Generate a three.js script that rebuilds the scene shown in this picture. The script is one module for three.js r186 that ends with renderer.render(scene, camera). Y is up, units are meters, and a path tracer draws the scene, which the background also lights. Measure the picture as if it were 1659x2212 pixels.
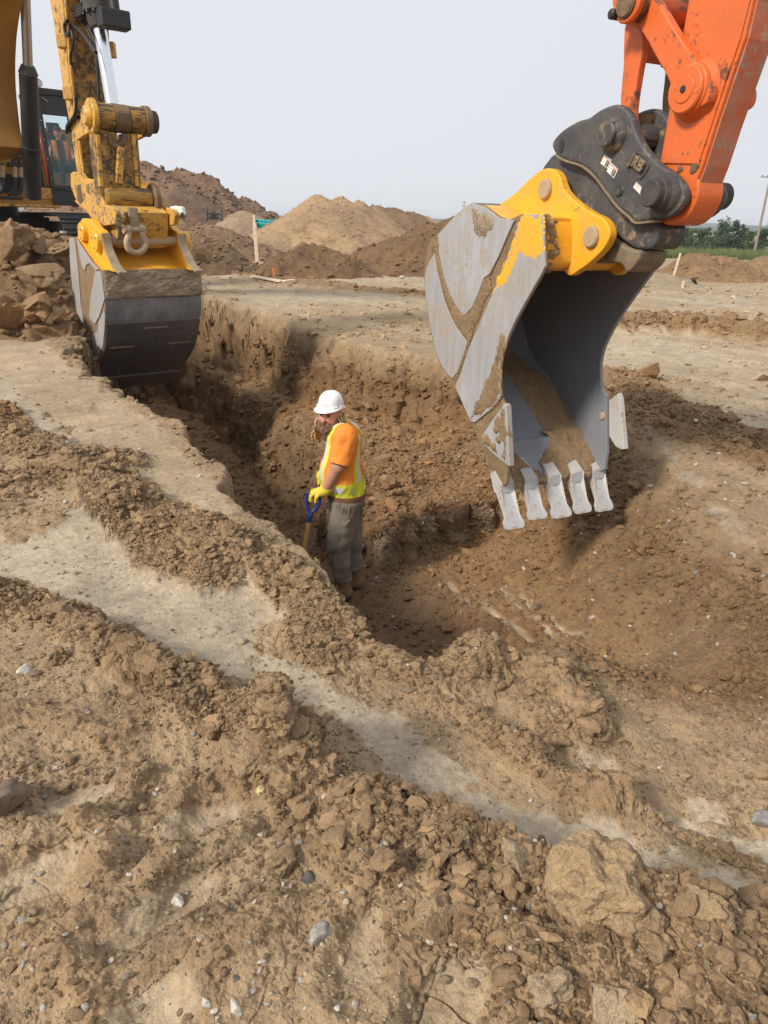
import * as THREE from 'three';
import { mergeGeometries, mergeVertices, toCreasedNormals } from 'three/addons/utils/BufferGeometryUtils.js';
import { RoundedBoxGeometry } from 'three/addons/geometries/RoundedBoxGeometry.js';
import { MarchingCubes } from 'three/addons/objects/MarchingCubes.js';
import { FontLoader } from 'three/addons/loaders/FontLoader.js';
import { TextGeometry } from 'three/addons/geometries/TextGeometry.js';

// ---------------------------------------------------------------- camera, sky, sun, exposure
const scene = new THREE.Scene();
const EYE = new THREE.Vector3(0, 1.65, 0), PITCH = 22.0, ROLL = 1.2;
const F = 1534, CX = 829.5, CY = 1106;                 // lens, in units of the photograph at 1659 x 2212
const camera = new THREE.PerspectiveCamera(2 * Math.atan(CY / F) * 180 / Math.PI, 0.75, 0.05, 6000);
camera.position.copy(EYE);
camera.rotation.order = 'YXZ';
camera.rotation.set(-PITCH * Math.PI / 180, 0, ROLL * Math.PI / 180);
camera.updateMatrixWorld(true);
scene.add(camera);
const renderer = new THREE.WebGLRenderer({ antialias: true });
renderer.setSize(768, 1024);
renderer.toneMapping = THREE.LinearToneMapping;
renderer.toneMappingExposure = 1.0;
renderer.shadowMap.enabled = true;
{
  const w = 512, h = 256, data = new Float32Array(w * h * 4);
  const SUNV = new THREE.Vector3(-0.62, 0.62, 0.50).normalize();
  for (let j = 0; j < h; j++) for (let i = 0; i < w; i++) {
    const el = ((j + 0.5) / h - 0.5) * Math.PI, az = ((i + 0.5) / w) * 2 * Math.PI - Math.PI;
    const x = Math.cos(el) * Math.cos(az), y = Math.sin(el), z = Math.cos(el) * Math.sin(az);
    const up = Math.max(0, y), t = Math.pow(up, 0.55);
    // milky overcast: nearly even, a touch bluer to the zenith, soft broad glow round the veiled sun
    let r = 0.78 + 0.02 * t, g = 0.81 + 0.01 * t, b = 0.845 + 0.04 * t;
    const c = Math.max(0, x * SUNV.x + y * SUNV.y + z * SUNV.z);
    const glow = 0.35 * Math.pow(c, 6);
    const veil = 1 + 0.018 * Math.sin(az * 3 + el * 7) + 0.014 * Math.sin(az * 7 - el * 11 + 2);
    const o = (j * w + i) * 4;
    data[o] = r * veil + glow; data[o + 1] = g * veil + glow * 0.97; data[o + 2] = b * veil + glow * 0.9; data[o + 3] = 1;
    if (y < 0) { data[o] = 0.30; data[o + 1] = 0.25; data[o + 2] = 0.19; }
  }
  const sky = new THREE.DataTexture(data, w, h, THREE.RGBAFormat, THREE.FloatType);
  sky.mapping = THREE.EquirectangularReflectionMapping; sky.magFilter = THREE.LinearFilter; sky.needsUpdate = true;
  scene.background = sky; scene.environment = sky;
  const sun = new THREE.DirectionalLight(new THREE.Color(1.0, 0.93, 0.82), 4.0);
  sun.name = 'sun';
  sun.position.copy(SUNV.multiplyScalar(60)).add(new THREE.Vector3(0, 0, -6)); sun.target.position.set(0, 0, -6);
  sun.castShadow = true; sun.shadow.radius = 20; sun.shadow.mapSize.set(4096, 4096);
  Object.assign(sun.shadow.camera, { left: -30, right: 30, top: 30, bottom: -30, near: 1, far: 160 });
  scene.add(sun, sun.target);
}
scene.fog = new THREE.FogExp2(new THREE.Color(0.72, 0.78, 0.84), 0.00035);

// ---------------------------------------------------------------- small helpers
const V = (x, y, z) => new THREE.Vector3(x, y, z);
let seed_ = 12345;
const rnd = () => { seed_ = (seed_ + 0x6d2b79f5) | 0; let t = Math.imul(seed_ ^ (seed_ >>> 15), 1 | seed_); t = (t + Math.imul(t ^ (t >>> 7), 61 | t)) ^ t; return ((t ^ (t >>> 14)) >>> 0) / 4294967296; };
const rr = (a, b) => a + (b - a) * rnd();
const merge = (l) => mergeGeometries(l.map((g) => { const q = g.index ? g.toNonIndexed() : g.clone(); for (const k of Object.keys(q.attributes)) if (!['position', 'normal', 'uv'].includes(k)) q.deleteAttribute(k); return q; }));
const clamp = (x, a, b) => x < a ? a : x > b ? b : x;
const lerp = (a, b, t) => a + (b - a) * t;
const sst = (a, b, x) => { const t = clamp((x - a) / (b - a), 0, 1); return t * t * (3 - 2 * t); };
// a line of sight of the photograph, and where it meets a level, a plane or a distance
const ray = (X, Y) => V((X - CX) / F, -(Y - CY) / F, -1).applyQuaternion(camera.quaternion);
const hitY = (X, Y, y) => { const d = ray(X, Y); return EYE.clone().addScaledVector(d, (y - EYE.y) / d.y); };
const hitPlane = (X, Y, n, c) => { const d = ray(X, Y); return EYE.clone().addScaledVector(d, (c - n.dot(EYE)) / n.dot(d)); };
const atDepth = (X, Y, d) => EYE.clone().addScaledVector(ray(X, Y), d);
// noise
const PERM = new Uint8Array(512); { const p = [...Array(256).keys()]; for (let i = 255; i > 0; i--) { const j = Math.floor(rnd() * (i + 1)); [p[i], p[j]] = [p[j], p[i]]; } for (let i = 0; i < 512; i++) PERM[i] = p[i & 255]; }
const GR = []; for (let i = 0; i < 256; i++) { const a = rnd() * 6.2832, z = rnd() * 2 - 1, s = Math.sqrt(1 - z * z); GR.push(Math.cos(a) * s, Math.sin(a) * s, z); }
function n3(x, y, z) {
  const X = Math.floor(x), Y = Math.floor(y), Z = Math.floor(z); x -= X; y -= Y; z -= Z;
  const u = x * x * x * (x * (x * 6 - 15) + 10), v = y * y * y * (y * (y * 6 - 15) + 10), w = z * z * z * (z * (z * 6 - 15) + 10);
  const xi = X & 255, yi = Y & 255, zi = Z & 255;
  const A = PERM[xi] + yi, B = PERM[xi + 1] + yi;
  const g = (h, a, b, c) => { h = PERM[h] * 3; return GR[h] * a + GR[h + 1] * b + GR[h + 2] * c; };
  const a0 = PERM[A & 255] + zi, a1 = PERM[(A + 1) & 255] + zi, b0 = PERM[B & 255] + zi, b1 = PERM[(B + 1) & 255] + zi;
  return 1.6 * lerp(lerp(lerp(g(a0, x, y, z), g(b0, x - 1, y, z), u), lerp(g(a1, x, y - 1, z), g(b1, x - 1, y - 1, z), u), v),
    lerp(lerp(g(a0 + 1, x, y, z - 1), g(b0 + 1, x - 1, y, z - 1), u), lerp(g(a1 + 1, x, y - 1, z - 1), g(b1 + 1, x - 1, y - 1, z - 1), u), v), w);
}
const fbm = (x, y, z, o = 4) => { let s = 0, a = 0.5; for (let i = 0; i < o; i++) { s += a * n3(x, y, z); x = x * 2.03 + 17.3; y = y * 2.03 + 5.1; z = z * 2.03 + 9.7; a *= 0.5; } return s; };
// tiling 2D noise for textures
function tn(x, y, p, s = 0) { // period p (integer)
  const X = Math.floor(x), Y = Math.floor(y); x -= X; y -= Y;
  const m = (i) => ((i % p) + p) % p, h = (i, j) => { let k = Math.imul(m(i) + 101 * s, 374761393) + Math.imul(m(j) + 57 * s, 668265263) | 0; k = Math.imul(k ^ (k >>> 13), 1274126177); return ((k ^ (k >>> 16)) >>> 0) / 4294967296; };
  const u = x * x * (3 - 2 * x), v = y * y * (3 - 2 * y);
  return lerp(lerp(h(X, Y), h(X + 1, Y), u), lerp(h(X, Y + 1), h(X + 1, Y + 1), u), v);
}
const tfbm = (u, v, p, o = 4, s = 0) => { let r = 0, a = 0.5, t = 0; for (let i = 0; i < o; i++) { r += a * tn(u * p, v * p, p, s + i); t += a; p *= 2; a *= 0.55; } return r / t; };
function tex(n, fn, srgb = true, ch = 4) {
  const d = new Uint8Array(n * n * 4);
  for (let j = 0; j < n; j++) for (let i = 0; i < n; i++) {
    const c = fn((i + 0.5) / n, (j + 0.5) / n), o = (j * n + i) * 4;
    d[o] = clamp(c[0], 0, 1) * 255; d[o + 1] = clamp(c[1], 0, 1) * 255; d[o + 2] = clamp(c[2], 0, 1) * 255; d[o + 3] = 255;
  }
  const t = new THREE.DataTexture(d, n, n); t.wrapS = t.wrapT = THREE.RepeatWrapping; t.magFilter = THREE.LinearFilter; t.minFilter = THREE.LinearMipmapLinearFilter; t.generateMipmaps = true;
  if (srgb) t.colorSpace = THREE.SRGBColorSpace; t.needsUpdate = true; return t;
}
const rep = (t, k, l = k) => { const c = t.clone(); c.repeat.set(k, l); c.needsUpdate = true; return c; };
const G3 = (v) => [v, v, v];
// naming
const taken = {};
function numbered(n) { if (!(n in taken)) { taken[n] = 0; return n; } return n + '_' + String(++taken[n]).padStart(3, '0'); }
function tag(o, label, category, group, kind) { if (label) o.userData.label = label; if (category) o.userData.category = category; if (group) o.userData.group = group; if (kind) o.userData.kind = kind; return o; }
function thing(name, label, category, group) { const g = new THREE.Group(); g.name = numbered(name); scene.add(g); return tag(g, label, category, group); }
function part(name, geo, mat, parent, label) { const m = new THREE.Mesh(geo, mat); m.name = parent === scene ? numbered(name) : name; m.castShadow = m.receiveShadow = true; parent.add(m); if (label) m.userData.label = label; return m; }
// ---------------------------------------------------------------- soil
const soilAlb = tex(1024, (u, v) => {
  const a = tfbm(u, v, 6, 5, 1), b = tfbm(u, v, 40, 4, 7), c = tn(u * 256, v * 256, 256, 3), d = tn(u * 512, v * 512, 512, 4);
  let k = 0.90 + 0.20 * (a - 0.5) + 0.26 * (b - 0.5) + 0.13 * (c - 0.5) + 0.10 * (d - 0.5);
  if (tn(u * 170, v * 170, 170, 9) > 0.955) k += 0.10;
  return [k, k * 0.99, k * 0.975];
});
const soilBump = tex(1024, (u, v) => {
  const a = tfbm(u, v, 12, 4, 21), b = Math.abs(tfbm(u, v, 30, 3, 27) - 0.5) * 2, c = tn(u * 128, v * 128, 128, 33), d = tn(u * 300, v * 300, 300, 35);
  return G3(0.35 * a + 0.25 * (1 - b) + 0.25 * c + 0.15 * d);
}, false);
const soilMat = new THREE.MeshStandardMaterial({ color: 0xffffff, vertexColors: true, roughness: 0.95, map: rep(soilAlb, 1.1), bumpMap: rep(soilBump, 1.1), bumpScale: 0.012 });
const clayMat = soilMat.clone(); clayMat.bumpScale = 0.0065; clayMat.roughness = 0.98;
const clodMat = new THREE.MeshStandardMaterial({ color: 0xffffff, roughness: 0.96, map: rep(soilAlb, 3), bumpMap: rep(soilBump, 3), bumpScale: 0.012 });
const clodMats = [[0.34, 0.235, 0.13], [0.30, 0.20, 0.105], [0.38, 0.28, 0.17], [0.24, 0.15, 0.075]].map((c) => { const m = clodMat.clone(); m.color.setRGB(...c); return m; });

// plan points: photograph x, y and the level (metres) that the ground has there
const gp = (X, Y, l) => { const p = hitY(X, Y, l); return [p.x, p.z, l]; };
const gl = (a) => a.map((q) => gp(...q));
// outer ground, levels
const OUT = gl([[100, 2150, 0.02], [500, 2200, 0], [900, 2150, 0.02], [1300, 2200, 0.04], [1640, 2200, 0.08], [60, 1800, 0.06], [400, 1850, 0.01], [700, 1900, 0.0], [60, 1500, 0.06], [300, 1600, 0.03],
  [60, 1250, -0.07], [350, 1250, -0.12], [560, 1350, -0.16], [700, 1450, -0.19], [900, 1600, -0.25], [1100, 1730, -0.3], [1350, 1860, -0.32], [1600, 1950, -0.34], [1500, 1760, -0.46], [1300, 1660, -0.43], [1640, 1850, -0.5],
  [100, 850, 0.12], [250, 920, 0.05], [380, 1020, 0.0], [500, 1130, -0.03], [620, 1220, -0.1], [150, 1000, 0.06], [60, 1080, 0.02], [650, 1330, -0.15], [730, 1420, -0.19], [850, 1470, -0.24], [1050, 1530, -0.33], [1000, 1480, -0.30],
  [100, 740, 0.2], [30, 640, 0.3], [250, 620, 0.15],
  [440, 620, 0], [620, 670, 0], [800, 730, 0], [950, 740, 0], [1340, 780, -0.02], [1500, 800, -0.03], [1640, 840, -0.03], [1500, 700, 0], [1640, 720, 0], [900, 640, 0], [700, 600, 0.05]]);
OUT.push([3, -30, 0.05], [-12, -28, 0.1], [14, -30, 0], [-30, -30, 0.15], [30, -30, 0], [0, 8, 0], [-8, 4, 0.1], [9, 3, 0], [8, -2, -0.1], [-6, -2, 0.15], [-9, -8, 0.3]);
// the floor of the pit, its ramp up to the right, the trench
const INN = gl([[740, 1275, -1.43], [860, 1300, -1.44], [790, 1370, -1.46], [1000, 1290, -1.38], [930, 1370, -1.40], [800, 1210, -1.42], [880, 1212, -1.42], [1000, 1180, -1.38], [1070, 1160, -1.32],
  [1100, 1300, -1.20], [1180, 1250, -1.08], [1250, 1180, -0.98], [1330, 1230, -0.88], [1400, 1300, -0.82], [1500, 1280, -0.70], [1640, 1400, -0.60], [1150, 1360, -1.12], [1270, 1420, -0.95], [1400, 1520, -0.76], [1550, 1600, -0.62], [1640, 1680, -0.58], [1450, 1160, -0.62], [1600, 1300, -0.58], [1650, 1230, -0.50], [1120, 1460, -0.80], [1250, 1560, -0.68], [1150, 1120, -0.98], [1120, 1090, -0.97], [1200, 1000, -0.78], [1250, 1050, -0.72], [1300, 1090, -0.72], [1400, 1050, -0.6]]);
const T = { x: -0.53, z: -0.848 }, Q = { x: 0.848, z: -0.53 };       // along the trench (away, to the left) and across it
const sq = (s, q) => [T.x * s + Q.x * q, T.z * s + Q.z * q];
for (const s of [6, 8, 10, 12, 15, 18]) INN.push([...sq(s, 2.2), s > 7 ? -2.1 : -1.5], [...sq(s, 3), s > 7 ? -2.1 : -1.5]);
const LED = gl([[800, 1000, -0.92], [700, 950, -0.9], [900, 1000, -0.86], [600, 870, -1.08], [850, 905, -0.84], [1000, 900, -0.78], [1000, 1020, -0.9], [460, 790, -1.2], [780, 1090, -1.02], [950, 1080, -1.0]]);
const RIM = gl([[150, 765, 0.15], [235, 845, 0.05], [330, 900, 0], [400, 950, 0], [470, 1020, 0], [530, 1085, 0], [590, 1135, -0.03], [650, 1170, -0.06], [695, 1215, -0.08], [725, 1290, -0.12], [752, 1365, -0.15], [800, 1398, -0.2], [870, 1428, -0.22], [950, 1440, -0.25], [1010, 1425, -0.27],
  [1150, 1465, -0.33], [1240, 1540, -0.38], [1380, 1600, -0.42], [1540, 1640, -0.45], [1659, 1680, -0.48], [1800, 1720, -0.5], [2000, 1600, -0.5], [1900, 1250, -0.3], [1659, 1130, -0.2], [1540, 1020, -0.12], [1430, 920, -0.05], [1340, 830, -0.0], [1150, 790, 0], [950, 772, 0], [830, 757, 0], [750, 740, 0], [620, 690, 0], [520, 660, 0], [440, 640, 0], [300, 605, 0.05]]);
const LEDGE = gl([[1110, 1072, -0.95], [1060, 1085, -0.98], [1000, 1095, -1.0], [940, 1108, -1.03], [860, 1142, -1.05], [785, 1140, -1.05], [690, 1090, -1.02], [650, 1020, -0.95], [600, 940, -0.95], [520, 865, -1.0], [430, 805, -1.1]]).concat([[...sq(22, 3.4)], [...sq(22, 9)], [...sq(8.0, 7)]].map((p) => [p[0], p[1], 0]));
function shep(P, x, z) { let s = 0, w = 0; for (const p of P) { const dx = p[0] - x, dz = p[1] - z, d = dx * dx + dz * dz + 0.02, k = 1 / (d * d); s += k * p[2]; w += k; } return s / w; }
function sdPoly(P, x, z) {  // positive inside
  let d = 1e9, inside = false;
  for (let i = 0, j = P.length - 1; i < P.length; j = i++) {
    const ax = P[j][0], az = P[j][1], bx = P[i][0], bz = P[i][1], ex = bx - ax, ez = bz - az, px = x - ax, pz = z - az;
    const t = clamp((px * ex + pz * ez) / (ex * ex + ez * ez + 1e-9), 0, 1), qx = px - ex * t, qz = pz - ez * t, q = qx * qx + qz * qz;
    if (q < d) d = q;
    if ((az > z) !== (bz > z) && x < ex * (z - az) / ez + ax) inside = !inside;
  }
  d = Math.sqrt(d); return inside ? d : -d;
}
function dLine(P, x, z) { let d = 1e9, tt = 0; for (let i = 1; i < P.length; i++) { const ax = P[i - 1][0], az = P[i - 1][1], ex = P[i][0] - ax, ez = P[i][1] - az, px = x - ax, pz = z - az; const t = clamp((px * ex + pz * ez) / (ex * ex + ez * ez), 0, 1), qx = px - ex * t, qz = pz - ez * t, q = qx * qx + qz * qz; if (q < d) { d = q; tt = (i - 1 + t) / (P.length - 1); } } return [Math.sqrt(d), tt]; }
const box = (P, m) => { let a = 1e9, b = -1e9, c = 1e9, d = -1e9; for (const p of P) { a = Math.min(a, p[0]); b = Math.max(b, p[0]); c = Math.min(c, p[1]); d = Math.max(d, p[1]); } return [a - m, b + m, c - m, d + m]; };
const inBox = (b, x, z) => x > b[0] && x < b[1] && z > b[2] && z < b[3];
// windrows and banks of loose clods: line, half width, height, crumb
const RIDGES = [
  [[[500, 1680, 0], [410, 1740, 0], [355, 1800, 0], [385, 1870, 0], [330, 1960, 0], [250, 2020, 0]], 0.055, 0.045, 0.35],
  [[[335, 1690, 0], [235, 1750, 0], [190, 1840, 0], [235, 1930, 0], [150, 2020, 0], [60, 2060, 0]], 0.06, 0.05, 0.35],
  [[[-20, 1600, 0], [120, 1575, 0], [260, 1600, 0], [330, 1560, 0]], 0.08, 0.05, 0.4],
  [[[700, 1985, 0], [590, 2010, 0], [480, 2045, 0], [400, 2120, 0], [430, 2200, 0]], 0.065, 0.045, 0.4],
  [[[100, 2110, 0], [190, 2150, 0], [230, 2230, 0]], 0.06, 0.04, 0.4],
  [[[-60, 1285, 0], [100, 1330, 0], [220, 1400, 0], [330, 1470, 0], [450, 1540, 0], [600, 1620, 0]], 0.16, 0.15, 1],
  [[[590, 1625, 0], [720, 1715, -0.02], [850, 1800, -0.04], [1000, 1880, -0.05], [1150, 1935, -0.06], [1300, 2005, -0.08], [1480, 2085, -0.1], [1690, 2160, -0.1]], 0.155, 0.13, 1],
  [[[560, 1640, 0], [700, 1790, 0], [820, 1900, 0]], 0.14, 0.05, 1],
  [[[1000, 1990, 0], [1250, 2080, 0], [1500, 2160, 0], [1700, 2230, 0]], 0.30, 0.06, 1],
  [[[-40, 1075, 0], [120, 1045, 0], [240, 1010, 0.02]], 0.28, 0.10, 0.9],
  [[[230, 1060, 0], [300, 1120, -0.05], [370, 1190, -0.08], [430, 1245, -0.1]], 0.25, 0.14, 1],
  [[[430, 1135, 0], [520, 1185, -0.03], [600, 1240, -0.08], [660, 1300, -0.11], [715, 1385, -0.16]], 0.19, 0.10, 1],
  [[[-30, 900, 0.1], [40, 960, 0.1], [90, 990, 0.05]], 0.3, 0.1, 0.9],
  [[[990, 1440, -0.28], [1090, 1450, -0.32], [1190, 1500, -0.38], [1230, 1580, -0.42]], 0.24, 0.16, 0.7],
  [[[820, 1440, -0.22], [900, 1480, -0.25], [1000, 1560, -0.3], [1120, 1650, -0.36], [1230, 1730, -0.40], [1300, 1765, -0.41]], 0.13, 0.10, 0.7],
  [[[1250, 1745, -0.40], [1330, 1767, -0.41], [1480, 1822, -0.44], [1660, 1900, -0.48]], 0.045, 0.04, 0.8],
  [[[1300, 715, 0], [1420, 712, 0], [1540, 722, 0], [1700, 742, 0]], 0.55, 0.34, 0.9],
  [[[1320, 820, 0], [1420, 880, 0], [1530, 925, 0], [1680, 960, 0]], 0.5, 0.16, 0.8],
  [[[420, 570, 0], [560, 600, 0], [760, 625, 0], [960, 640, 0]], 0.8, 0.07, 0.7],
].map(([l, w, h, c]) => { const P = gl(l); return { P, w, h, c, b: box(P, w * 2.2) }; });
// smooth clay left by tracks and blade: outline, paleness, greyness
const SMEARS = [
  [[[-40, 1180], [120, 1170], [230, 1100], [240, 1080], [330, 1180], [420, 1260], [520, 1280], [560, 1330], [520, 1440], [420, 1450], [330, 1420], [200, 1330], [60, 1270], [-40, 1250]], -0.1, 0.75, 0.75],
  [[[500, 1260], [600, 1290], [690, 1340], [745, 1390], [720, 1395], [600, 1360], [480, 1300]], -0.14, 1.0, 0.4],
  [[[480, 1450], [620, 1430], [760, 1490], [900, 1560], [1000, 1640], [1000, 1720], [900, 1690], [760, 1600], [600, 1510]], -0.2, 0.6, 0.7],
  [[[1000, 1725], [1079, 1735], [1195, 1755], [1330, 1778], [1480, 1822], [1600, 1880], [1720, 1950], [1720, 2060], [1500, 2000], [1300, 1915], [1150, 1850], [1000, 1780]], -0.3, 0.9, 0.7],
  [[[1195, 1612], [1215, 1630], [1329, 1690], [1434, 1752], [1529, 1774], [1589, 1785], [1720, 1815], [1720, 1925], [1569, 1857], [1469, 1817], [1394, 1780], [1329, 1745], [1279, 1707], [1225, 1657]], -0.45, 0.95, 0.7],
  [[[1420, 1700], [1520, 1720], [1600, 1790], [1500, 1800]], -0.45, 0.8, 0.3],
  [[[-40, 800], [60, 860], [150, 930], [190, 990], [120, 970], [40, 900], [-40, 880]], 0.1, 0.7, 0.6],
  [[[-60, 740], [100, 760], [190, 830], [330, 905], [420, 985], [520, 1085], [560, 1130], [460, 1110], [380, 1060], [230, 1000], [120, 920], [-60, 820]], 0.05, 0.55, 0.05],
  [[[360, 500], [560, 520], [520, 545], [400, 540]], 0.05, 0.9, 0.1],
  [[[1345, 890], [1480, 1015], [1680, 1190], [1680, 1203], [1475, 1035], [1340, 905]], -0.2, 0.55, 0.5],
].map(([l, lv, pale, grey]) => { const P = l.map((q) => gp(q[0], q[1], lv)); return { P, pale, grey, b: box(P, 0.4) }; });
const SCRAPES = [[[[945, 1240, -1.4], [1080, 1330, -1.2], [1270, 1462, -0.9]], 0.07], [[[1060, 1262, -1.28], [1180, 1350, -1.08], [1340, 1480, -0.82]], 0.06], [[[1090, 1255, -1.22], [1200, 1325, -1.02], [1290, 1385, -0.92]], 0.045], [[[1240, 1400, -0.98], [1380, 1470, -0.8], [1560, 1560, -0.64]], 0.05], [[[1330, 1010, -0.5], [1450, 1110, -0.55], [1600, 1250, -0.5]], 0.05]].map(([l, w]) => { const P = gl(l); return { P, w, b: box(P, w * 2) }; });
// tyre lug prints in the foreground: centre, half length, half width, turn
const PRINTS = [[160, 1750, 0.10, 0.05, 0.7], [430, 1790, 0.13, 0.055, 0.65], [85, 1910, 0.12, 0.05, 0.7], [375, 1965, 0.15, 0.05, 0.75], [330, 2190, 0.12, 0.06, 0.7], [980, 2170, 0.10, 0.06, 0.9], [800, 2050, 0.12, 0.05, 1.3]].map(([X, Y, a, b, r]) => { const p = gp(X, Y, 0.01); return [p[0], p[1], a, b, Math.cos(r), Math.sin(r)]; });
// everything about the ground at a plan point
const INFO = { h: 0, crumb: 0, pale: 0, grey: 0, fresh: 0, wall: 0 };
function ground(x, z) {
  const r2 = x * x + z * z, dip = r2 > 1600 ? -1.15 * sst(45, 90, Math.sqrt(r2)) * sst(0.12, 0.35, x / Math.sqrt(r2)) : 0, far = sst(24 * 24, 40 * 40, r2);
  const wA = clamp(0.02 * Math.sqrt(r2), 0.03, 0.26), wx = x + wA * (n3(x * 2.1, 3.3, z * 2.1) + 0.55 * n3(x * 6.3, 1.1, z * 6.3)), wz = z + wA * (n3(x * 2.1, 9.3, z * 2.1) + 0.55 * n3(x * 6.3, 7.7, z * 6.3));
  let h = far < 1 ? shep(OUT, x, z) * (1 - far) : 0, crumb = 0.22 + 0.16 * sst(3, 6, Math.sqrt(r2)) + 0.24 * n3(x * 0.9, 4, z * 0.9), fresh = 0, pale = 0, grey = 0, wall = 0;
  let smear = 0;
  if (far < 1) for (const m of SMEARS) if (inBox(m.b, x, z)) {
    const e = 0.10 * n3(x * 3.1, 21, z * 3.1) + 0.06 * n3(x * 9, 22, z * 9) + 0.03 * n3(x * 25, 23, z * 25), k = sst(-0.015, 0.035, sdPoly(m.P, x, z) + e * (0.8 + 0.09 * Math.sqrt(r2)) + (r2 > 49 ? 0.9 * n3(x * 0.7, 26, z * 0.7) * sst(7, 12, Math.sqrt(r2)) : 0));
    const qq = Q.x * x + Q.z * z, ss = T.x * x + T.z * z, st = clamp(0.86 + 0.55 * n3(qq * 5, 24, ss * 0.9) + 0.35 * n3(qq * 17, 25, ss * 2.2), 0.35, 1);
    if (k > 0) { pale = Math.max(pale, k * m.pale * st); grey = Math.max(grey, k * m.grey); smear = Math.max(smear, k); }
  }
  if (far < 1 && r2 > 25) { const q = Q.x * x + Q.z * z, s = T.x * x + T.z * z, k = sst(5.0, 6.6, q) * (1 - far) * clamp(0.42 + 1.0 * n3(q * 0.75, 27, s * 0.22) + 0.55 * n3(q * 2.6, 28, s * 0.6) + 0.35 * n3(x * 5, 29, z * 5), 0, 1); pale = Math.max(pale, k * 0.95); grey = Math.max(grey, k * 0.25); crumb = Math.max(0.15, crumb * (1 - 0.6 * k)); }
  let inPit = 0, led = 0;
  if (r2 < 30 * 30) {
    const sd = sdPoly(RIM, wx, wz);
    if (sd > -0.3) {
      const s = T.x * x + T.z * z, q = Q.x * x + Q.z * z;
      const ww = lerp(q > 4.5 ? 0.6 : s < 2.6 ? 0.5 : 0.22, 1.25, sst(0.3, 1.0, x) * sst(5.6, 4.4, s));
      inPit = sst(-0.02, ww, sd);
      let inn = shep(INN, x, z);
      const lug = s < 5.9 && q > 2.9 && q < 4.7 ? 0.085 * Math.abs(Math.sin(Math.PI * (q - 2.9) / 0.29)) : 0;
      const sl = sdPoly(LEDGE, wx, wz) + lug;
      led = sst(0, 0.16 + 0.36 * sst(5.8, 7, s), sl);
      if (led > 0) inn = lerp(inn, shep(LED, x, z) + 0.10 * n3(x * 1.3, 41, z * 1.3) + 0.06 * n3(x * 3, 43, z * 3), led);
      else inn += 0.05 * n3(x * 1.6, 45, z * 1.6);
      h = lerp(h, inn, inPit);
      fresh = Math.min(1, inPit * 2.2); smear *= 1 - inPit; pale *= 1 - Math.min(1, inPit * 4); grey *= 1 - Math.min(1, inPit * 4);
      wall = 1 - Math.abs(inPit * 2 - 1); wall = Math.max(wall, inPit * (1 - Math.abs(led * 2 - 1)));
      crumb = lerp(crumb, led > 0.5 ? 0.85 : 0.30 + 0.45 * sst(0.0, 2.0, q - 2.6 - 0.3 * (5 - s)), inPit);
      if (s < 6.0 && q > 2.9 && q < 4.8 && led > 0.03 && led < 0.9) { const f = Math.abs(Math.sin(Math.PI * (q - 2.9) / 0.29)); pale = Math.max(pale, 0.12 * f); grey = Math.max(grey, 0.3 * f); }
      // narrow scrapes that the bucket teeth left along the ramp
      if (inPit > 0.4 && led < 0.1) for (const L of SCRAPES) if (inBox(L.b, x, z)) { const [l, t] = dLine(L.P, x, z), w = L.w * (0.7 + 0.6 * n3(x * 7, 53, z * 7)); const k = sst(w, w * 0.35, l + 0.02 * n3(x * 19, 54, z * 19)) * sst(0, 0.12, t) * sst(1, 0.85, t) * clamp(0.55 + 0.9 * n3(x * 5, 55, z * 5), 0, 1); pale = Math.max(pale, k * 0.8); h -= 0.02 * k; crumb *= 1 - 0.7 * k; }
    }
  }
  if (far < 1) for (const d of RIDGES) if (inBox(d.b, x, z)) {
    const [l, t] = dLine(d.P, wx, wz), e = sst(0, 0.08, t) * sst(1, 0.92, t);
    const k = Math.exp(-l * l / (d.w * d.w) * 1.6) * (1 - 0.0 * e);
    h += d.h * k * (0.75 + 0.5 * n3(x * 4, 61, z * 4)) * (1 - inPit * 0.8);
    const c = sst(0.15, 0.5, k + 0.18 * n3(x * 8, 63, z * 8)) * (1 - inPit * 0.6);
    crumb = Math.max(crumb, c * d.c); smear *= 1 - c; pale *= 1 - c * 0.9; grey *= 1 - c;
    fresh = Math.max(fresh, c * (r2 > 36 ? 0.85 : 0.35));
  }
  if (r2 < 12) for (const p of PRINTS) {
    const dx = x - p[0], dz = z - p[1], a = (dx * p[4] - dz * p[5]) / p[2], b = (dx * p[5] + dz * p[4]) / (p[3] * 1.15), q = Math.sqrt(a * a + b * b) + 0.35 * n3(x * 11, 71, z * 11);
    if (q < 2.6) { const k = sst(1.25, 0.8, q); h += -0.022 * sst(1.6, 0.5, q) + 0.022 * Math.exp(-((q - 1.9) ** 2) * 4); pale = Math.max(pale, k * clamp(0.55 + 0.5 * n3(x * 7, 72, z * 7), 0, 0.8)); smear = Math.max(smear, k * 0.8); }
  }
  crumb *= 1 - smear * 0.88; h += dip;
  h += 0.03 * n3(x * 1.7, 81, z * 1.7) * (1 - 0.6 * smear) + 0.016 * n3(x * 5, 83, z * 5) * (1 - smear) * sst(5, 3, Math.sqrt(r2));
  INFO.h = h; INFO.crumb = clamp(crumb, 0, 1); INFO.pale = pale; INFO.grey = grey; INFO.fresh = fresh; INFO.wall = wall; INFO.smear = smear; INFO.led = led * inPit; INFO.pit = inPit;
  return INFO;
}
const groundY = (x, z) => ground(x, z).h;
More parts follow.
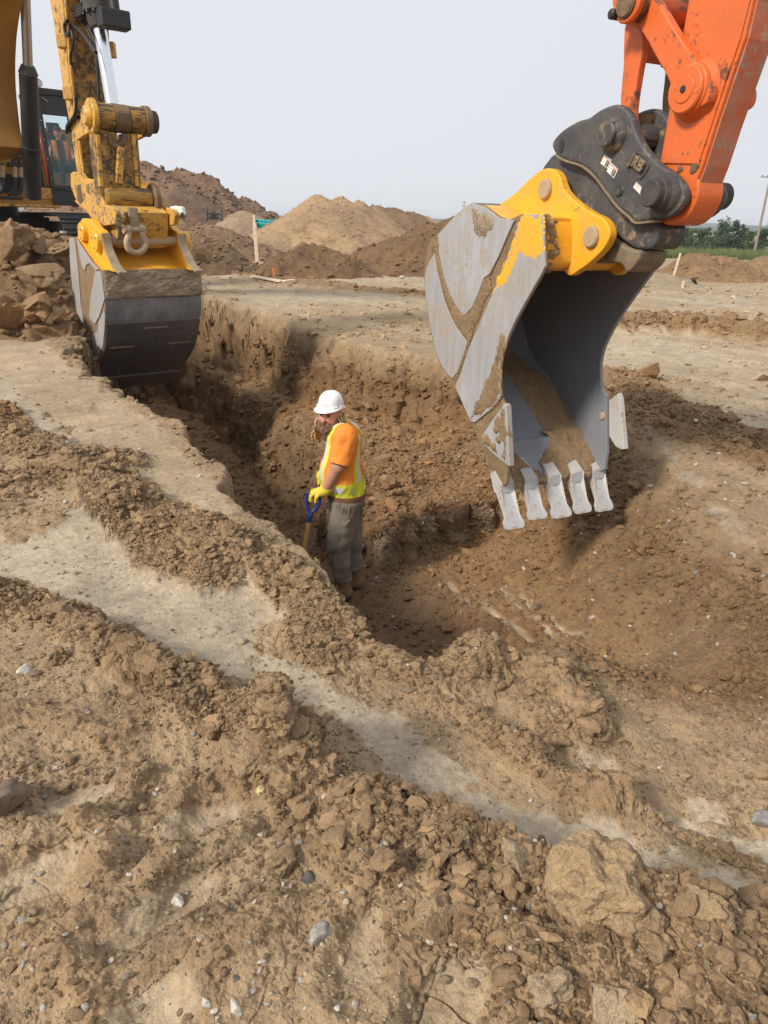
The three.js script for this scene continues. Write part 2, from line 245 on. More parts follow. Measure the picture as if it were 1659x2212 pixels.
function soilColor(I, x, z, o, d) { // base colour of the soil itself
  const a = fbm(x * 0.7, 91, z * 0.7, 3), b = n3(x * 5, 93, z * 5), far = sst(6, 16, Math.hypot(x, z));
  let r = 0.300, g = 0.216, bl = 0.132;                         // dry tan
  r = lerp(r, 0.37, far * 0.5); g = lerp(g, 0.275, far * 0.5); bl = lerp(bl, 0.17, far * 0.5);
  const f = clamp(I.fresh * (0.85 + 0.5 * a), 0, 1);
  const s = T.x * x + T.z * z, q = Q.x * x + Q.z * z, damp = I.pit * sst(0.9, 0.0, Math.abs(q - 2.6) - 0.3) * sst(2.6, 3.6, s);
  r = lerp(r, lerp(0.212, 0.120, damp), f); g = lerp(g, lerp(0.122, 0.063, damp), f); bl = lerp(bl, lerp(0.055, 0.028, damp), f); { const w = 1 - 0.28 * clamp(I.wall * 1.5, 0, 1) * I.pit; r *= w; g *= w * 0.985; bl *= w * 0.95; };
  r = lerp(r, 0.43, I.pale); g = lerp(g, 0.348, I.pale); bl = lerp(bl, 0.243, I.pale);
  r = lerp(r, 0.365, I.grey * 0.75); g = lerp(g, 0.322, I.grey * 0.75); bl = lerp(bl, 0.258, I.grey * 0.75); { const m = I.smear * clamp(0.5 * n3(x * 2.3, 95, z * 2.3) + 0.45 * n3(x * 8, 96, z * 8) + 0.3 * n3(x * 24, 97, z * 24) - 0.05, 0, 0.75); r = lerp(r, 0.29, m); g = lerp(g, 0.212, m); bl = lerp(bl, 0.132, m); }
  const k = 1.16 * (1 + 0.24 * a + 0.09 * b);
  o[d] = r * k; o[d + 1] = g * k; o[d + 2] = bl * k;
}
const ACC = { pos: null, nor: null, info: null, na: 0, nr: 0, rad: null };
{
  const az0 = -44, az1 = 44, NA = 740, coarse = 46, radii = [];
  for (let r = 0.55; r < 26;) { radii.push(r); r *= r < 1 ? 1.007 : r < 5 ? 1.0028 : r < 20 ? 1.0031 : 1.008; }
  for (let r = 26; r < 120;) { radii.push(r); r *= 1.02; }
  for (let r = 120; r < 4500;) { radii.push(r); r *= 1.12; }
  const angs = []; for (let i = 0; i <= NA; i++) angs.push((az0 + (az1 - az0) * i / NA) * Math.PI / 180);
  for (let i = 1; i < coarse; i++) angs.push((az1 + (360 - az1 + az0) * i / coarse) * Math.PI / 180);
  angs.push((az0 + 360) * Math.PI / 180);
  // rows are drawn closer together on steep faces, column by column, so that walls are meshed as finely as the flat
  const na = angs.length, nr = radii.length, near = radii.findIndex((r) => r > 30), SC = 6, nc = Math.floor(NA / SC) + 1, dens = [];
  for (let c = 0; c < nc; c++) { const a = angs[c * SC], d = new Float32Array(near); let hp = 0; for (let j = 0; j < near; j++) { const h = ground(radii[j] * Math.sin(a), -radii[j] * Math.cos(a)).h; if (j) d[j] = 1 + Math.min(5, Math.abs(h - hp) / (radii[j] - radii[j - 1]) * 1.2); hp = h; } dens.push(d); }
  const rowR = (i) => { const o = new Float32Array(nr); for (let j = 0; j < nr; j++) o[j] = radii[j]; if (i > NA) return o; const c = i / SC, cum = new Float32Array(near); for (let j = 1; j < near; j++) { let s = 0, w = 0; for (let q = -2; q <= 2; q++) for (let e = -4; e <= 4; e++) { const cc = clamp(Math.round(c + q), 0, nc - 1), jj = clamp(j + e, 1, near - 1); s += dens[cc][jj]; w++; } cum[j] = cum[j - 1] + s / w; } const tot = cum[near - 1]; let k = 0; for (let j = 0; j < near; j++) { const t = tot * j / (near - 1); while (k < near - 2 && cum[k + 1] < t) k++; o[j] = lerp(radii[k], radii[k + 1], clamp((t - cum[k]) / (cum[k + 1] - cum[k] + 1e-9), 0, 1)); } return o; };
  const n = na * nr, pos = new Float32Array(n * 3), col = new Float32Array(n * 3), uv = new Float32Array(n * 2), inf = new Float32Array(n * 3), h0 = new Float32Array(n);
  const RR = []; for (let c = 0; c <= nc; c++) RR.push(rowR(Math.min(c * SC, NA)));
  for (let i = 0; i < na; i++) { const c = Math.min(i, NA) / SC, c0 = Math.min(nc, Math.floor(c)), c1 = Math.min(nc, c0 + 1), f = c - Math.floor(c), wrap = i > NA ? (i - NA) / (na - 1 - NA) : -1;
    for (let j = 0; j < nr; j++) {
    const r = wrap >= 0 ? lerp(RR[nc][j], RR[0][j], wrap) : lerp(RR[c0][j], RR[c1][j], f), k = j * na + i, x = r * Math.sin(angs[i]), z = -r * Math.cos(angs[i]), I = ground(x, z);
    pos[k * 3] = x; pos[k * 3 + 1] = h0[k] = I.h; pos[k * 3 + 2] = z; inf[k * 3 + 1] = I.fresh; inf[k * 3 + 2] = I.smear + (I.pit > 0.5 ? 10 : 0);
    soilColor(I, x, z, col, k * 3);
    inf[k * 3] = Math.max(I.crumb, 0.95 * I.wall);
  } }
  const nor = new Float32Array(n * 3);
  const normals = () => { for (let j = 0; j < nr; j++) for (let i = 0; i < na; i++) {
    const a = (j * na + Math.max(0, i - 1)) * 3, b = (j * na + Math.min(na - 1, i + 1)) * 3, c = (Math.max(0, j - 1) * na + i) * 3, d = (Math.min(nr - 1, j + 1) * na + i) * 3;
    const ux = pos[b] - pos[a], uy = pos[b + 1] - pos[a + 1], uz = pos[b + 2] - pos[a + 2], vx = pos[d] - pos[c], vy = pos[d + 1] - pos[c + 1], vz = pos[d + 2] - pos[c + 2];
    let x = uy * vz - uz * vy, y = uz * vx - ux * vz, z = ux * vy - uy * vx; const l = Math.hypot(x, y, z) || 1, k = (j * na + i) * 3; nor[k] = x / l; nor[k + 1] = y / l; nor[k + 2] = z / l;
  } };
  normals();
  for (let j = 0; j < nr; j++) { if (radii[j] > 60) break; for (let i = 0; i < na; i++) {
    const k = (j * na + i) * 3, c = inf[k], x = pos[k], y = pos[k + 1], z = pos[k + 2], r = Math.hypot(x, z), steep = 1 - Math.abs(nor[k + 1]);
    const b1 = n3(x * 7, y * 7, z * 7), b2 = n3(x * 17, y * 17, z * 17), b3 = n3(x * 41, y * 41, z * 41);
    let d = c * (0.036 * b1 + 0.026 * (0.5 - Math.abs(b2)) * 1.6 + 0.011 * (0.5 - Math.abs(b3)) * 1.6) + 0.0035 * n3(x * 90, y * 90, z * 90) * (r < 6 ? 1 : 0) * (0.3 + c);
    d += steep * c * (0.11 * n3(x * 2.6, y * 3.6, z * 2.6) + 0.08 * (0.4 - Math.abs(n3(x * 5, y * 5.5, z * 5))) + 0.05 * n3(x * 11, y * 11, z * 11));
    if (r > 7) d += c * 0.05 * (0.5 - Math.abs(n3(x * 3.1, y * 3.1, z * 3.1)));
    // a little cracking in drying clay
    const cr = Math.abs(n3(x * 6.5 + b1 * 0.5, y * 6.5, z * 6.5 + b2 * 0.2)); if (cr < 0.035 && inf[k + 2] < 0.9 && r < 7) d -= 0.016 * (1 - cr / 0.035) * sst(0.0, 0.4, n3(x * 1.1, 111, z * 1.1) + 0.15);
    const lat = r > 1.0 ? 1 : 0.4;
    pos[k] += nor[k] * d * lat; pos[k + 1] += nor[k + 1] * d * lat; pos[k + 2] += nor[k + 2] * d * lat;
  } }
  normals();
  for (let k = 0; k < n; k++) { uv[k * 2] = pos[k * 3] + 0.7 * h0[k]; uv[k * 2 + 1] = pos[k * 3 + 2] - 0.7 * h0[k]; }
  const idx = new Uint32Array((na - 1) * (nr - 1) * 6); let q = 0, q0 = 0; const smooth = (k) => inf[k * 3 + 2] > 0.6 && inf[k * 3 + 2] < 5;
  for (const pass of [0, 1]) { if (pass) q0 = q; for (let j = 0; j < nr - 1; j++) for (let i = 0; i < na - 1; i++) { const a = j * na + i, b = a + 1, c = a + na, d = c + 1; if (smooth(a) !== !!pass) continue; idx[q++] = a; idx[q++] = b; idx[q++] = c; idx[q++] = b; idx[q++] = d; idx[q++] = c; } }
  // close the small hole under the camera
  const g = new THREE.BufferGeometry(); g.setAttribute('position', new THREE.BufferAttribute(pos, 3)); g.setAttribute('normal', new THREE.BufferAttribute(nor, 3)); g.setAttribute('color', new THREE.BufferAttribute(col, 3)); g.setAttribute('uv', new THREE.BufferAttribute(uv, 2)); g.setIndex(new THREE.BufferAttribute(idx, 1));
  g.addGroup(0, q0, 0); g.addGroup(q0, q - q0, 1);
  tag(part('ground', g, [soilMat, clayMat], scene), null, null, null, 'structure');
  Object.assign(ACC, { NA, pos, nor, col, inf, na, nr, radii, angs });
  console.log('ground', na, nr, idx.length / 3);
}
// ---------------------------------------------------------------- clods and stones
function lump(detail, rough, flat, cuts, sx = 1, sy = 1, sz = 1, fine = 0) {
  let g = mergeVertices(new THREE.IcosahedronGeometry(1, detail).deleteAttribute('uv').deleteAttribute('normal'), 1e-4);
  const p = g.attributes.position, o = rnd() * 90, planes = [];
  for (let i = 0; i < cuts; i++) planes.push([V(rr(-1, 1), rr(-1, 1), rr(-1, 1)).normalize(), rr(0.45, 0.8)]);
  const v = V();
  for (let i = 0; i < p.count; i++) {
    v.fromBufferAttribute(p, i);
    let k = 1 + rough * 1.2 * n3(v.x * 1.3 + o, v.y * 1.3, v.z * 1.3) + rough * 0.7 * n3(v.x * 3 + o, v.y * 3, v.z * 3) + fine * n3(v.x * 7, v.y * 7 + o, v.z * 7) + fine * 0.7 * n3(v.x * 15, v.y * 15 + o, v.z * 15);
    v.multiplyScalar(k);
    for (const [n, d] of planes) { const e = v.dot(n) - d; if (e > 0) v.addScaledVector(n, -e * 0.92); }
    p.setXYZ(i, v.x * sx, v.y * sy * flat, v.z * sz);
  }
  g.computeVertexNormals(); g = g.toNonIndexed();
  const P = g.attributes.position, u = new Float32Array(P.count * 2), A = V(), B = V(), C = V();
  for (let i = 0; i < P.count; i += 3) { A.fromBufferAttribute(P, i); B.fromBufferAttribute(P, i + 1).sub(A); C.fromBufferAttribute(P, i + 2).sub(A); B.cross(C); const ax = Math.abs(B.x), ay = Math.abs(B.y), az = Math.abs(B.z);
    for (let k = i; k < i + 3; k++) { const x = P.getX(k), y = P.getY(k), z = P.getZ(k), q = ax > ay && ax > az ? [y, z] : ay > az ? [x, z] : [x, y]; u[k * 2] = q[0] * 0.5 + o; u[k * 2 + 1] = q[1] * 0.5; } }
  g.setAttribute('uv', new THREE.BufferAttribute(u, 2));
  return g;
}
const _m = new THREE.Matrix4(), _q = new THREE.Quaternion(), _e = new THREE.Euler(), _c = new THREE.Color();
function scatter(name, label, category, geos, mat, items) {  // items: [x, y, z, r, color, squash]
  const G = thing(name, label, category); G.userData.kind = 'stuff';
  const by = geos.map(() => []); for (const it of items) by[Math.floor(rnd() * geos.length)].push(it);
  geos.forEach((g, k) => { if (!by[k].length) return;
    const im = new THREE.InstancedMesh(g, mat, by[k].length); im.name = name + '_pieces'; im.userData.kind = 'stuff';
    by[k].forEach((it, i) => { _e.set(rr(-0.6, 0.6), rr(0, 6.28), rr(-0.6, 0.6)); _q.setFromEuler(_e); const r = it[3]; _m.compose(V(it[0], it[1], it[2]), _q, V(r * rr(0.8, 1.25), r * rr(0.7, 1.1), r * rr(0.8, 1.25))); im.setMatrixAt(i, _m); im.setColorAt(i, _c.setRGB(...it[4])); });
    im.castShadow = im.receiveShadow = true; G.add(im); });
  return G;
}
const clodInst = new THREE.MeshStandardMaterial({ color: 0xffffff, roughness: 0.96, map: rep(soilAlb, 0.35), bumpMap: rep(soilBump, 0.3), bumpScale: 0.006 });
{
  const { pos, col, inf, na, radii } = ACC, A = [];
  const put = (k, r, sink, bright) => { const c = rr(0.86, 1.22) * bright, u = rnd(), v = rnd(), k1 = k + 3, k2 = k + na * 3, k3 = k2 + 3, at = (q) => (pos[k + q] * (1 - u) + pos[k1 + q] * u) * (1 - v) + (pos[k2 + q] * (1 - u) + pos[k3 + q] * u) * v; A.push([at(0), at(1) + r * sink, at(2), r, [col[k] * c, col[k + 1] * c * 0.985, col[k + 2] * c * 0.96]]); };
  const classes = [[0.004, 0.009, 4.5, 0.9], [0.009, 0.022, 8.5, 1.1], [0.018, 0.042, 14, 0.85], [0.035, 0.08, 26, 0.32], [0.08, 0.17, 34, 0.08]];
  for (let j = 2; j < radii.length - 1 && radii[j] < 34; j++) {
    for (let i = 0; i < ACC.NA; i++) {
      const k = (j * na + i) * 3, k2 = k + na * 3, r = Math.hypot(pos[k], pos[k + 2]), dA = r * (88 * Math.PI / 180 / ACC.NA) * Math.hypot(pos[k2] - pos[k], pos[k2 + 1] - pos[k + 1], pos[k2 + 2] - pos[k + 2]), c = inf[k], fl = inf[k + 2], pit = fl > 5;
      for (let q = 0; q < classes.length; q++) {
        const [a, b, R, cov] = classes[q]; if (r > R || r < (q === 4 ? 7 : q === 3 ? 4.2 : 0)) continue;
        if (q === 2 && r < 2.4 && c < 0.8) continue;
        const clump = clamp(0.5 + 1.1 * n3(pos[k] * 3.3 + q * 7, 131, pos[k + 2] * 3.3), 0.05, 1.6), s = a + (b - a) * 0.5;
        let dens = cov * (c * c * 1.25 + (pit ? 0.10 : q === 0 ? (fl > 0.5 ? 0.05 : 0.16) : q === 1 ? (fl > 0.5 ? 0.018 : 0.045) : 0.012)) * clump / (Math.PI * s * s);
        if (q > 1 && r < 6 && !pit) dens *= 0.8;
        let m = dens * dA; while (m > 0) { if (rnd() < m) put(k, a + (b - a) * Math.pow(rnd(), 2), rr(-0.15, 0.45), pit ? 1.12 : 1.06); m -= 1; }
      }
    }
  }
  console.log('clods', A.length);
  const geos = []; for (let i = 0; i < 10; i++) { const l = [lump(1, 0.42, rr(0.65, 0.95), 9)]; for (let k = 0; k < 3; k++) { const a = rr(0, 6.28), s = rr(0.3, 0.6); l.push(lump(1, 0.4, 0.85, 8).scale(s, s, s).rotateY(a).translate(Math.cos(a) * 0.75, rr(-0.3, 0.45), Math.sin(a) * 0.75)); } geos.push(toCreasedNormals(merge(i % 3 ? l : l.slice(0, 1)), 0.45)); }
  scatter('loose_soil', 'loose brown soil crumbs covering the ground, berms and pit', 'soil', geos, clodInst, A);
}
// ---------------------------------------------------------------- machine building helpers
function paint(base, o = {}) {   // worn paint; base is a linear colour
  const { dirt = 0.25, chip = 0.12, chipCol = [0.10, 0.07, 0.05], dirtCol = [0.34, 0.24, 0.14], rough = 0.45, metal = 0, seed = 1, streak = 0.12, size = 1.3, coat = 0 } = o;
  const s2 = (c) => Math.pow(clamp(c, 0, 1), 1 / 2.2);
  const alb = tex(512, (u, v) => {
    const a = tfbm(u, v, 4, 6, seed), b = tfbm(u, v, 9, 5, seed + 11), c = tfbm(u, v, 22, 4, seed + 23), st = tfbm(u, v * 0.999, 3, 2, seed + 31) * 0.5 + 0.5 * tn(u * 90, v * 6, 90, seed + 5), fine = tn(u * 256, v * 256, 256, seed);
    const k = 1 + 0.16 * (a - 0.5) + 0.08 * (fine - 0.5) - streak * (st - 0.5);
    let r = base[0] * k, g = base[1] * k, bl = base[2] * k;
    const hf = tfbm(u, v, 70, 3, seed + 61);
    const d = clamp((b * 0.75 + hf * 0.25 - 0.5 + dirt * 0.28) * 2.6, 0, 1) * clamp(dirt * 1.7, 0, 0.8) * (0.55 + 0.6 * fine); r = lerp(r, dirtCol[0], d); g = lerp(g, dirtCol[1], d); bl = lerp(bl, dirtCol[2], d);
    const e = clamp((c * 0.40 + a * 0.30 + hf * 0.30 - 0.655 + chip * 0.42) * 9, 0, 1) * (chip > 0 ? 0.85 : 0); r = lerp(r, chipCol[0], e); g = lerp(g, chipCol[1], e); bl = lerp(bl, chipCol[2], e);
    // scratches
    const sc = tn(u * 14 + v * 9, v * 300 - u * 40, 512, seed + 41) > 0.985 ? 0.22 : 0; r = lerp(r, 0.5, sc); g = lerp(g, 0.5, sc); bl = lerp(bl, 0.5, sc);
    return [s2(r), s2(g), s2(bl)];
  });
  const rg = tex(256, (u, v) => G3(clamp(rough + 0.5 * (tfbm(u, v, 9, 5, seed + 11) - 0.4) + 0.2 * (tn(u * 128, v * 128, 128, 5) - 0.5), 0.15, 1)), false);
  const m = new THREE.MeshPhysicalMaterial({ color: 0xffffff, map: rep(alb, 1 / size), roughness: 1, roughnessMap: rep(rg, 1 / size), metalness: metal, clearcoat: coat, clearcoatRoughness: 0.4 });
  m.bumpMap = rep(rg, 1 / size); m.bumpScale = 0.004;
  return m;
}
const M = {
  bucketYellow: paint([0.80, 0.40, 0.018], { dirt: 0.24, chip: 0.06, seed: 3, rough: 0.4 }),
  catYellow: paint([0.62, 0.335, 0.045], { dirt: 0.34, chip: 0.30, chipCol: [0.03, 0.024, 0.018], seed: 5, rough: 0.5 }),
  catGrime: paint([0.44, 0.235, 0.035], { dirt: 0.5, chip: 0.52, chipCol: [0.018, 0.014, 0.012], dirtCol: [0.05, 0.035, 0.02], seed: 7, rough: 0.55 }),
  catDull: paint([0.40, 0.20, 0.035], { dirt: 0.2, chip: 0.03, dirtCol: [0.22, 0.12, 0.04], seed: 9, rough: 0.6, streak: 0.2 }),
  orange: paint([0.66, 0.128, 0.02], { dirt: 0.24, chip: 0.17, chipCol: [0.05, 0.035, 0.025], dirtCol: [0.26, 0.12, 0.05], seed: 13, rough: 0.42 }),
  orangeFace: paint([0.50, 0.10, 0.03], { dirt: 0.46, chip: 0.12, chipCol: [0.30, 0.27, 0.22], dirtCol: [0.36, 0.24, 0.16], seed: 15, rough: 0.5 }),
  coupler: paint([0.05, 0.05, 0.053], { dirt: 0.40, chip: 0.20, chipCol: [0.30, 0.20, 0.11], dirtCol: [0.14, 0.12, 0.10], seed: 17, rough: 0.55, streak: 0.3 }),
  couplerEdge: paint([0.16, 0.12, 0.08], { dirt: 0.5, chip: 0.2, chipCol: [0.32, 0.18, 0.07], dirtCol: [0.30, 0.22, 0.13], seed: 19, rough: 0.7 }),
  letters: paint([0.10, 0.08, 0.06], { dirt: 0.5, chip: 0.2, chipCol: [0.26, 0.16, 0.07], seed: 43, rough: 0.7, size: 0.5 }),
  steel: paint([0.335, 0.335, 0.345], { dirt: 0.40, chip: 0.12, chipCol: [0.33, 0.25, 0.16], seed: 21, rough: 0.5, streak: 0.45 }),
  steelIn: paint([0.20, 0.21, 0.235], { dirt: 0.10, chip: 0.0, seed: 23, rough: 0.5, streak: 0.25 }),
  tooth: paint([0.47, 0.465, 0.455], { dirt: 0.30, chip: 0.2, chipCol: [0.33, 0.22, 0.12], seed: 25, rough: 0.45 }),
  wear: paint([0.125, 0.12, 0.122], { dirt: 0.20, chip: 0.06, chipCol: [0.30, 0.29, 0.29], dirtCol: [0.16, 0.13, 0.11], seed: 27, rough: 0.32, metal: 0.35, streak: 0.6 }),
  wearTop: paint([0.165, 0.168, 0.178], { dirt: 0.42, chip: 0.03, chipCol: [0.11, 0.08, 0.09], dirtCol: [0.36, 0.33, 0.31], seed: 29, rough: 0.42, streak: 0.3 }),
  pin: paint([0.42, 0.31, 0.19], { dirt: 0.4, chip: 0.1, chipCol: [0.2, 0.12, 0.07], seed: 31, rough: 0.6, size: 0.5 }),
  black: paint([0.018, 0.018, 0.02], { dirt: 0.16, chip: 0.04, chipCol: [0.08, 0.07, 0.06], dirtCol: [0.09, 0.07, 0.05], seed: 33, rough: 0.5 }),
  blackDust: paint([0.035, 0.035, 0.037], { dirt: 0.35, chip: 0.05, chipCol: [0.12, 0.1, 0.08], dirtCol: [0.13, 0.105, 0.08], seed: 35, rough: 0.75 }),
  rust: paint([0.13, 0.07, 0.035], { dirt: 0.4, chip: 0.25, chipCol: [0.03, 0.025, 0.02], seed: 37, rough: 0.7 }),
  chrome: new THREE.MeshStandardMaterial({ color: new THREE.Color(0.80, 0.81, 0.84), metalness: 1, roughness: 0.2 }),
  rodGrey: new THREE.MeshStandardMaterial({ color: new THREE.Color(0.45, 0.45, 0.46), metalness: 0.9, roughness: 0.35 }),
  hose: new THREE.MeshStandardMaterial({ color: new THREE.Color(0.025, 0.024, 0.024), roughness: 0.6 }),
  mud: new THREE.MeshStandardMaterial({ color: new THREE.Color(0.36, 0.245, 0.135), roughness: 0.97, map: rep(soilAlb, 2.0), bumpMap: rep(soilBump, 2.6), bumpScale: 0.018 }),
  mudDry: new THREE.MeshStandardMaterial({ color: new THREE.Color(0.50, 0.40, 0.275), roughness: 0.97, map: rep(soilAlb, 2.0), bumpMap: rep(soilBump, 2.2), bumpScale: 0.03 }),
};
const UP = V(0, 1, 0);
function frameOf(headingDeg, point) {   // the upright plane of a machine's arm
  const a = headingDeg * Math.PI / 180, W = V(Math.sin(a), 0, -Math.cos(a)), U = V(Math.cos(a), 0, Math.sin(a)), c0 = W.dot(point);
  const Fm = { W, U, c0,
    at: (X, Y, off) => hitPlane(X, Y, W, c0 + off),
    uv: (X, Y, off) => { const p = hitPlane(X, Y, W, c0 + off); return [p.dot(U), p.y]; },
    world: (u, v, off) => U.clone().multiplyScalar(u).addScaledVector(W, c0 + off).setY(v),
    trace: (pts, off, map) => pts.map((p) => Fm.uv(...map(p[0], p[1]), off)),
    slab: (pts, off, th, bev = 0.006, holes) => {
      const sh = new THREE.Shape(pts.map((p) => new THREE.Vector2(p[0], p[1])));
      if (holes) for (const h of holes) sh.holes.push(new THREE.Path(h.map((p) => new THREE.Vector2(p[0], p[1]))));
      const b = Math.min(bev, th * 0.4), g = new THREE.ExtrudeGeometry(sh, { depth: th - 2 * b, bevelEnabled: b > 0, bevelSize: b, bevelThickness: b, bevelOffset: -b, bevelSegments: 2, curveSegments: 10 });
      g.translate(0, 0, b);
      const m = new THREE.Matrix4().makeBasis(U, UP, W.clone().negate()).setPosition(W.clone().multiplyScalar(c0 + off + th));
      return g.applyMatrix4(m);
    },
    cyl: (u, v, off0, off1, r0, r1 = r0, seg = 40) => rod(Fm.world(u, v, off0), Fm.world(u, v, off1), r0, r1, seg, 0.008),
  };
  return Fm;
}
function rod(a, b, r0, r1 = r0, seg = 28, bev = 0) {
  const d = b.clone().sub(a), L = d.length(), e = Math.min(bev, L * 0.3, r0 * 0.3);
  const pr = bev ? [[0, 0], [r0 - e, 0], [r0, e], [r1, L - e], [r1 - e, L], [0, L]] : [[0, 0], [r0, 0], [r1, L], [0, L]];
  const g = toCreasedNormals(new THREE.LatheGeometry(pr.map((p) => new THREE.Vector2(Math.max(p[0], 1e-5), p[1])), seg), 0.5);
  const q = new THREE.Quaternion().setFromUnitVectors(UP, d.normalize());
  const u = g.attributes.uv; for (let i = 0; i < u.count; i++) u.setXY(i, u.getX(i) * 6.28 * r0, u.getY(i) * L);
  return g.applyQuaternion(q).translate(a.x, a.y, a.z);
}
function bar(a, b, w, h, side, bev = 0.008) {   // a box beam from a to b, w across "side", h the third way
  const d = b.clone().sub(a), L = d.length(); d.normalize(); const s = side.clone().addScaledVector(d, -side.dot(d)).normalize(), t = new THREE.Vector3().crossVectors(d, s);
  const g = new RoundedBoxGeometry(w, L, h, 2, Math.min(bev, w * 0.3, h * 0.3));
  const p = g.attributes.position, n = g.attributes.normal, u = g.attributes.uv; for (let i = 0; i < p.count; i++) { const nx = Math.abs(n.getX(i)), ny = Math.abs(n.getY(i)); u.setXY(i, nx > 0.6 ? p.getZ(i) : p.getX(i), ny > 0.6 ? p.getZ(i) : p.getY(i)); }
  return g.applyMatrix4(new THREE.Matrix4().makeBasis(s, d, s.clone().cross(d)).setPosition(a.clone().lerp(b, 0.5)));
}
function tube(pts, r, seg = 40, rs = 10) { return new THREE.TubeGeometry(new THREE.CatmullRomCurve3(pts), seg, r, rs, false); }
const spline = (pts, n = 4, closed = true) => { const c = new THREE.CatmullRomCurve3(pts.map((p) => V(p[0], p[1], 0)), closed, 'centripetal'); return c.getPoints(pts.length * n).slice(0, closed ? -1 : undefined).map((p) => [p.x, p.y]); };
function thick(line, t0, t1 = t0) {     // a closed band to the left of an open line, t0 .. t1 thick
  const o = []; for (let i = 0; i < line.length; i++) { const a = line[Math.max(0, i - 1)], b = line[Math.min(line.length - 1, i + 1)], dx = b[0] - a[0], dy = b[1] - a[1], l = Math.hypot(dx, dy), t = lerp(t0, t1, i / (line.length - 1)); o.push([line[i][0] - dy / l * t, line[i][1] + dx / l * t]); }
  return line.concat(o.reverse());
}
function noisy(pts, amp, step = 0.009) { // roughen an outline (mud edges)
  const o = []; for (let i = 0; i < pts.length; i++) { const a = pts[i], b = pts[(i + 1) % pts.length], L = Math.hypot(b[0] - a[0], b[1] - a[1]), n = Math.max(1, Math.round(L / step)); for (let k = 0; k < n; k++) { const x = lerp(a[0], b[0], k / n), y = lerp(a[1], b[1], k / n); o.push([x + amp * (n3(x * 14, y * 14, 3) + 0.7 * n3(x * 40, y * 40, 5) + 0.5 * n3(x * 95, y * 95, 9)), y + amp * (n3(x * 14, y * 14, 13) + 0.7 * n3(x * 40, y * 40, 15) + 0.5 * n3(x * 95, y * 95, 19))]); } }
  return o;
}
function rebase(g, b) { g.position.copy(b); for (const c of g.children) c.position.sub(b); }
function toothGeo(len, w0, w1, th, strap) {   // along +y from the lip, thin way z; strap reaches back over the lip
  const hw = [[-strap, w0 * 0.35], [-strap * 0.5, w0 * 0.85], [-0.02, w0], [0.0, w0 * 1.02], [len * 0.5, w0 * 1.05], [len * 0.68, w0 * 1.08], [len * 0.8, w1 * 0.95], [len * 0.9, w1], [len * 0.97, w1 * 0.92], [len, w1 * 0.7]];
  const sh = new THREE.Shape(hw.map((p) => new THREE.Vector2(p[1], p[0])).concat(hw.slice().reverse().map((p) => new THREE.Vector2(-p[1], p[0]))));
  const g = new THREE.ExtrudeGeometry(sh, { depth: 1, steps: 2, bevelEnabled: false });
  const p = g.attributes.position; for (let i = 0; i < p.count; i++) { const y = p.getY(i), k = y < 0 ? lerp(0.35, 1, clamp(1 + y / strap, 0, 1)) : lerp(1, 0.2, Math.pow(y / len, 0.8)); p.setZ(i, (p.getZ(i) - 0.5) * th * k); }
  return toCreasedNormals(g, 0.6);
}

// caked mud on a machine's plate: thickness fades at its ragged edge, with crumbs beyond it
function mudPatch(Fm, poly, off, th, o = {}) {
  const { cell = 0.0065, rag = 0.028, out = -1, seed = 0 } = o, P = poly, xs = P.map((p) => p[0]), ys = P.map((p) => p[1]), m = rag * 1.6, x0 = Math.min(...xs) - m, x1 = Math.max(...xs) + m, y0 = Math.min(...ys) - m, y1 = Math.max(...ys) + m, nx = Math.min(220, Math.ceil((x1 - x0) / cell)), ny = Math.min(220, Math.ceil((y1 - y0) / cell));
  const pos = [], uv = [], hs = [], idx = [];
  for (let j = 0; j <= ny; j++) for (let i = 0; i <= nx; i++) { const x = lerp(x0, x1, i / nx), y = lerp(y0, y1, j / ny), q = n3(x * 11 + seed, y * 11, 3) + 0.7 * n3(x * 27 + seed, y * 27, 5) + 0.6 * n3(x * 70 + seed, y * 70, 7), sd = sdPoly(P, x, y) + rag * q * 0.75; const h = th * (sst(-0.004, 0.045, sd) * (0.75 + 0.35 * n3(x * 16, y * 16, 9)) + (sd > 0 ? 0.16 * n3(x * 60, y * 60, 11) : 0)) - (sd < -0.002 ? 0.004 : 0);
    hs.push(h); const p = Fm.world(x, y, off + out * Math.max(h, -0.004)); pos.push(p.x, p.y, p.z); uv.push(x, y); }
  for (let j = 0; j < ny; j++) for (let i = 0; i < nx; i++) { const a = j * (nx + 1) + i, b = a + 1, c = a + nx + 1, d = c + 1; if (Math.max(hs[a], hs[b], hs[c], hs[d]) > 0) { if (out < 0) idx.push(a, c, b, b, c, d); else idx.push(a, b, c, b, d, c); } }
  const g = new THREE.BufferGeometry(); g.setAttribute('position', new THREE.Float32BufferAttribute(pos, 3)); g.setAttribute('uv', new THREE.Float32BufferAttribute(uv, 2)); g.setIndex(idx); g.computeVertexNormals(); return g;
}
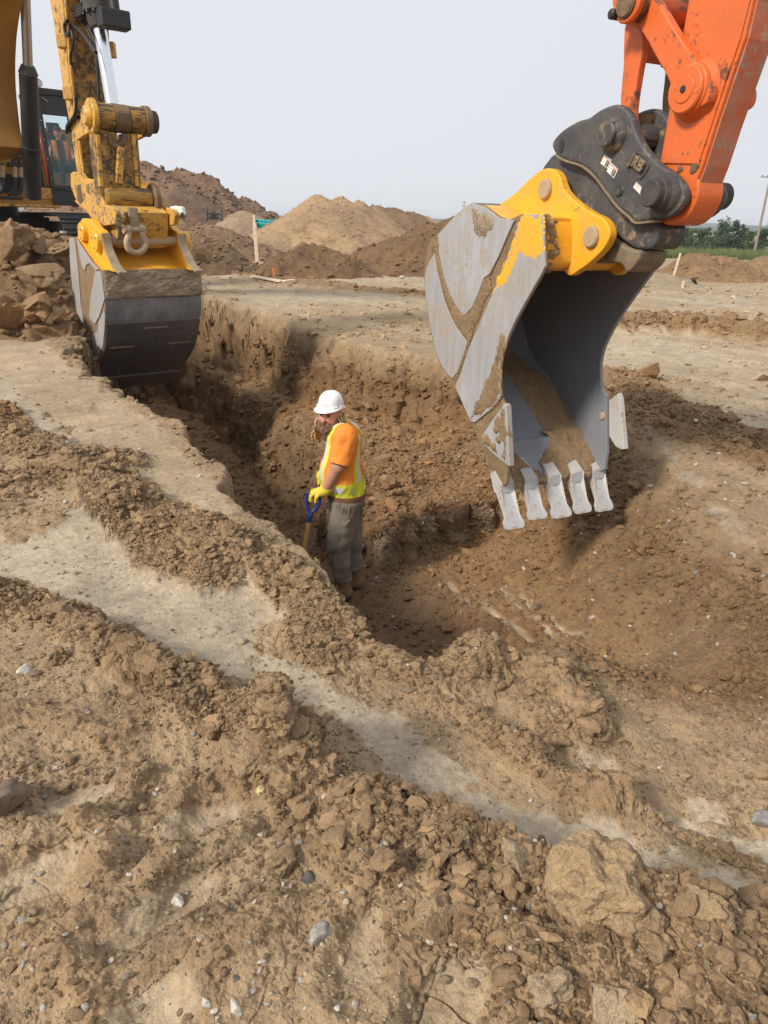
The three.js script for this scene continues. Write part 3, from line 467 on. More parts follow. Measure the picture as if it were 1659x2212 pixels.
// ---------------------------------------------------------------- the orange excavator's arm, quick coupler and bucket (right)
{
  const c3 = (x, y) => [862.7 + 0.48 * x, 0.48 * y], c4 = (x, y) => [862.7 + 0.36 * x, 398.2 + 0.36 * y];
  const tip = atDepth(1107, 1075, 5.2), Fr = frameOf(64.5, tip.clone().addScaledVector(V(Math.sin(64.5 * Math.PI / 180), 0, -Math.cos(64.5 * Math.PI / 180)), -0.045));
  const BW = 0.945, ex = thing('excavator', 'orange excavator arm with dark coupler and grey open bucket hanging over the pit', 'excavator');
  const { slab, cyl, world } = Fr;
  // ---- bucket
  const bk = new THREE.Group(); bk.name = 'bucket'; ex.add(bk); bk.userData.label = 'grey steel bucket with yellow top, mud streaks and five white teeth';
  const back = [[430, 110], [330, 190], [225, 300], [190, 325], [160, 430], [148, 520], [152, 640], [165, 745], [185, 870], [210, 985], [240, 1070], [280, 1140], [330, 1215], [430, 1430], [500, 1600], [560, 1750], [592, 1832]];
  const front = [[640, 1800], [650, 1690], [640, 1500], [635, 1330], [612, 1290], [601, 1200], [600, 1110], [612, 1030], [640, 945], [682, 845], [740, 735], [800, 628], [848, 545], [874, 490], [862, 182], [742, 174], [650, 212], [590, 190], [510, 130]];
  const curve = (pts) => { const q = spline(pts, 5, false); q.push(pts[pts.length - 1]); return q; };
  const side = Fr.trace(curve(back).concat(front.slice(0, 4), curve(front.slice(4, 14)), front.slice(14)), 0, c4), line = Fr.trace(back, 0, c4);
  part('side_plate', slab(side, 0, 0.03), M.mud, bk, 'left side plate of the bucket, filled with mud between its panels');
  part('side_plate', slab(side, BW - 0.03, 0.03), M.steelIn, bk);
  const P = (pts) => Fr.trace(pts, -0.014, c4);
  part('wear_panel', slab(P([[430, 112], [330, 192], [228, 302], [238, 420], [262, 540], [300, 660], [345, 740], [385, 790], [432, 745], [470, 660], [505, 565], [540, 540], [600, 420], [650, 300], [690, 215], [600, 205], [510, 137]]), -0.014, 0.02, 0.005), M.steel, bk);
  part('wear_panel', slab(P(curve([[208, 415], [180, 460], [158, 510], [152, 570], [155, 640], [168, 745], [188, 868], [213, 985], [243, 1068], [283, 1135], [315, 1165]]).concat(curve([[345, 1130], [378, 1040], [408, 945]]), curve([[400, 935], [365, 895], [318, 815], [270, 700], [235, 560]]))), -0.014, 0.02, 0.005), M.steel, bk);
  const strip = P([[742, 176], [862, 183]].concat(curve([[873, 490], [848, 544], [800, 627], [740, 733], [682, 843], [640, 943], [612, 1028], [600, 1110], [601, 1200], [606, 1270]]), [ [560, 1340], [500, 1390], [452, 1430], [428, 1425], [332, 1213], [360, 1150], [415, 980], [470, 860], [520, 740], [600, 560], [660, 400], [705, 260]]));
  part('wear_panel', slab(strip, -0.014, 0.02, 0.005), M.steel, bk);
  part('paint_remnant', mudPatch(Fr, P([[744, 178], [858, 186], [864, 400], [800, 470], [720, 420], [640, 590], [560, 660], [590, 560], [660, 402], [706, 262]]), -0.0165 + 0.003, 0.003), M.bucketYellow, bk, 'yellow paint left on the upper corner of the side plate');
  part('mud', mudPatch(Fr, P([[600, 900], [640, 880], [650, 930], [618, 1020], [604, 1110], [606, 1270], [560, 1345], [470, 1400], [420, 1420], [440, 1350], [500, 1220], [560, 1080]]), -0.024 + 0.012, 0.012), M.mud, bk);
  part('mud', mudPatch(Fr, P([[430, 130], [480, 140], [570, 190], [575, 270], [520, 320], [470, 335], [440, 290]]), -0.034 + 0.03, 0.03), M.mudDry, bk);
  part('mud', mudPatch(Fr, P([[430, 1430], [480, 1410], [560, 1460], [600, 1600], [640, 1690], [600, 1790], [560, 1740], [500, 1600]]), -0.012 + 0.014, 0.014), M.mud, bk);
  part('mud', mudPatch(Fr, P([[195, 330], [222, 340], [240, 430], [262, 540], [300, 650], [345, 735], [385, 785], [432, 742], [470, 655], [505, 560], [535, 548], [540, 620], [490, 740], [440, 860], [412, 960], [378, 1050], [340, 1160], [312, 1165], [345, 1120], [378, 1030], [400, 940], [360, 885], [318, 810], [268, 700], [235, 560], [205, 420], [175, 460]]), -0.02 + 0.012, 0.012), M.mud, bk);
  // shell: outer face, inner face, lip
  const sm = spline(line, 4, false), out = sm;
  part('shell', slab(thick(out, 0.022), 0.03, BW - 0.06, 0.002), M.steelIn, bk);
  const lipLine = sm.slice(Math.floor(sm.length * 0.86));
  part('lip_plate', slab(thick(lipLine.map((p) => [p[0], p[1]]), 0.05, 0.035), 0.032, BW - 0.064, 0.006), M.steelIn, bk);
  // mud caked on the inside: follows the shell, its width varies along it
  const nrm = sm.map((p, i) => { const a = sm[Math.max(0, i - 1)], b = sm[Math.min(sm.length - 1, i + 1)], dx = b[0] - a[0], dy = b[1] - a[1], l = Math.hypot(dx, dy); return [-dy / l, dx / l]; });
  const mudSheet = (i0, i1, lo, hi, name, mat, off = 0.03, n = 34) => {
    const pos = [], uvs = [], idx = [], rows = [];
    for (let i = i0; i <= i1; i++) for (let s = 0; s < 4; s++) rows.push(i + s / 4);
    rows.forEach((r, j) => { const i = Math.min(sm.length - 2, Math.floor(r)), f = r - i, t = (r - i0) / (i1 - i0), a = lo(t), b = hi(t);
      for (let k = 0; k <= n; k++) { const w = lerp(a, b, k / n) + 0.012 * n3(r * 0.7, k * 0.6, 3) + (k === 0 || k === n ? 0.03 * n3(r * 0.9, k, 7) : 0), edge = Math.min(1, Math.min(k, n - k) / 2, Math.min(j, rows.length - 1 - j) / 2), x = lerp(sm[i][0], sm[i + 1][0], f), y = lerp(sm[i][1], sm[i + 1][1], f), d = (off - 0.012) + edge * (0.014 + 0.012 * n3(x * 9, y * 9, w * 9) + 0.006 * n3(x * 30, y * 30, w * 30));
        const p = world(x + nrm[i][0] * d, y + nrm[i][1] * d, w); pos.push(p.x, p.y, p.z); uvs.push(w, r * 0.03); } });
    for (let j = 0; j < rows.length - 1; j++) for (let k = 0; k < n; k++) { const a = j * (n + 1) + k, b = a + n + 1; idx.push(a, a + 1, b, a + 1, b + 1, b); }
    const g = new THREE.BufferGeometry(); g.setAttribute('position', new THREE.Float32BufferAttribute(pos, 3)); g.setAttribute('uv', new THREE.Float32BufferAttribute(uvs, 2)); g.setIndex(idx); g.computeVertexNormals();
    return part(name, g, mat, bk);
  };
  const N = sm.length - 1;
  mudSheet(Math.floor(N * 0.30), Math.floor(N * 0.865), (t) => lerp(0.26, 0.60, Math.pow(t, 1.2)), (t) => lerp(0.52, 0.995, Math.pow(t, 1.25)), 'mud', M.mud);
  mudSheet(Math.floor(N * 0.865), N - 1, (t) => 0.56 - 0.16 * sst(0, 1, t) + 0.05 * Math.sin(t * 9), (t) => 1.0, 'mud', M.mud, 0.062);
  mudSheet(Math.floor(N * 0.90), N - 1, (t) => lerp(0.15, 0.06, t) + 0.02 * Math.sin(t * 7), (t) => lerp(0.24, 0.44, t), 'mud', M.mud, 0.060, 16);
  // teeth on their adapters along the lip
  const b = line[line.length - 1], lq = line[line.length - 3], bt = Fr.uv(...c4(609, 1985), 0), nv = (x, y) => [x / Math.hypot(x, y), y / Math.hypot(x, y)], d1 = nv(b[0] - lq[0], b[1] - lq[1]), d2 = nv(bt[0] - b[0], bt[1] - b[1]), a = [b[0] - d1[0] * 0.5 - d2[0] * 0.5, b[1] - d1[1] * 0.5 - d2[1] * 0.5], dl = Math.hypot(b[0] - a[0], b[1] - a[1]), du = (b[0] - a[0]) / dl, dv = (b[1] - a[1]) / dl;
  const Ld = Fr.U.clone().multiplyScalar(du).addScaledVector(UP, dv), Nd = Ld.clone().cross(Fr.W).normalize();
  const tg = toothGeo(0.305, 0.058, 0.088, 0.085, 0.05), ag = toothGeo(0.05, 0.058, 0.05, 0.12, 0.24);
  const inn = Fr.U.clone().multiplyScalar(nrm[N][0]).addScaledVector(UP, nrm[N][1]);
  for (let i = 0; i < 5; i++) {
    const o = world(b[0], b[1], 0.045 + (BW - 0.08) * i / 4).addScaledVector(inn, 0.022), mt = new THREE.Matrix4().makeBasis(Fr.W, Ld, Fr.W.clone().cross(Ld)).setPosition(o);
    const mt2 = mt.clone().multiply(new THREE.Matrix4().makeRotationX(rr(-0.05, 0.05)).scale(V(rr(0.94, 1.08), rr(0.92, 1.05), 1)));
    const L1 = Fr.U.clone().multiplyScalar(d1[0]).addScaledVector(UP, d1[1]); part('tooth_adapter', ag.clone().applyMatrix4(new THREE.Matrix4().makeBasis(Fr.W, L1, Fr.W.clone().cross(L1)).setPosition(o)), M.tooth, bk);
    part('tooth', tg.clone().applyMatrix4(mt2), M.tooth, bk);
    part('tooth_pin', rod(o.clone().addScaledVector(Fr.W, -0.062).addScaledVector(Ld, 0.07), o.clone().addScaledVector(Fr.W, 0.062).addScaledVector(Ld, 0.07), 0.011), M.pin, bk);
    if (i < 4) { const k = world(b[0], b[1], 0.045 + (BW - 0.08) * (i + 0.5) / 4).addScaledVector(inn, 0.03); const lm = lump(2, 0.3, 0.6, 3, 0.06, 0.05, 0.03).applyMatrix4(new THREE.Matrix4().makeBasis(Fr.W, Ld, Fr.W.clone().cross(Ld)).setPosition(k)); part('mud', lm, M.mud, bk); }
  }
  part('side_cutter', slab(Fr.trace([[628, 1314], [642, 1330], [660, 1690], [652, 1692], [560, 1618], [492, 1545], [500, 1500], [545, 1430], [590, 1370]], -0.05, c4), -0.05, 0.045), M.steel, bk);
  for (const q of [[[625, 1325], [640, 1340], [650, 1560], [640, 1680], [600, 1640], [620, 1560], [590, 1500], [560, 1440], [560, 1415]], [[500, 1500], [530, 1480], [560, 1540], [600, 1600], [590, 1630], [550, 1605], [498, 1548]]]) part('mud', mudPatch(Fr, Fr.trace(q, -0.05, c4), -0.06 + 0.014, 0.014), M.mud, bk);
  part('side_cutter', slab(Fr.trace([[1310, 1253], [1322, 1290], [1349, 1588], [1330, 1592], [1296, 1572], [1250, 1500], [1205, 1440], [1205, 1350], [1252, 1300]], BW + 0.005, c4), BW + 0.005, 0.045), M.tooth, bk);
  for (const [x, y] of [[510, 1535], [560, 1575], [575, 1470], [590, 1530]]) { const q = Fr.uv(...c4(x, y), -0.06); part('bolt', cyl(q[0], q[1], -0.066, -0.04, 0.028, 0.03, 18), M.mud, bk); }
  { const q = Fr.uv(...c4(1220, 1390), BW - 0.03); part('bolt', cyl(q[0], q[1], BW - 0.045, BW - 0.02, 0.03, 0.03, 18), M.pin, bk); }
  part('top_plate', slab(thick(Fr.trace([[862, 200], [742, 190], [650, 230], [590, 205], [510, 150], [435, 130]], 0.03, c4), 0.03), 0.03, BW - 0.06, 0.003), M.bucketYellow, bk);
  // top tube and hanger plates
  part('torque_tube', slab(spline(Fr.trace([[450, 135], [520, 128], [590, 172], [655, 205], [740, 190], [850, 200], [866, 260], [866, 420], [858, 480], [800, 520], [700, 440], [560, 300]], 0.03, c4), 3), 0.03, BW - 0.06, 0.01), M.bucketYellow, bk);
  const ear = spline(Fr.trace([[638, 764], [690, 762], [718, 790], [740, 852], [800, 914], [870, 960], [918, 985], [942, 1022], [946, 1060], [925, 1108], [880, 1160], [800, 1222], [764, 1240], [735, 1212], [722, 1160], [690, 1090], [590, 1040], [500, 990], [425, 950], [520, 868]], 0.25, c3), 4);
  part('hanger_plate', slab(ear, 0.25, 0.06, 0.008), M.bucketYellow, bk);
  part('hanger_plate', slab(ear, BW - 0.31, 0.06, 0.008), M.bucketYellow, bk);
  for (const [x, y] of [[645, 851], [852, 1066]]) { const q = Fr.uv(...c3(x, y), 0.22); part('bucket_pin', cyl(q[0], q[1], 0.222, BW - 0.22, 0.063), M.pin, bk); }
  for (const [x, y, w, r] of [[880, 260, 0.07, 0.07], [895, 350, 0.09, 0.085], [885, 440, 0.08, 0.075], [905, 310, 0.13, 0.06], [900, 470, 0.14, 0.055]]) { const q = Fr.uv(...c4(x - 12, y), w), p = world(q[0], q[1], w); part('mud', lump(10, 0.35, 0.9, 0, r, r * 1.1, r * 0.7, 0.08).translate(p.x, p.y, p.z), M.mud, bk); }
  // ---- quick coupler
  const qc = new THREE.Group(); qc.name = 'quick_coupler'; ex.add(qc); qc.userData.label = 'dark grey quick coupler with warning stickers and raised letters';
  const plate = spline(Fr.trace([[968, 470], [1005, 478], [1040, 518], [1066, 600], [1105, 668], [1170, 738], [1240, 788], [1280, 848], [1276, 905], [1225, 968], [1150, 988], [1056, 994], [1035, 972], [985, 930], [932, 862], [880, 792], [820, 742], [740, 715], [700, 690], [686, 648], [718, 600], [800, 545], [850, 530], [905, 492]], 0.305, c3), 4);
  part('coupler_plate', slab(plate, 0.305, 0.055, 0.016), M.coupler, qc);
  part('coupler_plate', slab(plate, BW - 0.36, 0.055, 0.016), M.coupler, qc);
  part('coupler_body', slab(spline(Fr.trace([[640, 770], [665, 725], [700, 690], [780, 700], [860, 740], [930, 830], [1000, 930], [1060, 990], [1130, 985], [1172, 1030], [1140, 1112], [1100, 1122], [1058, 1116], [1000, 1078], [960, 1045], [925, 1005], [880, 980], [800, 935], [735, 880], [690, 850]], 0.365, c3), 4), 0.365, BW - 0.73, 0.016), M.coupler, qc);
  part('coupler_body', slab(spline(Fr.trace([[930, 1040], [1000, 1100], [1050, 1122], [1085, 1130], [1070, 1180], [1020, 1225], [1000, 1190], [970, 1180], [930, 1175], [870, 1180]], 0.36, c3), 3), 0.36, BW - 0.72, 0.016), M.couplerEdge, qc);
  part('edge_rim', slab(thick(spline(Fr.trace([[700, 692], [740, 716], [820, 743], [880, 793], [932, 863], [985, 931], [1035, 973], [1056, 995], [1150, 989]], 0.30, c3), 4, false), -0.014), 0.299, 0.06, 0.004), M.couplerEdge, qc);
  const pinAt = (x, y, r, R, l, parent, m = M.coupler) => { const q = Fr.uv(...c3(x, y), 0.305 - l); part('boss', cyl(q[0], q[1], 0.27, 0.31, R * 1.12, R * 1.25), m, parent); part('boss', cyl(q[0], q[1], 0.305 - l * 0.62, 0.28, R * 0.94, R), m, parent); part('pivot_pin', cyl(q[0], q[1], 0.305 - l, BW - 0.305 + l, r), m, parent); return q; };
  const cp = pinAt(922, 602, 0.07, 0.08, 0.08, qc), sp = pinAt(1122, 868, 0.072, 0.084, 0.12, qc, M.blackDust);
  { const q = Fr.uv(...c3(990, 860), 0.305); part('plug', cyl(q[0], q[1], 0.298, 0.32, 0.036, 0.036, 24), M.black, qc); part('plug', cyl(q[0] - 0.005, q[1] - 0.004, 0.294, 0.32, 0.025, 0.025, 24), M.blackDust, qc); }
  { const q = Fr.uv(...c3(731, 658), 0.305), e = []; for (let i = 0; i < 20; i++) { const t = i / 20 * 6.283; e.push([q[0] + 0.024 * Math.cos(t), q[1] + 0.042 * Math.sin(t)]); } part('lifting_hole', slab(e, 0.301, 0.02, 0), M.black, qc); }
  { const q = Fr.uv(...c3(1048, 1062), 0.365); part('plug', cyl(q[0], q[1], 0.358, 0.39, 0.03, 0.03, 24), M.couplerEdge, qc); }
  // stickers with pictograms and an orange heading
  const stick = (kind) => { const c = document.createElement('canvas'); c.width = 128; c.height = 200; const x = c.getContext('2d'); x.fillStyle = '#e9e6dd'; x.fillRect(0, 0, 128, 200); x.fillStyle = '#c9622a'; x.fillRect(8, 8, 112, 34); x.fillStyle = '#e9e6dd'; x.fillRect(26, 20, 76, 10);
    if (kind) { x.fillStyle = '#2a2a2c'; x.fillRect(64, 50, 56, 140); x.fillStyle = '#d8d4c8'; for (let i = 0; i < 9; i++) x.fillRect(70, 60 + i * 14, 44 - (i * 7) % 18, 4); x.strokeStyle = '#333'; x.lineWidth = 5; x.beginPath(); x.moveTo(20, 150); x.lineTo(44, 90); x.lineTo(30, 70); x.moveTo(14, 180); x.lineTo(56, 176); x.stroke(); } else { x.fillStyle = '#8d8b85'; for (let i = 0; i < 8; i++) x.fillRect(12, 56 + i * 16, 104 - (i * 13) % 30, 5); }
    const t = new THREE.CanvasTexture(c); t.colorSpace = THREE.SRGBColorSpace; return new THREE.MeshStandardMaterial({ map: t, roughness: 0.5 }); };
  const sticker = (x0, y0, x1, y1, x2, y2, m) => { // corners: top left, top right, bottom left
    const A = Fr.at(...c3(x0, y0), 0.30), B = Fr.at(...c3(x1, y1), 0.30), C = Fr.at(...c3(x2, y2), 0.30), D = B.clone().add(C).sub(A), n = Fr.W.clone().multiplyScalar(-0.0035), pos = [], uvs = [], idx = [];
    for (const [p, u, v] of [[A, 0, 1], [B, 1, 1], [C, 0, 0], [D, 1, 0]]) { pos.push(p.x, p.y, p.z); uvs.push(u, v); } for (const [p, u, v] of [[A, 0, 1], [B, 1, 1], [C, 0, 0], [D, 1, 0]]) { const q = p.clone().sub(n); pos.push(q.x, q.y, q.z); uvs.push(u, v); }
    idx.push(0, 2, 1, 1, 2, 3, 4, 5, 6, 5, 7, 6, 0, 1, 4, 1, 5, 4, 2, 6, 3, 3, 6, 7, 0, 4, 2, 2, 4, 6, 1, 3, 5, 3, 7, 5);
    const g = new THREE.BufferGeometry(); g.setAttribute('position', new THREE.Float32BufferAttribute(pos, 3)); g.setAttribute('uv', new THREE.Float32BufferAttribute(uvs, 2)); g.setIndex(idx); const gg = g.toNonIndexed(); gg.computeVertexNormals(); part('warning_sticker', gg, m, qc); };
  const s1 = stick(1), s0 = stick(0);
  sticker(923, 697, 954, 721, 905, 735, s1); sticker(952, 732, 984, 763, 933, 771, s1); sticker(1066, 820, 1098, 852, 1052, 843, s0);
  // raised letters
  const font = await new FontLoader().loadAsync('fonts/droid/droid_sans_bold.typeface.json');
  { const o = Fr.at(...c3(1040, 735), 0.305), e = Fr.at(...c3(1105, 785), 0.305), xd = e.clone().sub(o).normalize(), zd = Fr.W.clone().negate(), yd = zd.clone().cross(xd);
    const g = new TextGeometry('JRB', { font, size: 0.055, depth: 0.018, curveSegments: 6, bevelEnabled: true, bevelThickness: 0.004, bevelSize: 0.004, bevelSegments: 1 });
    g.applyMatrix4(new THREE.Matrix4().makeBasis(xd, yd, zd).setPosition(o.addScaledVector(zd, 0.001))); part('raised_letters', g, M.letters, qc); }
  part('badge_border', slab(thick(spline(Fr.trace([[1035, 742], [1050, 700], [1070, 690], [1100, 705], [1124, 738], [1118, 762], [1086, 800], [1070, 790]], 0.305, c3), 3, true).concat([Fr.uv(...c3(1035, 742), 0.305)]), 0.007), 0.297, 0.014, 0.003), M.coupler, qc);
  // ---- stick (dipper arm)
  const st = new THREE.Group(); st.name = 'stick'; ex.add(st); st.userData.label = 'orange stick of the arm, paint chipped and scraped';
  const so = 0.37, sw = BW - 0.74;
  const edgeL = [[1200, 962], [1170, 740], [1200, 560], [1216, 470], [1296, 20], [1380, -460], [1470, -960]], edgeR = [[1900, -960], [1740, -460], [1590, 0], [1552, 170], [1490, 352], [1420, 560], [1362, 745], [1308, 886]];
  const stickO = Fr.trace(edgeL.concat(edgeR), so, c3);
  part('box_section', slab(stickO, so, sw, 0.012), M.orange, st);
  part('side_doubler', slab(Fr.trace([[1185, 735], [1212, 560], [1228, 470], [1308, 20], [1330, -100], [1420, -460], [1700, -460], [1570, 20], [1530, 178], [1470, 352], [1402, 560], [1345, 730], [1345, 738]], so - 0.012, c3), so - 0.012, 0.02, 0.005), M.orange, st);
  const faceT = edgeR.map((p) => Fr.uv(...c3(p[0], p[1]), so));
  { const o = faceT.map((p) => [p[0], p[1]]); part('front_plate', slab(thick(o.slice(0, -1).concat([[lerp(o[6][0], o[7][0], 0.93), lerp(o[6][1], o[7][1], 0.93)]]), 0.012), so + 0.02, sw - 0.04, 0.003), M.orangeFace, st); }
  part('end_boss', cyl(sp[0], sp[1], so + 0.005, so + sw - 0.005, 0.160, 0.160, 48), M.orange, st);
  { const q = Fr.uv(...c3(1300, 405), so); const f = Fr.uv(...c3(1280, 402), 0.27);
    part('boss', cyl(f[0], f[1], 0.325, so, 0.13, 0.15), M.orange, st); part('boss', cyl(f[0], f[1], 0.29, 0.33, 0.122, 0.125), M.orange, st); part('pivot_pin', cyl(f[0], f[1], 0.27, so + sw - 0.03, 0.112), M.orange, st); part('pivot_pin', cyl(f[0], f[1], 0.264, 0.28, 0.066), M.orange, st); part('pivot_pin', cyl(f[0], f[1], 0.258, 0.27, 0.02, 0.02, 6), M.black, st);
    part('grease', mudPatch(Fr, Fr.trace([[1380, 300], [1420, 320], [1432, 400], [1410, 470], [1350, 540], [1290, 545], [1262, 500], [1330, 505], [1392, 450], [1400, 380]], so - 0.013, c3), so - 0.016 + 0.006, 0.006), M.black, st); }
  for (const pts of [[[1290, 635], [1308, 625], [1306, 670], [1318, 690], [1310, 712], [1275, 718], [1268, 690], [1292, 680]], [[1330, 715], [1345, 712], [1338, 740], [1308, 770], [1305, 755]], [[1355, 620], [1375, 612], [1370, 650], [1356, 665]], [[1250, 750], [1275, 745], [1268, 780], [1240, 775]]]) part('grease', mudPatch(Fr, Fr.trace(pts, so - 0.013, c3), so - 0.016 + 0.006, 0.006), M.rust, st);
  // ---- links
  const lk = new THREE.Group(); lk.name = 'tipping_linkage'; ex.add(lk);
  const idl = spline(Fr.trace([[1000, -70], [1085, -66], [1150, -10], [1250, 150], [1355, 305], [1402, 385], [1388, 455], [1312, 492], [1242, 470], [1214, 422], [1214, 372], [1168, 282], [1110, 180], [1060, 110], [1000, 88], [962, 40], [960, -20]], 0.305, c3), 4);
  part('idler_lever', slab(idl, 0.305, 0.055, 0.01), M.orange, lk); part('idler_lever', slab(idl, BW - 0.36, 0.055, 0.01), M.orange, lk);
  const A = Fr.uv(...c3(1012, 10), 0.2);
  part('pivot_pin', cyl(A[0], A[1], 0.2, BW - 0.2, 0.072), M.rust, lk); part('boss', cyl(A[0], A[1], 0.22, 0.26, 0.095), M.orange, lk); part('boss', cyl(A[0], A[1], 0.305, BW - 0.305, 0.10), M.orange, lk);
  { const q = Fr.uv(...c3(972, 66), 0.22); part('grease_fitting', cyl(q[0], q[1], 0.18, 0.26, 0.026, 0.026, 14), M.black, lk); }
  const leg = spline(Fr.trace([[1020, 96], [1075, 110], [1098, 184], [1072, 340], [1050, 530], [1085, 650], [1050, 640], [1010, 560], [994, 470], [1006, 300]], 0.375, c3), 4);
  part('power_link_leg', slab(leg, 0.375, 0.05, 0.01), M.orange, lk); part('power_link_leg', slab(leg, 0.70, 0.05, 0.01), M.rust, lk);
  const t0 = Fr.uv(...c3(1080, 150), 0.53), t1 = Fr.uv(...c3(1120, 285), 0.53), b1 = Fr.uv(...c3(1095, 520), 0.53), b0 = Fr.uv(...c3(1080, 640), 0.53);
  part('cross_plate', slab(thick([t0, t1], 0.05), 0.42, 0.29, 0.012), M.orange, lk); part('cross_plate', slab(thick([b1, b0], 0.05), 0.42, 0.29, 0.012), M.rust, lk);
  for (const [p, s] of [[t1, 1], [b1, -1]]) for (const w of [0.43, 0.695]) part('cross_plate', rod(world(p[0], p[1], w), world(p[0], p[1] + s * 0.1, w), 0.05, 0.03, 14), M.rust, lk);
  part('bucket_cylinder', rod(world(A[0], A[1], BW / 2), world(A[0] + 0.25, A[1] + 1.8, BW / 2), 0.065, 0.065, 28), M.chrome, lk);
  rebase(ex, V(Fr.world(b[0], b[1], BW / 2).x, groundY(...[Fr.world(b[0], b[1], BW / 2).x, Fr.world(b[0], b[1], BW / 2).z]), Fr.world(b[0], b[1], BW / 2).z));
}
// ---------------------------------------------------------------- the yellow excavator (left)
{
  const c1 = (x, y) => [0.288 * x, 0.288 * y], c2 = (x, y) => [99.5 + 0.24 * x, 431.3 + 0.24 * y];
  const Fr = frameOf(52, atDepth(225, 655, 9.0)), { W, U } = Fr, BW = 1.30;
  const ex = thing('excavator', 'yellow tracked excavator with its bucket lowered into the trench', 'excavator');
  const { slab, cyl, world } = Fr, T1 = (p, o) => Fr.trace(p, o, c1), T2 = (p, o) => Fr.trace(p, o, c2);
  const onU = (X, Y, u) => hitPlane(X, Y, U, u);        // a plane across the arm
  const wOf = (p) => p.dot(W) - Fr.c0;
  // ---- bucket
  const bk = new THREE.Group(); bk.name = 'bucket'; ex.add(bk); bk.userData.label = 'bucket seen from behind, dark worn shell under a dried mud crust';
  const wrap = [[492, 640], [506, 720], [522, 840], [531, 960], [535, 1060], [533, 1180], [524, 1320], [500, 1430], [460, 1530], [412, 1610], [362, 1680]];
  const rim = [[330, 1640], [303, 1550], [286, 1480], [268, 1300], [262, 1150], [250, 980], [238, 830], [216, 600], [205, 350], [225, 337], [245, 336], [275, 355], [350, 468], [420, 570]];
  const side = T2(wrap.concat(rim), 0);
  part('side_plate', slab(side, 0, 0.035), M.mud, bk, 'left side plate with mud streaked down the middle');
  part('side_plate', slab(side, BW - 0.035, 0.035), M.steel, bk);
  part('wear_panel', slab(T2([[208, 352], [226, 340], [243, 342], [262, 400], [275, 520], [288, 640], [300, 800], [312, 950], [330, 1040], [345, 1150], [340, 1250], [350, 1400], [342, 1500], [346, 1640], [330, 1636], [304, 1548], [287, 1478], [282, 1300], [274, 1150], [262, 980], [250, 900], [239, 828], [217, 600]], -0.012), -0.012, 0.016, 0.004), M.steel, bk);
  part('wear_panel', slab(T2([[276, 360], [350, 472], [418, 572], [470, 625], [440, 640], [425, 610], [390, 572], [360, 590], [345, 640], [320, 600], [300, 500]], -0.012), -0.012, 0.016, 0.004), M.steel, bk);
  part('wear_panel', slab(T2([[440, 640], [488, 650], [503, 730], [518, 850], [524, 900], [480, 1040], [440, 1120], [415, 1100], [385, 1050], [395, 900], [420, 760], [430, 690]], -0.012), -0.012, 0.016, 0.004), M.steel, bk);
  part('wear_panel', slab(T2([[470, 1110], [524, 990], [528, 1060], [524, 1180], [510, 1320], [490, 1370], [440, 1500], [395, 1565], [372, 1550], [370, 1420], [378, 1290], [420, 1210], [460, 1190]], -0.012), -0.012, 0.016, 0.004), M.steel, bk);
  // shell: light upper strip, darker wear plate wrapped round the heel
  const wr = spline(T2(wrap, 0), 4, false), top = T2([[492, 640], [420, 570], [350, 468], [275, 355], [236, 338]], 0);
  part('shell', slab(thick(wr, -0.03), 0.03, BW - 0.06, 0.003), M.wearTop, bk);
  part('top_plate', slab(thick(spline(top, 3, false), 0.03), 0.03, BW - 0.06, 0.003), M.bucketYellow, bk);
  const heel = wr.slice(Math.floor(wr.length * 0.46));
  part('heel_plate', slab(thick(heel, 0.014), 0.01, BW - 0.02, 0.004), M.wear, bk);
  const upper = wr.slice(Math.floor(wr.length * 0.25), Math.floor(wr.length * 0.46));
  part('back_plate', slab(thick(upper, 0.006), 0.004, BW - 0.008, 0.002), M.wearTop, bk);
  const slot = (i, w0, w1) => { const p = wr[i], q = wr[i + 1], l = Math.hypot(q[0] - p[0], q[1] - p[1]), d = [(q[0] - p[0]) / l, (q[1] - p[1]) / l], n = [-d[1] * -1, -d[0]]; // outward
    const o = [p[0] + d[1] * -0.0, p[1]]; const a = world(o[0], o[1], w0), b = world(o[0], o[1], w1), out = U.clone().multiplyScalar(-d[1]).addScaledVector(UP, d[0]); a.addScaledVector(out, 0.003); b.addScaledVector(out, 0.003); return rod(a, b, 0.022, 0.022, 14); };
  const k0 = wr.length; 
  part('plug_weld', slot(Math.floor(k0 * 0.50), 0.50, 0.83), M.couplerEdge, bk); part('plug_weld', slot(Math.floor(k0 * 0.62), 0.07, 0.40), M.couplerEdge, bk); part('plug_weld', slot(Math.floor(k0 * 0.62), 0.88, 1.19), M.couplerEdge, bk);
  // dried mud crust on the upper back
  { const pr = wr.slice(0, Math.floor(wr.length * 0.27)), pos = [], uvs = [], idx = [], n = 60, rows = [];
    for (let i = 0; i < pr.length - 1; i++) for (let s = 0; s < 5; s++) rows.push(i + s / 5);
    rows.forEach((r, j) => { const i = Math.floor(r), f = r - i, x = lerp(pr[i][0], pr[i + 1][0], f), y = lerp(pr[i][1], pr[i + 1][1], f);
      for (let k = 0; k <= n; k++) { const w = lerp(-0.01, BW + 0.01, k / n), t = j / (rows.length - 1), edge = Math.min(1, (rows.length - 1 - j) / 4 + 0.5 + n3(w * 5, 3, 1), Math.min(k, n - k) / 1.5), d = 0.008 + Math.max(-0.02, edge) * (0.022 + 0.018 * n3(w * 5, y * 9, 2) + 0.010 * n3(w * 16, y * 24, 4) + 0.006 * n3(w * 40, y * 60, 6));
        const p = world(x + d, y + 0.3 * d * (1 - t), w); pos.push(p.x, p.y, p.z); uvs.push(w, r * 0.03); } });
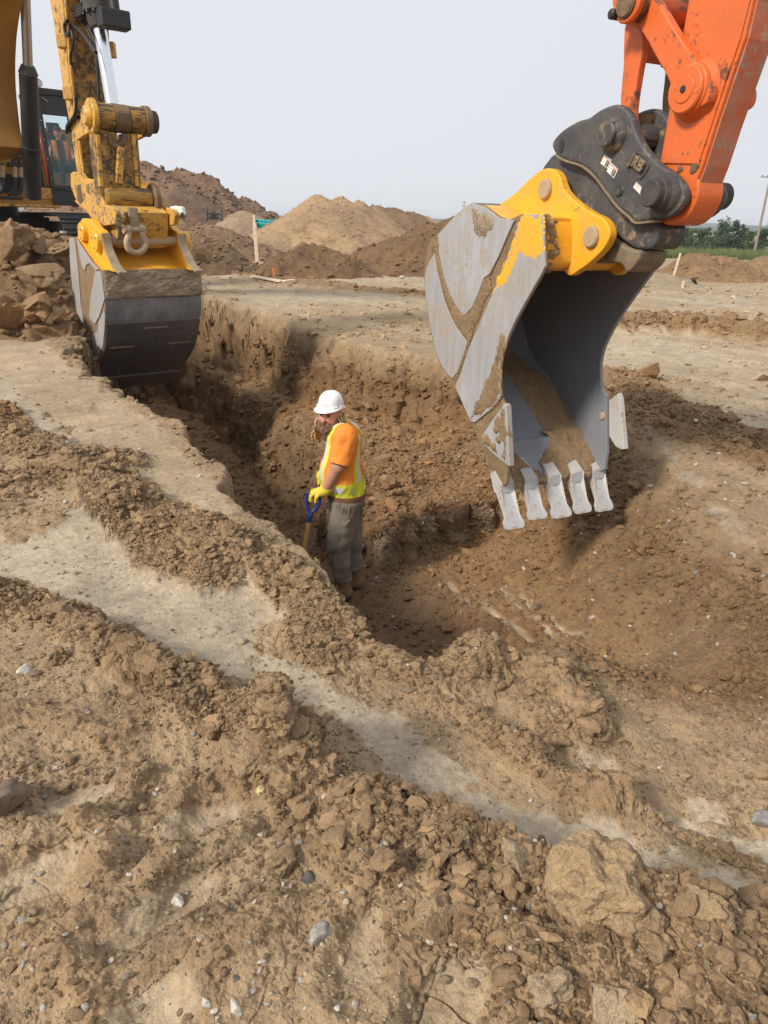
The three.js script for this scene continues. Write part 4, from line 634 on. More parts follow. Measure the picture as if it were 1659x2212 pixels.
    for (let j = 0; j < rows.length - 1; j++) for (let k = 0; k < n; k++) { const a = j * (n + 1) + k, b = a + n + 1; idx.push(a, b, a + 1, a + 1, b, b + 1); }
    const g = new THREE.BufferGeometry(); g.setAttribute('position', new THREE.Float32BufferAttribute(pos, 3)); g.setAttribute('uv', new THREE.Float32BufferAttribute(uvs, 2)); g.setIndex(idx); g.computeVertexNormals(); part('mud_crust', g, M.mudDry, bk); }
  // lip and teeth, down in the shade of the trench
  { const e = wr[wr.length - 1], c = wr[wr.length - 6], l = Math.hypot(e[0] - c[0], e[1] - c[1]), d = [(e[0] - c[0]) / l, (e[1] - c[1]) / l], Ld = U.clone().multiplyScalar(d[0]).addScaledVector(UP, d[1]);
    const tg = toothGeo(0.24, 0.055, 0.08, 0.09, 0.18);
    part('lip_plate', slab(thick([c, e, [e[0] + d[0] * 0.12, e[1] + d[1] * 0.12]], 0.04), 0.03, BW - 0.06, 0.004), M.wear, bk);
    for (let i = 0; i < 5; i++) part('tooth', tg.clone().applyMatrix4(new THREE.Matrix4().makeBasis(W, Ld, W.clone().cross(Ld)).setPosition(world(e[0] + d[0] * 0.12, e[1] + d[1] * 0.12, 0.08 + (BW - 0.16) * i / 4))), M.steelIn, bk); }
  // hanger plates with bolted pin bosses
  const earO = T2([[292, 250], [318, 176], [340, 168], [385, 180], [420, 215], [448, 258], [478, 275], [500, 310], [520, 420], [560, 520], [600, 600], [640, 650], [560, 640], [480, 620], [420, 570], [330, 440], [285, 370]], 0.10);
  const ear = spline(earO, 3);
  part('hanger_plate', slab(ear, 0.10, 0.10, 0.01), M.bucketYellow, bk); part('hanger_plate', slab(ear, BW - 0.20, 0.10, 0.01), M.bucketYellow, bk);
  part('mud', slab(thick(spline(T2([[500, 300], [522, 420], [562, 520], [602, 600], [655, 655]], 0.10), 3, false), -0.03), 0.095, 0.115, 0.01), M.mudDry, bk);
  part('mud', slab(thick(spline(T2([[500, 300], [522, 420], [562, 520], [602, 600], [655, 655]], 0.10), 3, false), -0.03), BW - 0.21, 0.115, 0.01), M.mudDry, bk);
  for (const [x, y, r] of [[318, 292, 0.115], [440, 372, 0.13]]) { const q = Fr.uv(...c2(x, y), 0.05); part('pin_boss', cyl(q[0], q[1], 0.035, 0.11, r, r * 1.03), M.bucketYellow, bk); part('pin_boss', cyl(q[0], q[1], BW - 0.11, BW - 0.035, r * 1.03, r), M.bucketYellow, bk); part('bucket_pin', cyl(q[0], q[1], 0.11, BW - 0.11, 0.06), M.pin, bk);
    for (let i = 0; i < 3; i++) { const t = i * 2.09 + 0.5; part('bolt', cyl(q[0] + Math.cos(t) * r * 0.62, q[1] + Math.sin(t) * r * 0.62, 0.022, 0.04, 0.016, 0.016, 6), M.pin, bk); } }
  part('warning_sticker', slab(T2([[840, 625], [930, 622], [935, 645], [845, 648]].map(([x, y]) => [x, y]), 0.62), 0.62, 0.16, 0.002), new THREE.MeshStandardMaterial({ color: new THREE.Color(0.5, 0.05, 0.06), roughness: 0.6 }), bk);
  // ---- quick coupler
  const qc = new THREE.Group(); qc.name = 'quick_coupler'; ex.add(qc);
  const cpl = T1([[528, 1300], [545, 1287], [600, 1296], [622, 1332], [645, 1340], [702, 1345], [735, 1420], [785, 1535], [850, 1560], [872, 1600], [860, 1680], [760, 1700], [690, 1625], [620, 1560], [560, 1480], [530, 1400]], 0.24);
  part('coupler_plate', slab(cpl, 0.24, 0.07, 0.012), M.catYellow, qc, 'pale yellow coupler cheek caked with dried mud'); part('coupler_plate', slab(cpl, BW - 0.31, 0.07, 0.012), M.catYellow, qc);
  part('mud', mudPatch(Fr, T1([[655, 1345], [702, 1345], [735, 1420], [785, 1535], [850, 1560], [872, 1600], [868, 1700], [780, 1700], [720, 1640], [670, 1600], [690, 1500], [640, 1420]], 0.235), 0.225 + 0.10, 0.10), M.mudDry, qc);
  for (const p of [[[575, 1395], [600, 1380], [612, 1440], [625, 1500], [600, 1530], [580, 1500]], [[645, 1385], [662, 1380], [668, 1440], [655, 1450]]]) part('recess', slab(T1(p, 0.235), 0.232, 0.02, 0.004), M.rust, qc);
  const body = T2([[250, 10], [330, -60], [520, -30], [600, 60], [640, 110], [648, 260], [640, 430], [600, 440], [560, 300], [450, 240], [385, 140]], 0.32);
  part('coupler_body', slab(body, 0.32, BW - 0.64, 0.02), M.catYellow, qc);
  part('mud', slab(thick(T2([[600, 70], [642, 112], [650, 260], [642, 425]], 0.315), -0.03), 0.312, 0.05, 0.01), M.mudDry, qc);
  { const fu = body.reduce((m, p) => Math.max(m, p[0]), -1e9) + 0.02, B = (x, y, d = 0) => onU(...c2(x, y), fu + d);
    part('lifting_lug', bar(B(775, 70, 0.02), B(800, 300, 0.05), 0.12, 0.07, W, 0.02), M.mudDry, qc);
    part('shackle', tube([B(742, 262, 0.09), B(742, 330, 0.10), B(728, 390, 0.10), B(748, 450, 0.10), B(810, 478, 0.10), B(872, 452, 0.10), B(898, 392, 0.10), B(872, 330, 0.10), B(862, 262, 0.09)], 0.042, 60, 12), M.pin, qc);
    part('shackle', rod(B(695, 268, 0.09), B(892, 272, 0.09), 0.034), M.pin, qc); for (const [x, w] of [[742, 0.055], [862, 0.055]]) part('shackle', new THREE.SphereGeometry(w, 20, 14).translate(...B(x, 266, 0.09).toArray()), M.pin, qc);
    part('shackle', rod(B(692, 268, 0.09), B(715, 268, 0.09), 0.055, 0.055, 6), M.pin, qc); part('shackle', rod(B(880, 272, 0.09), B(892, 272, 0.09), 0.05, 0.05, 6), M.pin, qc); }
  // ---- stick
  const st = new THREE.Group(); st.name = 'stick'; ex.add(st); const so = 0.37, sw = 0.52;
  const fr = [[478, -560], [484, -200], [490, 0], [507, 230], [527, 480], [545, 660], [562, 800], [590, 1000], [612, 1200], [640, 1360]], bkE = [[600, 1400], [575, 1280], [545, 1080], [512, 870], [478, 690], [440, 430], [412, 230], [380, 40], [340, -200], [290, -560]];
  part('box_section', slab(T1(fr.concat(bkE), so), so, sw, 0.01), M.catYellow, st);
  const ft = T1(fr, so); part('front_plate', slab(thick(ft, 0.014), so + 0.02, sw - 0.03, 0.003), M.catGrime, st);
  for (const e of [T1(fr, so), T1(fr.map((p) => [p[0] - 18, p[1]]), so)]) part('edge_flange', slab(thick(e, 0.024), so - 0.01, 0.025, 0.003), M.catYellow, st);
  for (const [x, y] of [[485, 312], [533, 702]]) { const q = Fr.uv(...c1(x, y), so); part('clamp_block', new RoundedBoxGeometry(0.13, 0.16, 0.13, 2, 0.015).translate(...world(q[0], q[1], so - 0.02).toArray()), M.catYellow, st); }
  { const q = Fr.uv(...c1(830, 375), so + sw); part('clamp_block', new RoundedBoxGeometry(0.12, 0.18, 0.1, 2, 0.015).translate(...world(q[0], q[1], so + sw).toArray()), M.catYellow, st); }
  // ---- hoses on the stick
  const hs = new THREE.Group(); hs.name = 'hose_run'; ex.add(hs);
  const H1 = (pts, r, off = so + 0.06, lift = 0.06) => part('hose', tube(pts.map(([x, y]) => { const p = Fr.at(...c1(x, y), off); return p.addScaledVector(U, lift); }), r, 60, 8), M.hose, hs);
  H1([[505, -60], [490, 60], [505, 150], [540, 200], [590, 240], [640, 300], [680, 370], [710, 400]], 0.02); H1([[530, -60], [560, 60], [600, 130], [650, 230], [690, 330], [715, 430], [728, 600], [735, 760]], 0.022, so + 0.2, 0.04);
  H1([[560, -40], [600, 60], [640, 180], [690, 300], [712, 420], [722, 560], [730, 740]], 0.02, so + 0.2, 0.07); H1([[520, 200], [545, 290], [540, 360], [525, 420], [528, 490]], 0.018, so - 0.01, 0.02);
  H1([[500, 160], [478, 190], [486, 260], [515, 250], [522, 190]], 0.02, so - 0.02, 0.03); for (let i = 0; i < 4; i++) H1([[505, 40 + i * 22], [530, 60 + i * 22], [570, 62 + i * 22], [610, 40 + i * 22]], 0.022, so + 0.1, 0.05);
  H1([[560, 740], [558, 840], [530, 900], [495, 950], [490, 1000]], 0.022, so - 0.05, 0.06); H1([[575, 880], [530, 920], [505, 960], [510, 1000]], 0.022, so - 0.02, 0.08);
  // ---- bucket cylinder in front of the stick
  const cy = new THREE.Group(); cy.name = 'bucket_cylinder'; ex.add(cy); const co = 0.64;
  const Cp = (x, y) => Fr.at(...c1(x, y), co); const r0 = Cp(748, 215), r1 = Cp(842, 790), dir = r1.clone().sub(r0).normalize();
  part('rod', rod(r0.clone().addScaledVector(dir, -0.1), r1, 0.083, 0.083, 36), M.chrome, cy);
  const g0 = Cp(722, 70), g1 = Cp(750, 225);
  part('gland', rod(g0, g1, 0.155, 0.115, 30, 0.02), M.blackDust, cy); part('gland', rod(g0.clone().addScaledVector(dir, 0.06), g0.clone().addScaledVector(dir, -0.02), 0.185, 0.185, 14, 0.01), M.blackDust, cy);
  part('barrel', rod(g0.clone().addScaledVector(dir, -2.2), g0, 0.175, 0.175, 36, 0.02), M.blackDust, cy);
  for (let i = 0; i < 12; i++) { const t = i / 12 * 6.283, s = new THREE.Vector3().crossVectors(dir, W).normalize(), p = g0.clone().addScaledVector(W, Math.cos(t) * 0.165).addScaledVector(s, Math.sin(t) * 0.165); part('bolt', rod(p.clone().addScaledVector(dir, 0.05), p.clone().addScaledVector(dir, 0.085), 0.02, 0.02, 6), M.black, cy); }
  { const p = Fr.at(...c1(865, 150), co + 0.12); part('port_block', bar(p.clone().addScaledVector(W, -0.2), p.clone().addScaledVector(W, 0.16), 0.2, 0.2, UP, 0.02), M.black, cy); const q = Fr.at(...c1(868, 120), co + 0.12), q1 = Fr.at(...c1(835, -120), co + 0.12); part('hydraulic_line', rod(q, q1, 0.06, 0.06, 16), M.black, cy); }
  // ---- tipping link
  const lk = new THREE.Group(); lk.name = 'tipping_linkage'; ex.add(lk);
  const tl = Fr.uv(...c1(672, 865), 0.16), t2 = Fr.uv(...c1(1075, 925), BW - 0.24);
  const TA = Fr.at(...c1(668, 868), 0.22), TB = TA.clone().addScaledVector(W, BW - 0.34);
  const ux = TA.dot(U), vy = TA.y;
  part('pivot_tube', cyl(ux, vy, 0.28, 0.50, 0.155, 0.155), M.catGrime, lk); part('pivot_tube', cyl(ux, vy, 0.505, 0.685, 0.16, 0.16), M.rust, lk); part('pivot_tube', cyl(ux, vy, 0.69, 0.88, 0.155, 0.155), M.catGrime, lk);
  part('end_collar', cyl(ux, vy, 0.22, 0.285, 0.19, 0.195), M.catYellow, lk); part('end_cap', cyl(ux, vy, 0.15, 0.22, 0.10, 0.13), M.catYellow, lk); part('end_collar', cyl(ux, vy, 0.88, 0.96, 0.175, 0.175), M.rust, lk); part('pivot_pin', cyl(ux, vy, 0.96, 1.05, 0.135, 0.13), M.blackDust, lk);
  const uF = ux + 0.07, L = (x, y) => { const p = onU(...c1(x, y), uF); return [wOf(p), p.y]; };
  { const o = [[702, 960], [815, 985], [816, 1015], [835, 1060], [870, 1085], [905, 1070], [925, 1035], [926, 1000], [1030, 1000], [1046, 1180], [1054, 1330], [1058, 1440], [1040, 1490], [960, 1510], [800, 1510], [755, 1440], [728, 1250], [712, 1100]].map(([x, y]) => L(x, y));
    const sh = new THREE.Shape(o.map((p) => new THREE.Vector2(p[0], p[1]))), g = new THREE.ExtrudeGeometry(sh, { depth: 0.2, bevelEnabled: true, bevelSize: 0.012, bevelThickness: 0.012, bevelOffset: -0.012, bevelSegments: 2 });
    g.applyMatrix4(new THREE.Matrix4().makeBasis(W, UP, U).setPosition(W.clone().multiplyScalar(Fr.c0).addScaledVector(U, uF - 0.2))); part('link_plate', g, M.catGrime, lk);
    // weld ring round the notch and the lug in the middle of the plate
    part('weld_ring', tube([[822, 1000], [830, 1050], [865, 1095], [905, 1085], [930, 1050], [935, 1005]].map(([x, y]) => onU(...c1(x, y), uF + 0.02)), 0.035, 30, 8), M.rust, lk);
    part('rib', bar(onU(...c1(905, 1100), uF + 0.03), onU(...c1(890, 1380), uF + 0.03), 0.09, 0.07, W, 0.02), M.catYellow, lk); part('rib', bar(onU(...c1(925, 1110), uF + 0.03), onU(...c1(920, 1280), uF + 0.03), 0.09, 0.05, W, 0.02), M.rust, lk);
    for (const x of [745, 1012]) part('rib', bar(onU(...c1(x - 15, 1010), uF + 0.01), onU(...c1(x + 15, 1400), uF + 0.01), 0.05, 0.05, W, 0.01), M.catYellow, lk); }
  const bl = Fr.uv(...c1(768, 1455), 0.34); { const p = onU(...c1(780, 1478), uF - 0.02), q = onU(...c1(1085, 1490), uF - 0.02); part('pivot_tube', rod(V(p.x, p.y, p.z), p.clone().addScaledVector(W, 0.60), 0.125, 0.125, 36, 0.02), M.catGrime, lk); part('end_collar', rod(p.clone().addScaledVector(W, 0.60), p.clone().addScaledVector(W, 0.68), 0.19, 0.19, 36, 0.02), M.rust, lk); }
  { const p = Fr.at(...c1(635, 1010), 0.2), q = Fr.at(...c1(565, 1040), 0.2); part('idler_lever', slab(spline(T1([[600, 900], [640, 840], [690, 880], [690, 960], [620, 1020], [560, 1050], [548, 1010], [575, 960]], 0.28), 3), 0.28, 0.06, 0.01), M.catYellow, lk); part('idler_lever', slab(spline(T1([[600, 900], [640, 840], [690, 880], [690, 960], [620, 1020], [560, 1050], [548, 1010], [575, 960]], 0.28), 3), BW - 0.36, 0.06, 0.01), M.catYellow, lk); }
  part('cover_plate', slab(spline(T1([[1060, 1395], [1085, 1380], [1130, 1440], [1180, 1530], [1215, 1560], [1220, 1640], [1170, 1640], [1110, 1560]], BW - 0.2), 3), BW - 0.22, 0.05, 0.01), M.steel, lk);
  // ---- boom and its cylinders
  const bm = new THREE.Group(); bm.name = 'boom'; ex.add(bm);
  { const e = T1([[178, 1110], [150, 950], [136, 830], [122, 690], [116, 500], [120, 380], [127, 270], [143, 150], [160, 60], [178, -20]], 0.98); const n = e.length - 1, ext = [[e[n][0] + 0.5, e[n][1] + 0.75], [e[n][0] + 1.6, e[n][1] + 1.7]]; const f = spline(e.concat(ext), 3, false);
    part('box_section', slab(thick(f, 0.95), 0.28, 0.70, 0.01), M.catDull, bm); part('foot', slab(T1([[178, 1110], [150, 1180], [60, 1200], [-260, 1190], [-300, 900]], 0.98), 0.30, 0.66, 0.02), M.catDull, bm); }
  const bc = new THREE.Group(); bc.name = 'boom_cylinder'; ex.add(bc);
  { const o = 1.12, p = Fr.at(...c1(248, 1480), o), q = Fr.at(...c1(212, 560), o), d = q.clone().sub(p).normalize(); part('barrel', rod(p, q, 0.165, 0.16, 32, 0.02), M.black, bc); part('gland', rod(q, q.clone().addScaledVector(d, 0.16), 0.17, 0.12, 28, 0.02), M.blackDust, bc); part('rod', rod(q, q.clone().addScaledVector(d, 3.2), 0.085, 0.085, 28), M.rodGrey, bc); part('clamp', rod(p.clone().addScaledVector(d, 0.95), p.clone().addScaledVector(d, 1.03), 0.19, 0.19, 28, 0.01), M.black, bc);
    const o2 = 0.1, p2 = world(p.dot(U), p.y, o2), q2 = world(q.dot(U), q.y, o2); part('barrel', rod(p2, q2, 0.165, 0.16, 32, 0.02), M.black, bc); part('rod', rod(q2, q2.clone().addScaledVector(d, 3.2), 0.085, 0.085, 28), M.rodGrey, bc); }
  // ---- house, deck and hydraulic fittings
  const hp = atDepth(104, 432, 16.5), uH = hp.dot(U), yB = hp.y, hs2 = new THREE.Group(); hs2.name = 'house'; ex.add(hs2);
  const Hh = (x, y) => onU(...c1(x, y), uH), hw = (X) => wOf(Hh(X, 1450)), hy = (y) => Hh(250, y).y, inH = (w, y, u) => world(uH + u, y, w);
  const boxH = (w0, w1, y0, y1, u0, u1, bev = 0.02) => { const g = new RoundedBoxGeometry(w1 - w0, y1 - y0, u1 - u0, 2, bev); const p = g.attributes.position, n = g.attributes.normal, uu = g.attributes.uv; for (let i = 0; i < p.count; i++) { const ax = Math.abs(n.getX(i)) > 0.6; uu.setXY(i, ax ? p.getZ(i) : p.getX(i), Math.abs(n.getY(i)) > 0.6 ? p.getZ(i) : p.getY(i)); } return g.applyMatrix4(new THREE.Matrix4().makeBasis(W, UP, U.clone()).setPosition(inH((w0 + w1) / 2, (y0 + y1) / 2, (u0 + u1) / 2))); };
  const yD0 = hy(1545), yD1 = hy(1490), wL = hw(-700), wR = hw(430);
  part('deck_frame', boxH(wL, wR, yD0, yD1, -4.5, 0.0), M.catDull, hs2); part('deck_edge', boxH(wL, wR, yD0 - 0.03, yD0 + 0.03, 0.0, 0.05), M.catYellow, hs2);
  part('front_panel', boxH(wL, hw(205), yD1, hy(1200), -1.2, -0.35), M.catDull, hs2); part('cab_plinth', boxH(hw(300), wR, yD1, hy(1405), -1.6, 0.02), M.catYellow, hs2);
  part('engine_hood', boxH(wL, wR, yD1, hy(1000), -4.5, -2.3), M.catDull, hs2);
  part('service_bay', boxH(wL, hw(190), hy(1450), hy(1310), -0.34, -0.30), M.black, hs2);
  for (const x of [15, 108, 155]) { part('hose', tube([[x, 1230], [x + 2, 1330], [x, 1420], [x - 30, 1450], [x - 50, 1455]].map(([a, b]) => Hh(a, b).addScaledVector(U, 0.02)), 0.05, 30, 10), M.hose, hs2); part('hose_fitting', rod(Hh(x, 1240).addScaledVector(U, 0.02), Hh(x + 1, 1330).addScaledVector(U, 0.02), 0.058, 0.058, 14), M.pin, hs2); }
  part('hose', tube([[100, 1240], [100, 1190], [140, 1150], [185, 1120]].map(([a, b]) => Hh(a, b).addScaledVector(U, 0.03)), 0.05, 30, 10), M.hose, hs2); part('hose', tube([[150, 1240], [140, 1190], [180, 1170], [280, 1185], [300, 1240]].map(([a, b]) => Hh(a, b).addScaledVector(U, 0.05)), 0.05, 30, 10), M.hose, hs2);
  part('manifold', boxH(hw(92), hw(200), hy(1262), hy(1228), -0.1, 0.08), M.black, hs2); part('manifold', boxH(hw(-40), hw(30), hy(1262), hy(1228), -0.1, 0.08), M.black, hs2); part('hose_tray', boxH(hw(-100), hw(165), hy(1500), hy(1478), -0.1, 0.06), M.black, hs2);
  part('handrail', tube([[148, 760], [140, 775], [146, 870], [160, 900]].map(([a, b]) => Fr.at(...c1(a, b), 1.75).addScaledVector(U, -1.5)), 0.02, 24, 8), M.catYellow, hs2);
  // ---- cab
  const cb = new THREE.Group(); cb.name = 'cab'; ex.add(cb); cb.userData.label = 'black framed operator cab with large front window';
  const uC = uH + 0.02, Cb = (x, y, du = 0) => onU(...c1(x, y), uC + du), lean = -0.28;
  const wl = wOf(Cb(400, 1440)), wlT = wl, wr2 = wl + 1.02, yb = Cb(400, 1405).y, yt = Cb(330, 690, lean).y, yS = Cb(400, 1540).y;
  const CP = (w, y, du) => world(uC + du, y, w);
  const post = (a, b, t = 0.075, m = M.black) => part('frame', bar(a, b, t, t, W, 0.015), m, cb);
  post(CP(wl, yb, 0), CP(wl, yt, lean), 0.10); post(CP(wr2, yb, 0), CP(wr2, yt, lean), 0.10); post(CP(wl, yt, lean), CP(wr2, yt, lean), 0.12); post(CP(wl, yb, 0), CP(wr2, yb, 0), 0.10);
  post(CP(wl, yb, -1.6), CP(wl, yt, -1.6)); post(CP(wr2, yb, -1.6), CP(wr2, yt, -1.6)); post(CP(wl, yt, lean), CP(wl, yt, -1.6)); post(CP(wr2, yt, lean), CP(wr2, yt, -1.6)); post(CP(wl, yb, 0), CP(wl, yb, -1.6)); post(CP(wr2, yb, 0), CP(wr2, yb, -1.6)); post(CP(wl, yb, -0.8), CP(wl, yt, -0.9), 0.05);
  part('roof', bar(CP((wl + wr2) / 2, yt + 0.03, lean + 0.05), CP((wl + wr2) / 2, yt + 0.03, -1.7), 1.12, 0.10, W, 0.04), M.black, cb);
  part('sun_visor', bar(CP(wl + 0.51, yt - 0.02, lean + 0.01), CP(wl + 0.51, yt - 0.46, lean + 0.07), 0.94, 0.03, W, 0.01), M.black, cb);
  part('lower_panel', bar(CP(wl + 0.51, yS, 0), CP(wl + 0.51, yb, 0), 1.1, 0.06, W, 0.02), M.blackDust, cb);
  part('back_wall', bar(CP(wl + 0.51, yb, -1.58), CP(wl + 0.51, yt - 0.6, -1.58), 1.0, 0.05, W, 0.01), M.catDull, cb); part('floor', bar(CP(wl + 0.51, yb + 0.03, 0), CP(wl + 0.51, yb + 0.03, -1.6), 1.0, 0.04, W, 0.01), M.black, cb);
  const glassM = new THREE.MeshPhysicalMaterial({ color: new THREE.Color(0.86, 0.93, 0.94), transmission: 1, thickness: 0, roughness: 0.05, ior: 1.45 }), glassLow = new THREE.MeshPhysicalMaterial({ color: new THREE.Color(0.66, 0.78, 0.78), transmission: 1, thickness: 0, roughness: 0.2 });
  const ym = lerp(yb, yt, 0.30), lm = lean * 0.30;
  part('windscreen', bar(CP(wl + 0.51, ym + 0.01, lm), CP(wl + 0.51, yt - 0.06, lean), 0.90, 0.008, W, 0.001), glassM, cb); part('lower_window', bar(CP(wl + 0.51, yb + 0.06, 0), CP(wl + 0.51, ym, lm), 0.90, 0.008, W, 0.001), glassLow, cb);
  { const g = new THREE.Shape([[uC - 0.06, yb + 0.06], [uC + lean - 0.04, yt - 0.08], [uC - 0.84, yt - 0.08], [uC - 0.78, yb + 0.06]].map((p) => new THREE.Vector2(...p))), eg = new THREE.ExtrudeGeometry(g, { depth: 0.008, bevelEnabled: false }); eg.applyMatrix4(new THREE.Matrix4().makeBasis(U, UP, W.clone().negate()).setPosition(W.clone().multiplyScalar(Fr.c0 + wl))); part('side_window', eg, glassM, cb); }
  const red = new THREE.MeshStandardMaterial({ color: new THREE.Color(0.5, 0.015, 0.02), roughness: 0.5 });
  part('red_seal', bar(CP(wl - 0.055, yb + 0.05, -0.05), CP(wl - 0.055, yt - 0.1, lean - 0.03), 0.02, 0.06, W, 0.004), red, cb); part('red_seal', bar(CP(wl - 0.055, yt - 0.14, lean - 0.05), CP(wl - 0.055, yt - 0.14, -0.8), 0.02, 0.08, W, 0.004), red, cb);
  part('work_lamp', rod(CP(wl + 0.06, yt + 0.16, lean + 0.02), CP(wl + 0.06, yt + 0.15, lean + 0.12), 0.07, 0.08, 20, 0.01), M.black, cb); part('work_lamp', rod(CP(wl + 0.06, yt + 0.15, lean + 0.115), CP(wl + 0.06, yt + 0.149, lean + 0.125), 0.065, 0.065, 20), new THREE.MeshStandardMaterial({ color: 0xd8dadd, roughness: 0.15, metalness: 0.5 }), cb);
  part('wiper', rod(CP(wl + 0.1, yt - 0.12, lean + 0.06), CP(wl + 0.22, yt - 0.2, lean + 0.06), 0.012), M.pin, cb);
  const seat = new THREE.Group(); seat.name = 'seat'; cb.add(seat);
  part('seat_back', bar(CP(wl + 0.5, yb + 0.42, -1.02), CP(wl + 0.5, yb + 1.22, -1.2), 0.5, 0.14, W, 0.05), M.black, cb).name = 'seat_back'; cb.remove(seat);
  part('headrest', bar(CP(wl + 0.5, yb + 1.24, -1.16), CP(wl + 0.5, yb + 1.46, -1.2), 0.3, 0.1, W, 0.04), M.black, cb); part('seat_cushion', bar(CP(wl + 0.5, yb + 0.44, -1.1), CP(wl + 0.5, yb + 0.44, -0.55), 0.5, 0.14, W, 0.05), M.black, cb);
  for (const s of [-0.3, 0.3]) { part('console', bar(CP(wl + 0.5 + s, yb + 0.55, -1.0), CP(wl + 0.5 + s, yb + 0.6, -0.5), 0.12, 0.2, W, 0.04), M.blackDust, cb); part('joystick', rod(CP(wl + 0.5 + s, yb + 0.62, -0.52), CP(wl + 0.5 + s * 0.95, yb + 0.8, -0.5), 0.02, 0.026, 12), M.black, cb); }
  for (let i = 0; i < 6; i++) part('bolt', new THREE.SphereGeometry(0.014, 8, 6).translate(...CP(wl - 0.01 + 0.02 * i * (i > 3 ? 4 : 0), lerp(yb, yt, i > 3 ? -0.02 : 0.1 + 0.2 * i), lean * (i > 3 ? 0 : 0.1 + 0.2 * i) + 0.055).toArray()), M.pin, cb);
  // ---- tracks
  const wc = hw(-30); const yG = yB - 1.35;
  for (const [s, n] of [[1.15, 1], [-1.75, 0]]) {
    const tr = new THREE.Group(); tr.name = 'track'; ex.add(tr); const w0 = wc + s - 0.1, rT = 0.5, cy0 = yG + rT + 0.03, u0 = uH - 3.6, u1 = uH + 0.9 - (n ? 0.35 : 0);
    part('track_frame', bar(world(u0, cy0, w0 + 0.4), world(u1, cy0, w0 + 0.4), 0.5, 0.72, W, 0.05), M.black, tr);
    for (const u of [u0, u1]) part('idler_wheel', rod(world(u, cy0, w0 + 0.15), world(u, cy0, w0 + 0.65), 0.42, 0.42, 28, 0.03), M.black, tr);
    const L0 = u1 - u0, per = 2 * L0 + 2 * Math.PI * rT, ns = 46; const sg = new RoundedBoxGeometry(0.8, 0.05, per / ns * 0.9, 1, 0.012), sg2 = new RoundedBoxGeometry(0.8, 0.04, 0.03, 1, 0.008).translate(0, 0.04, 0), shoeG = mergeGeometries([sg, sg2]);
    for (let i = 0; i < ns; i++) { let d = i / ns * per, u, y, t; if (d < L0) { u = u0 + d; y = cy0 + rT; t = 0; } else if ((d -= L0) < Math.PI * rT) { t = d / rT; u = u1 + Math.sin(t) * rT; y = cy0 + Math.cos(t) * rT; } else if ((d -= Math.PI * rT) < L0) { u = u1 - d; y = cy0 - rT; t = Math.PI; } else { d -= L0; t = Math.PI + d / rT; u = u0 + Math.sin(t) * rT; y = cy0 + Math.cos(t) * rT; }
      const nn = U.clone().multiplyScalar(Math.sin(t)).addScaledVector(UP, Math.cos(t)); const f = U.clone().multiplyScalar(Math.cos(t)).addScaledVector(UP, -Math.sin(t));
      const m = new THREE.Mesh(shoeG, M.blackDust); m.name = 'track_shoe'; m.applyMatrix4(new THREE.Matrix4().makeBasis(W, nn, f.clone()).setPosition(world(u, y, w0 + 0.4))); tr.add(m); }
  }
  part('turntable', rod(world(uH - 1.9, yG + 0.95, wc), world(uH - 1.9, yD0, wc), 0.8, 0.8, 40), M.black, ex); part('undercarriage', boxH(wc - 1.3, wc + 1.3, yG + 0.5, yG + 0.98, -2.8, -1.0), M.black, ex);
  part('label_plate', slab(T2([[122, 280], [182, 282], [183, 306], [123, 303]], 1.6), 1.6, 0.01, 0.001), M.tooth, ex);
  ACC.cabSeat = CP(wl + 0.52, yb + 0.5, -0.82); ACC.cabU = U.clone(); ACC.cabW = W.clone(); ACC.excGround = [world(uH - 1.4, yG, wc), yG];
  console.log('exc', yG, yb, yt, yt - yb, ACC.excGround[0].toArray().map((v) => v.toFixed(2)).join(), hp.toArray().map((v) => v.toFixed(2)).join());
  rebase(ex, ACC.excGround[0]);
}
// ---------------------------------------------------------------- people: implicit bodies meshed with marching cubes
function implicit(res, lo, hi, fn, keep) {  // fn(x, y, z) < 0 inside; keep(x, y, z) -> group number or -1
  const mc = new MarchingCubes(res, new THREE.MeshBasicMaterial(), false, false, 400000);
  const c = [0, 1, 2].map((i) => (lo[i] + hi[i]) / 2), h = [0, 1, 2].map((i) => (hi[i] - lo[i]) / 2), hs = res / 2;
  for (let z = 0; z < res; z++) for (let y = 0; y < res; y++) for (let x = 0; x < res; x++) mc.field[z * res * res + y * res + x] = -fn(c[0] + h[0] * (x - hs) / hs, c[1] + h[1] * (y - hs) / hs, c[2] + h[2] * (z - hs) / hs);
  mc.isolation = 0; mc.update();
  const n = mc.count, P = mc.positionArray, pos = new Float32Array(n * 3);
  for (let i = 0; i < n; i++) for (let k = 0; k < 3; k++) pos[i * 3 + k] = c[k] + h[k] * P[i * 3 + k];
  let g = new THREE.BufferGeometry(); g.setAttribute('position', new THREE.BufferAttribute(pos, 3));
  g = mergeVertices(g, 1e-4); g.computeVertexNormals();
  const uv = new Float32Array(g.attributes.position.count * 2); for (let i = 0; i < uv.length / 2; i++) { uv[i * 2] = g.attributes.position.getX(i) + g.attributes.position.getZ(i); uv[i * 2 + 1] = g.attributes.position.getY(i); } g.setAttribute('uv', new THREE.BufferAttribute(uv, 2));
  if (!keep) return g;
  const out = {}, id = g.index.array, gp2 = g.attributes.position;
  for (let i = 0; i < id.length; i += 3) { let x = 0, y = 0, z = 0; for (let k = 0; k < 3; k++) { x += gp2.getX(id[i + k]) / 3; y += gp2.getY(id[i + k]) / 3; z += gp2.getZ(id[i + k]) / 3; } const q = keep(x, y, z); (out[q] ??= []).push(id[i], id[i + 1], id[i + 2]); }
  const r = {}; for (const q in out) { const s = g.clone(); s.setIndex(out[q]); r[q] = mergeVertices(s.toNonIndexed(), 1e-5); }
  return r;
}
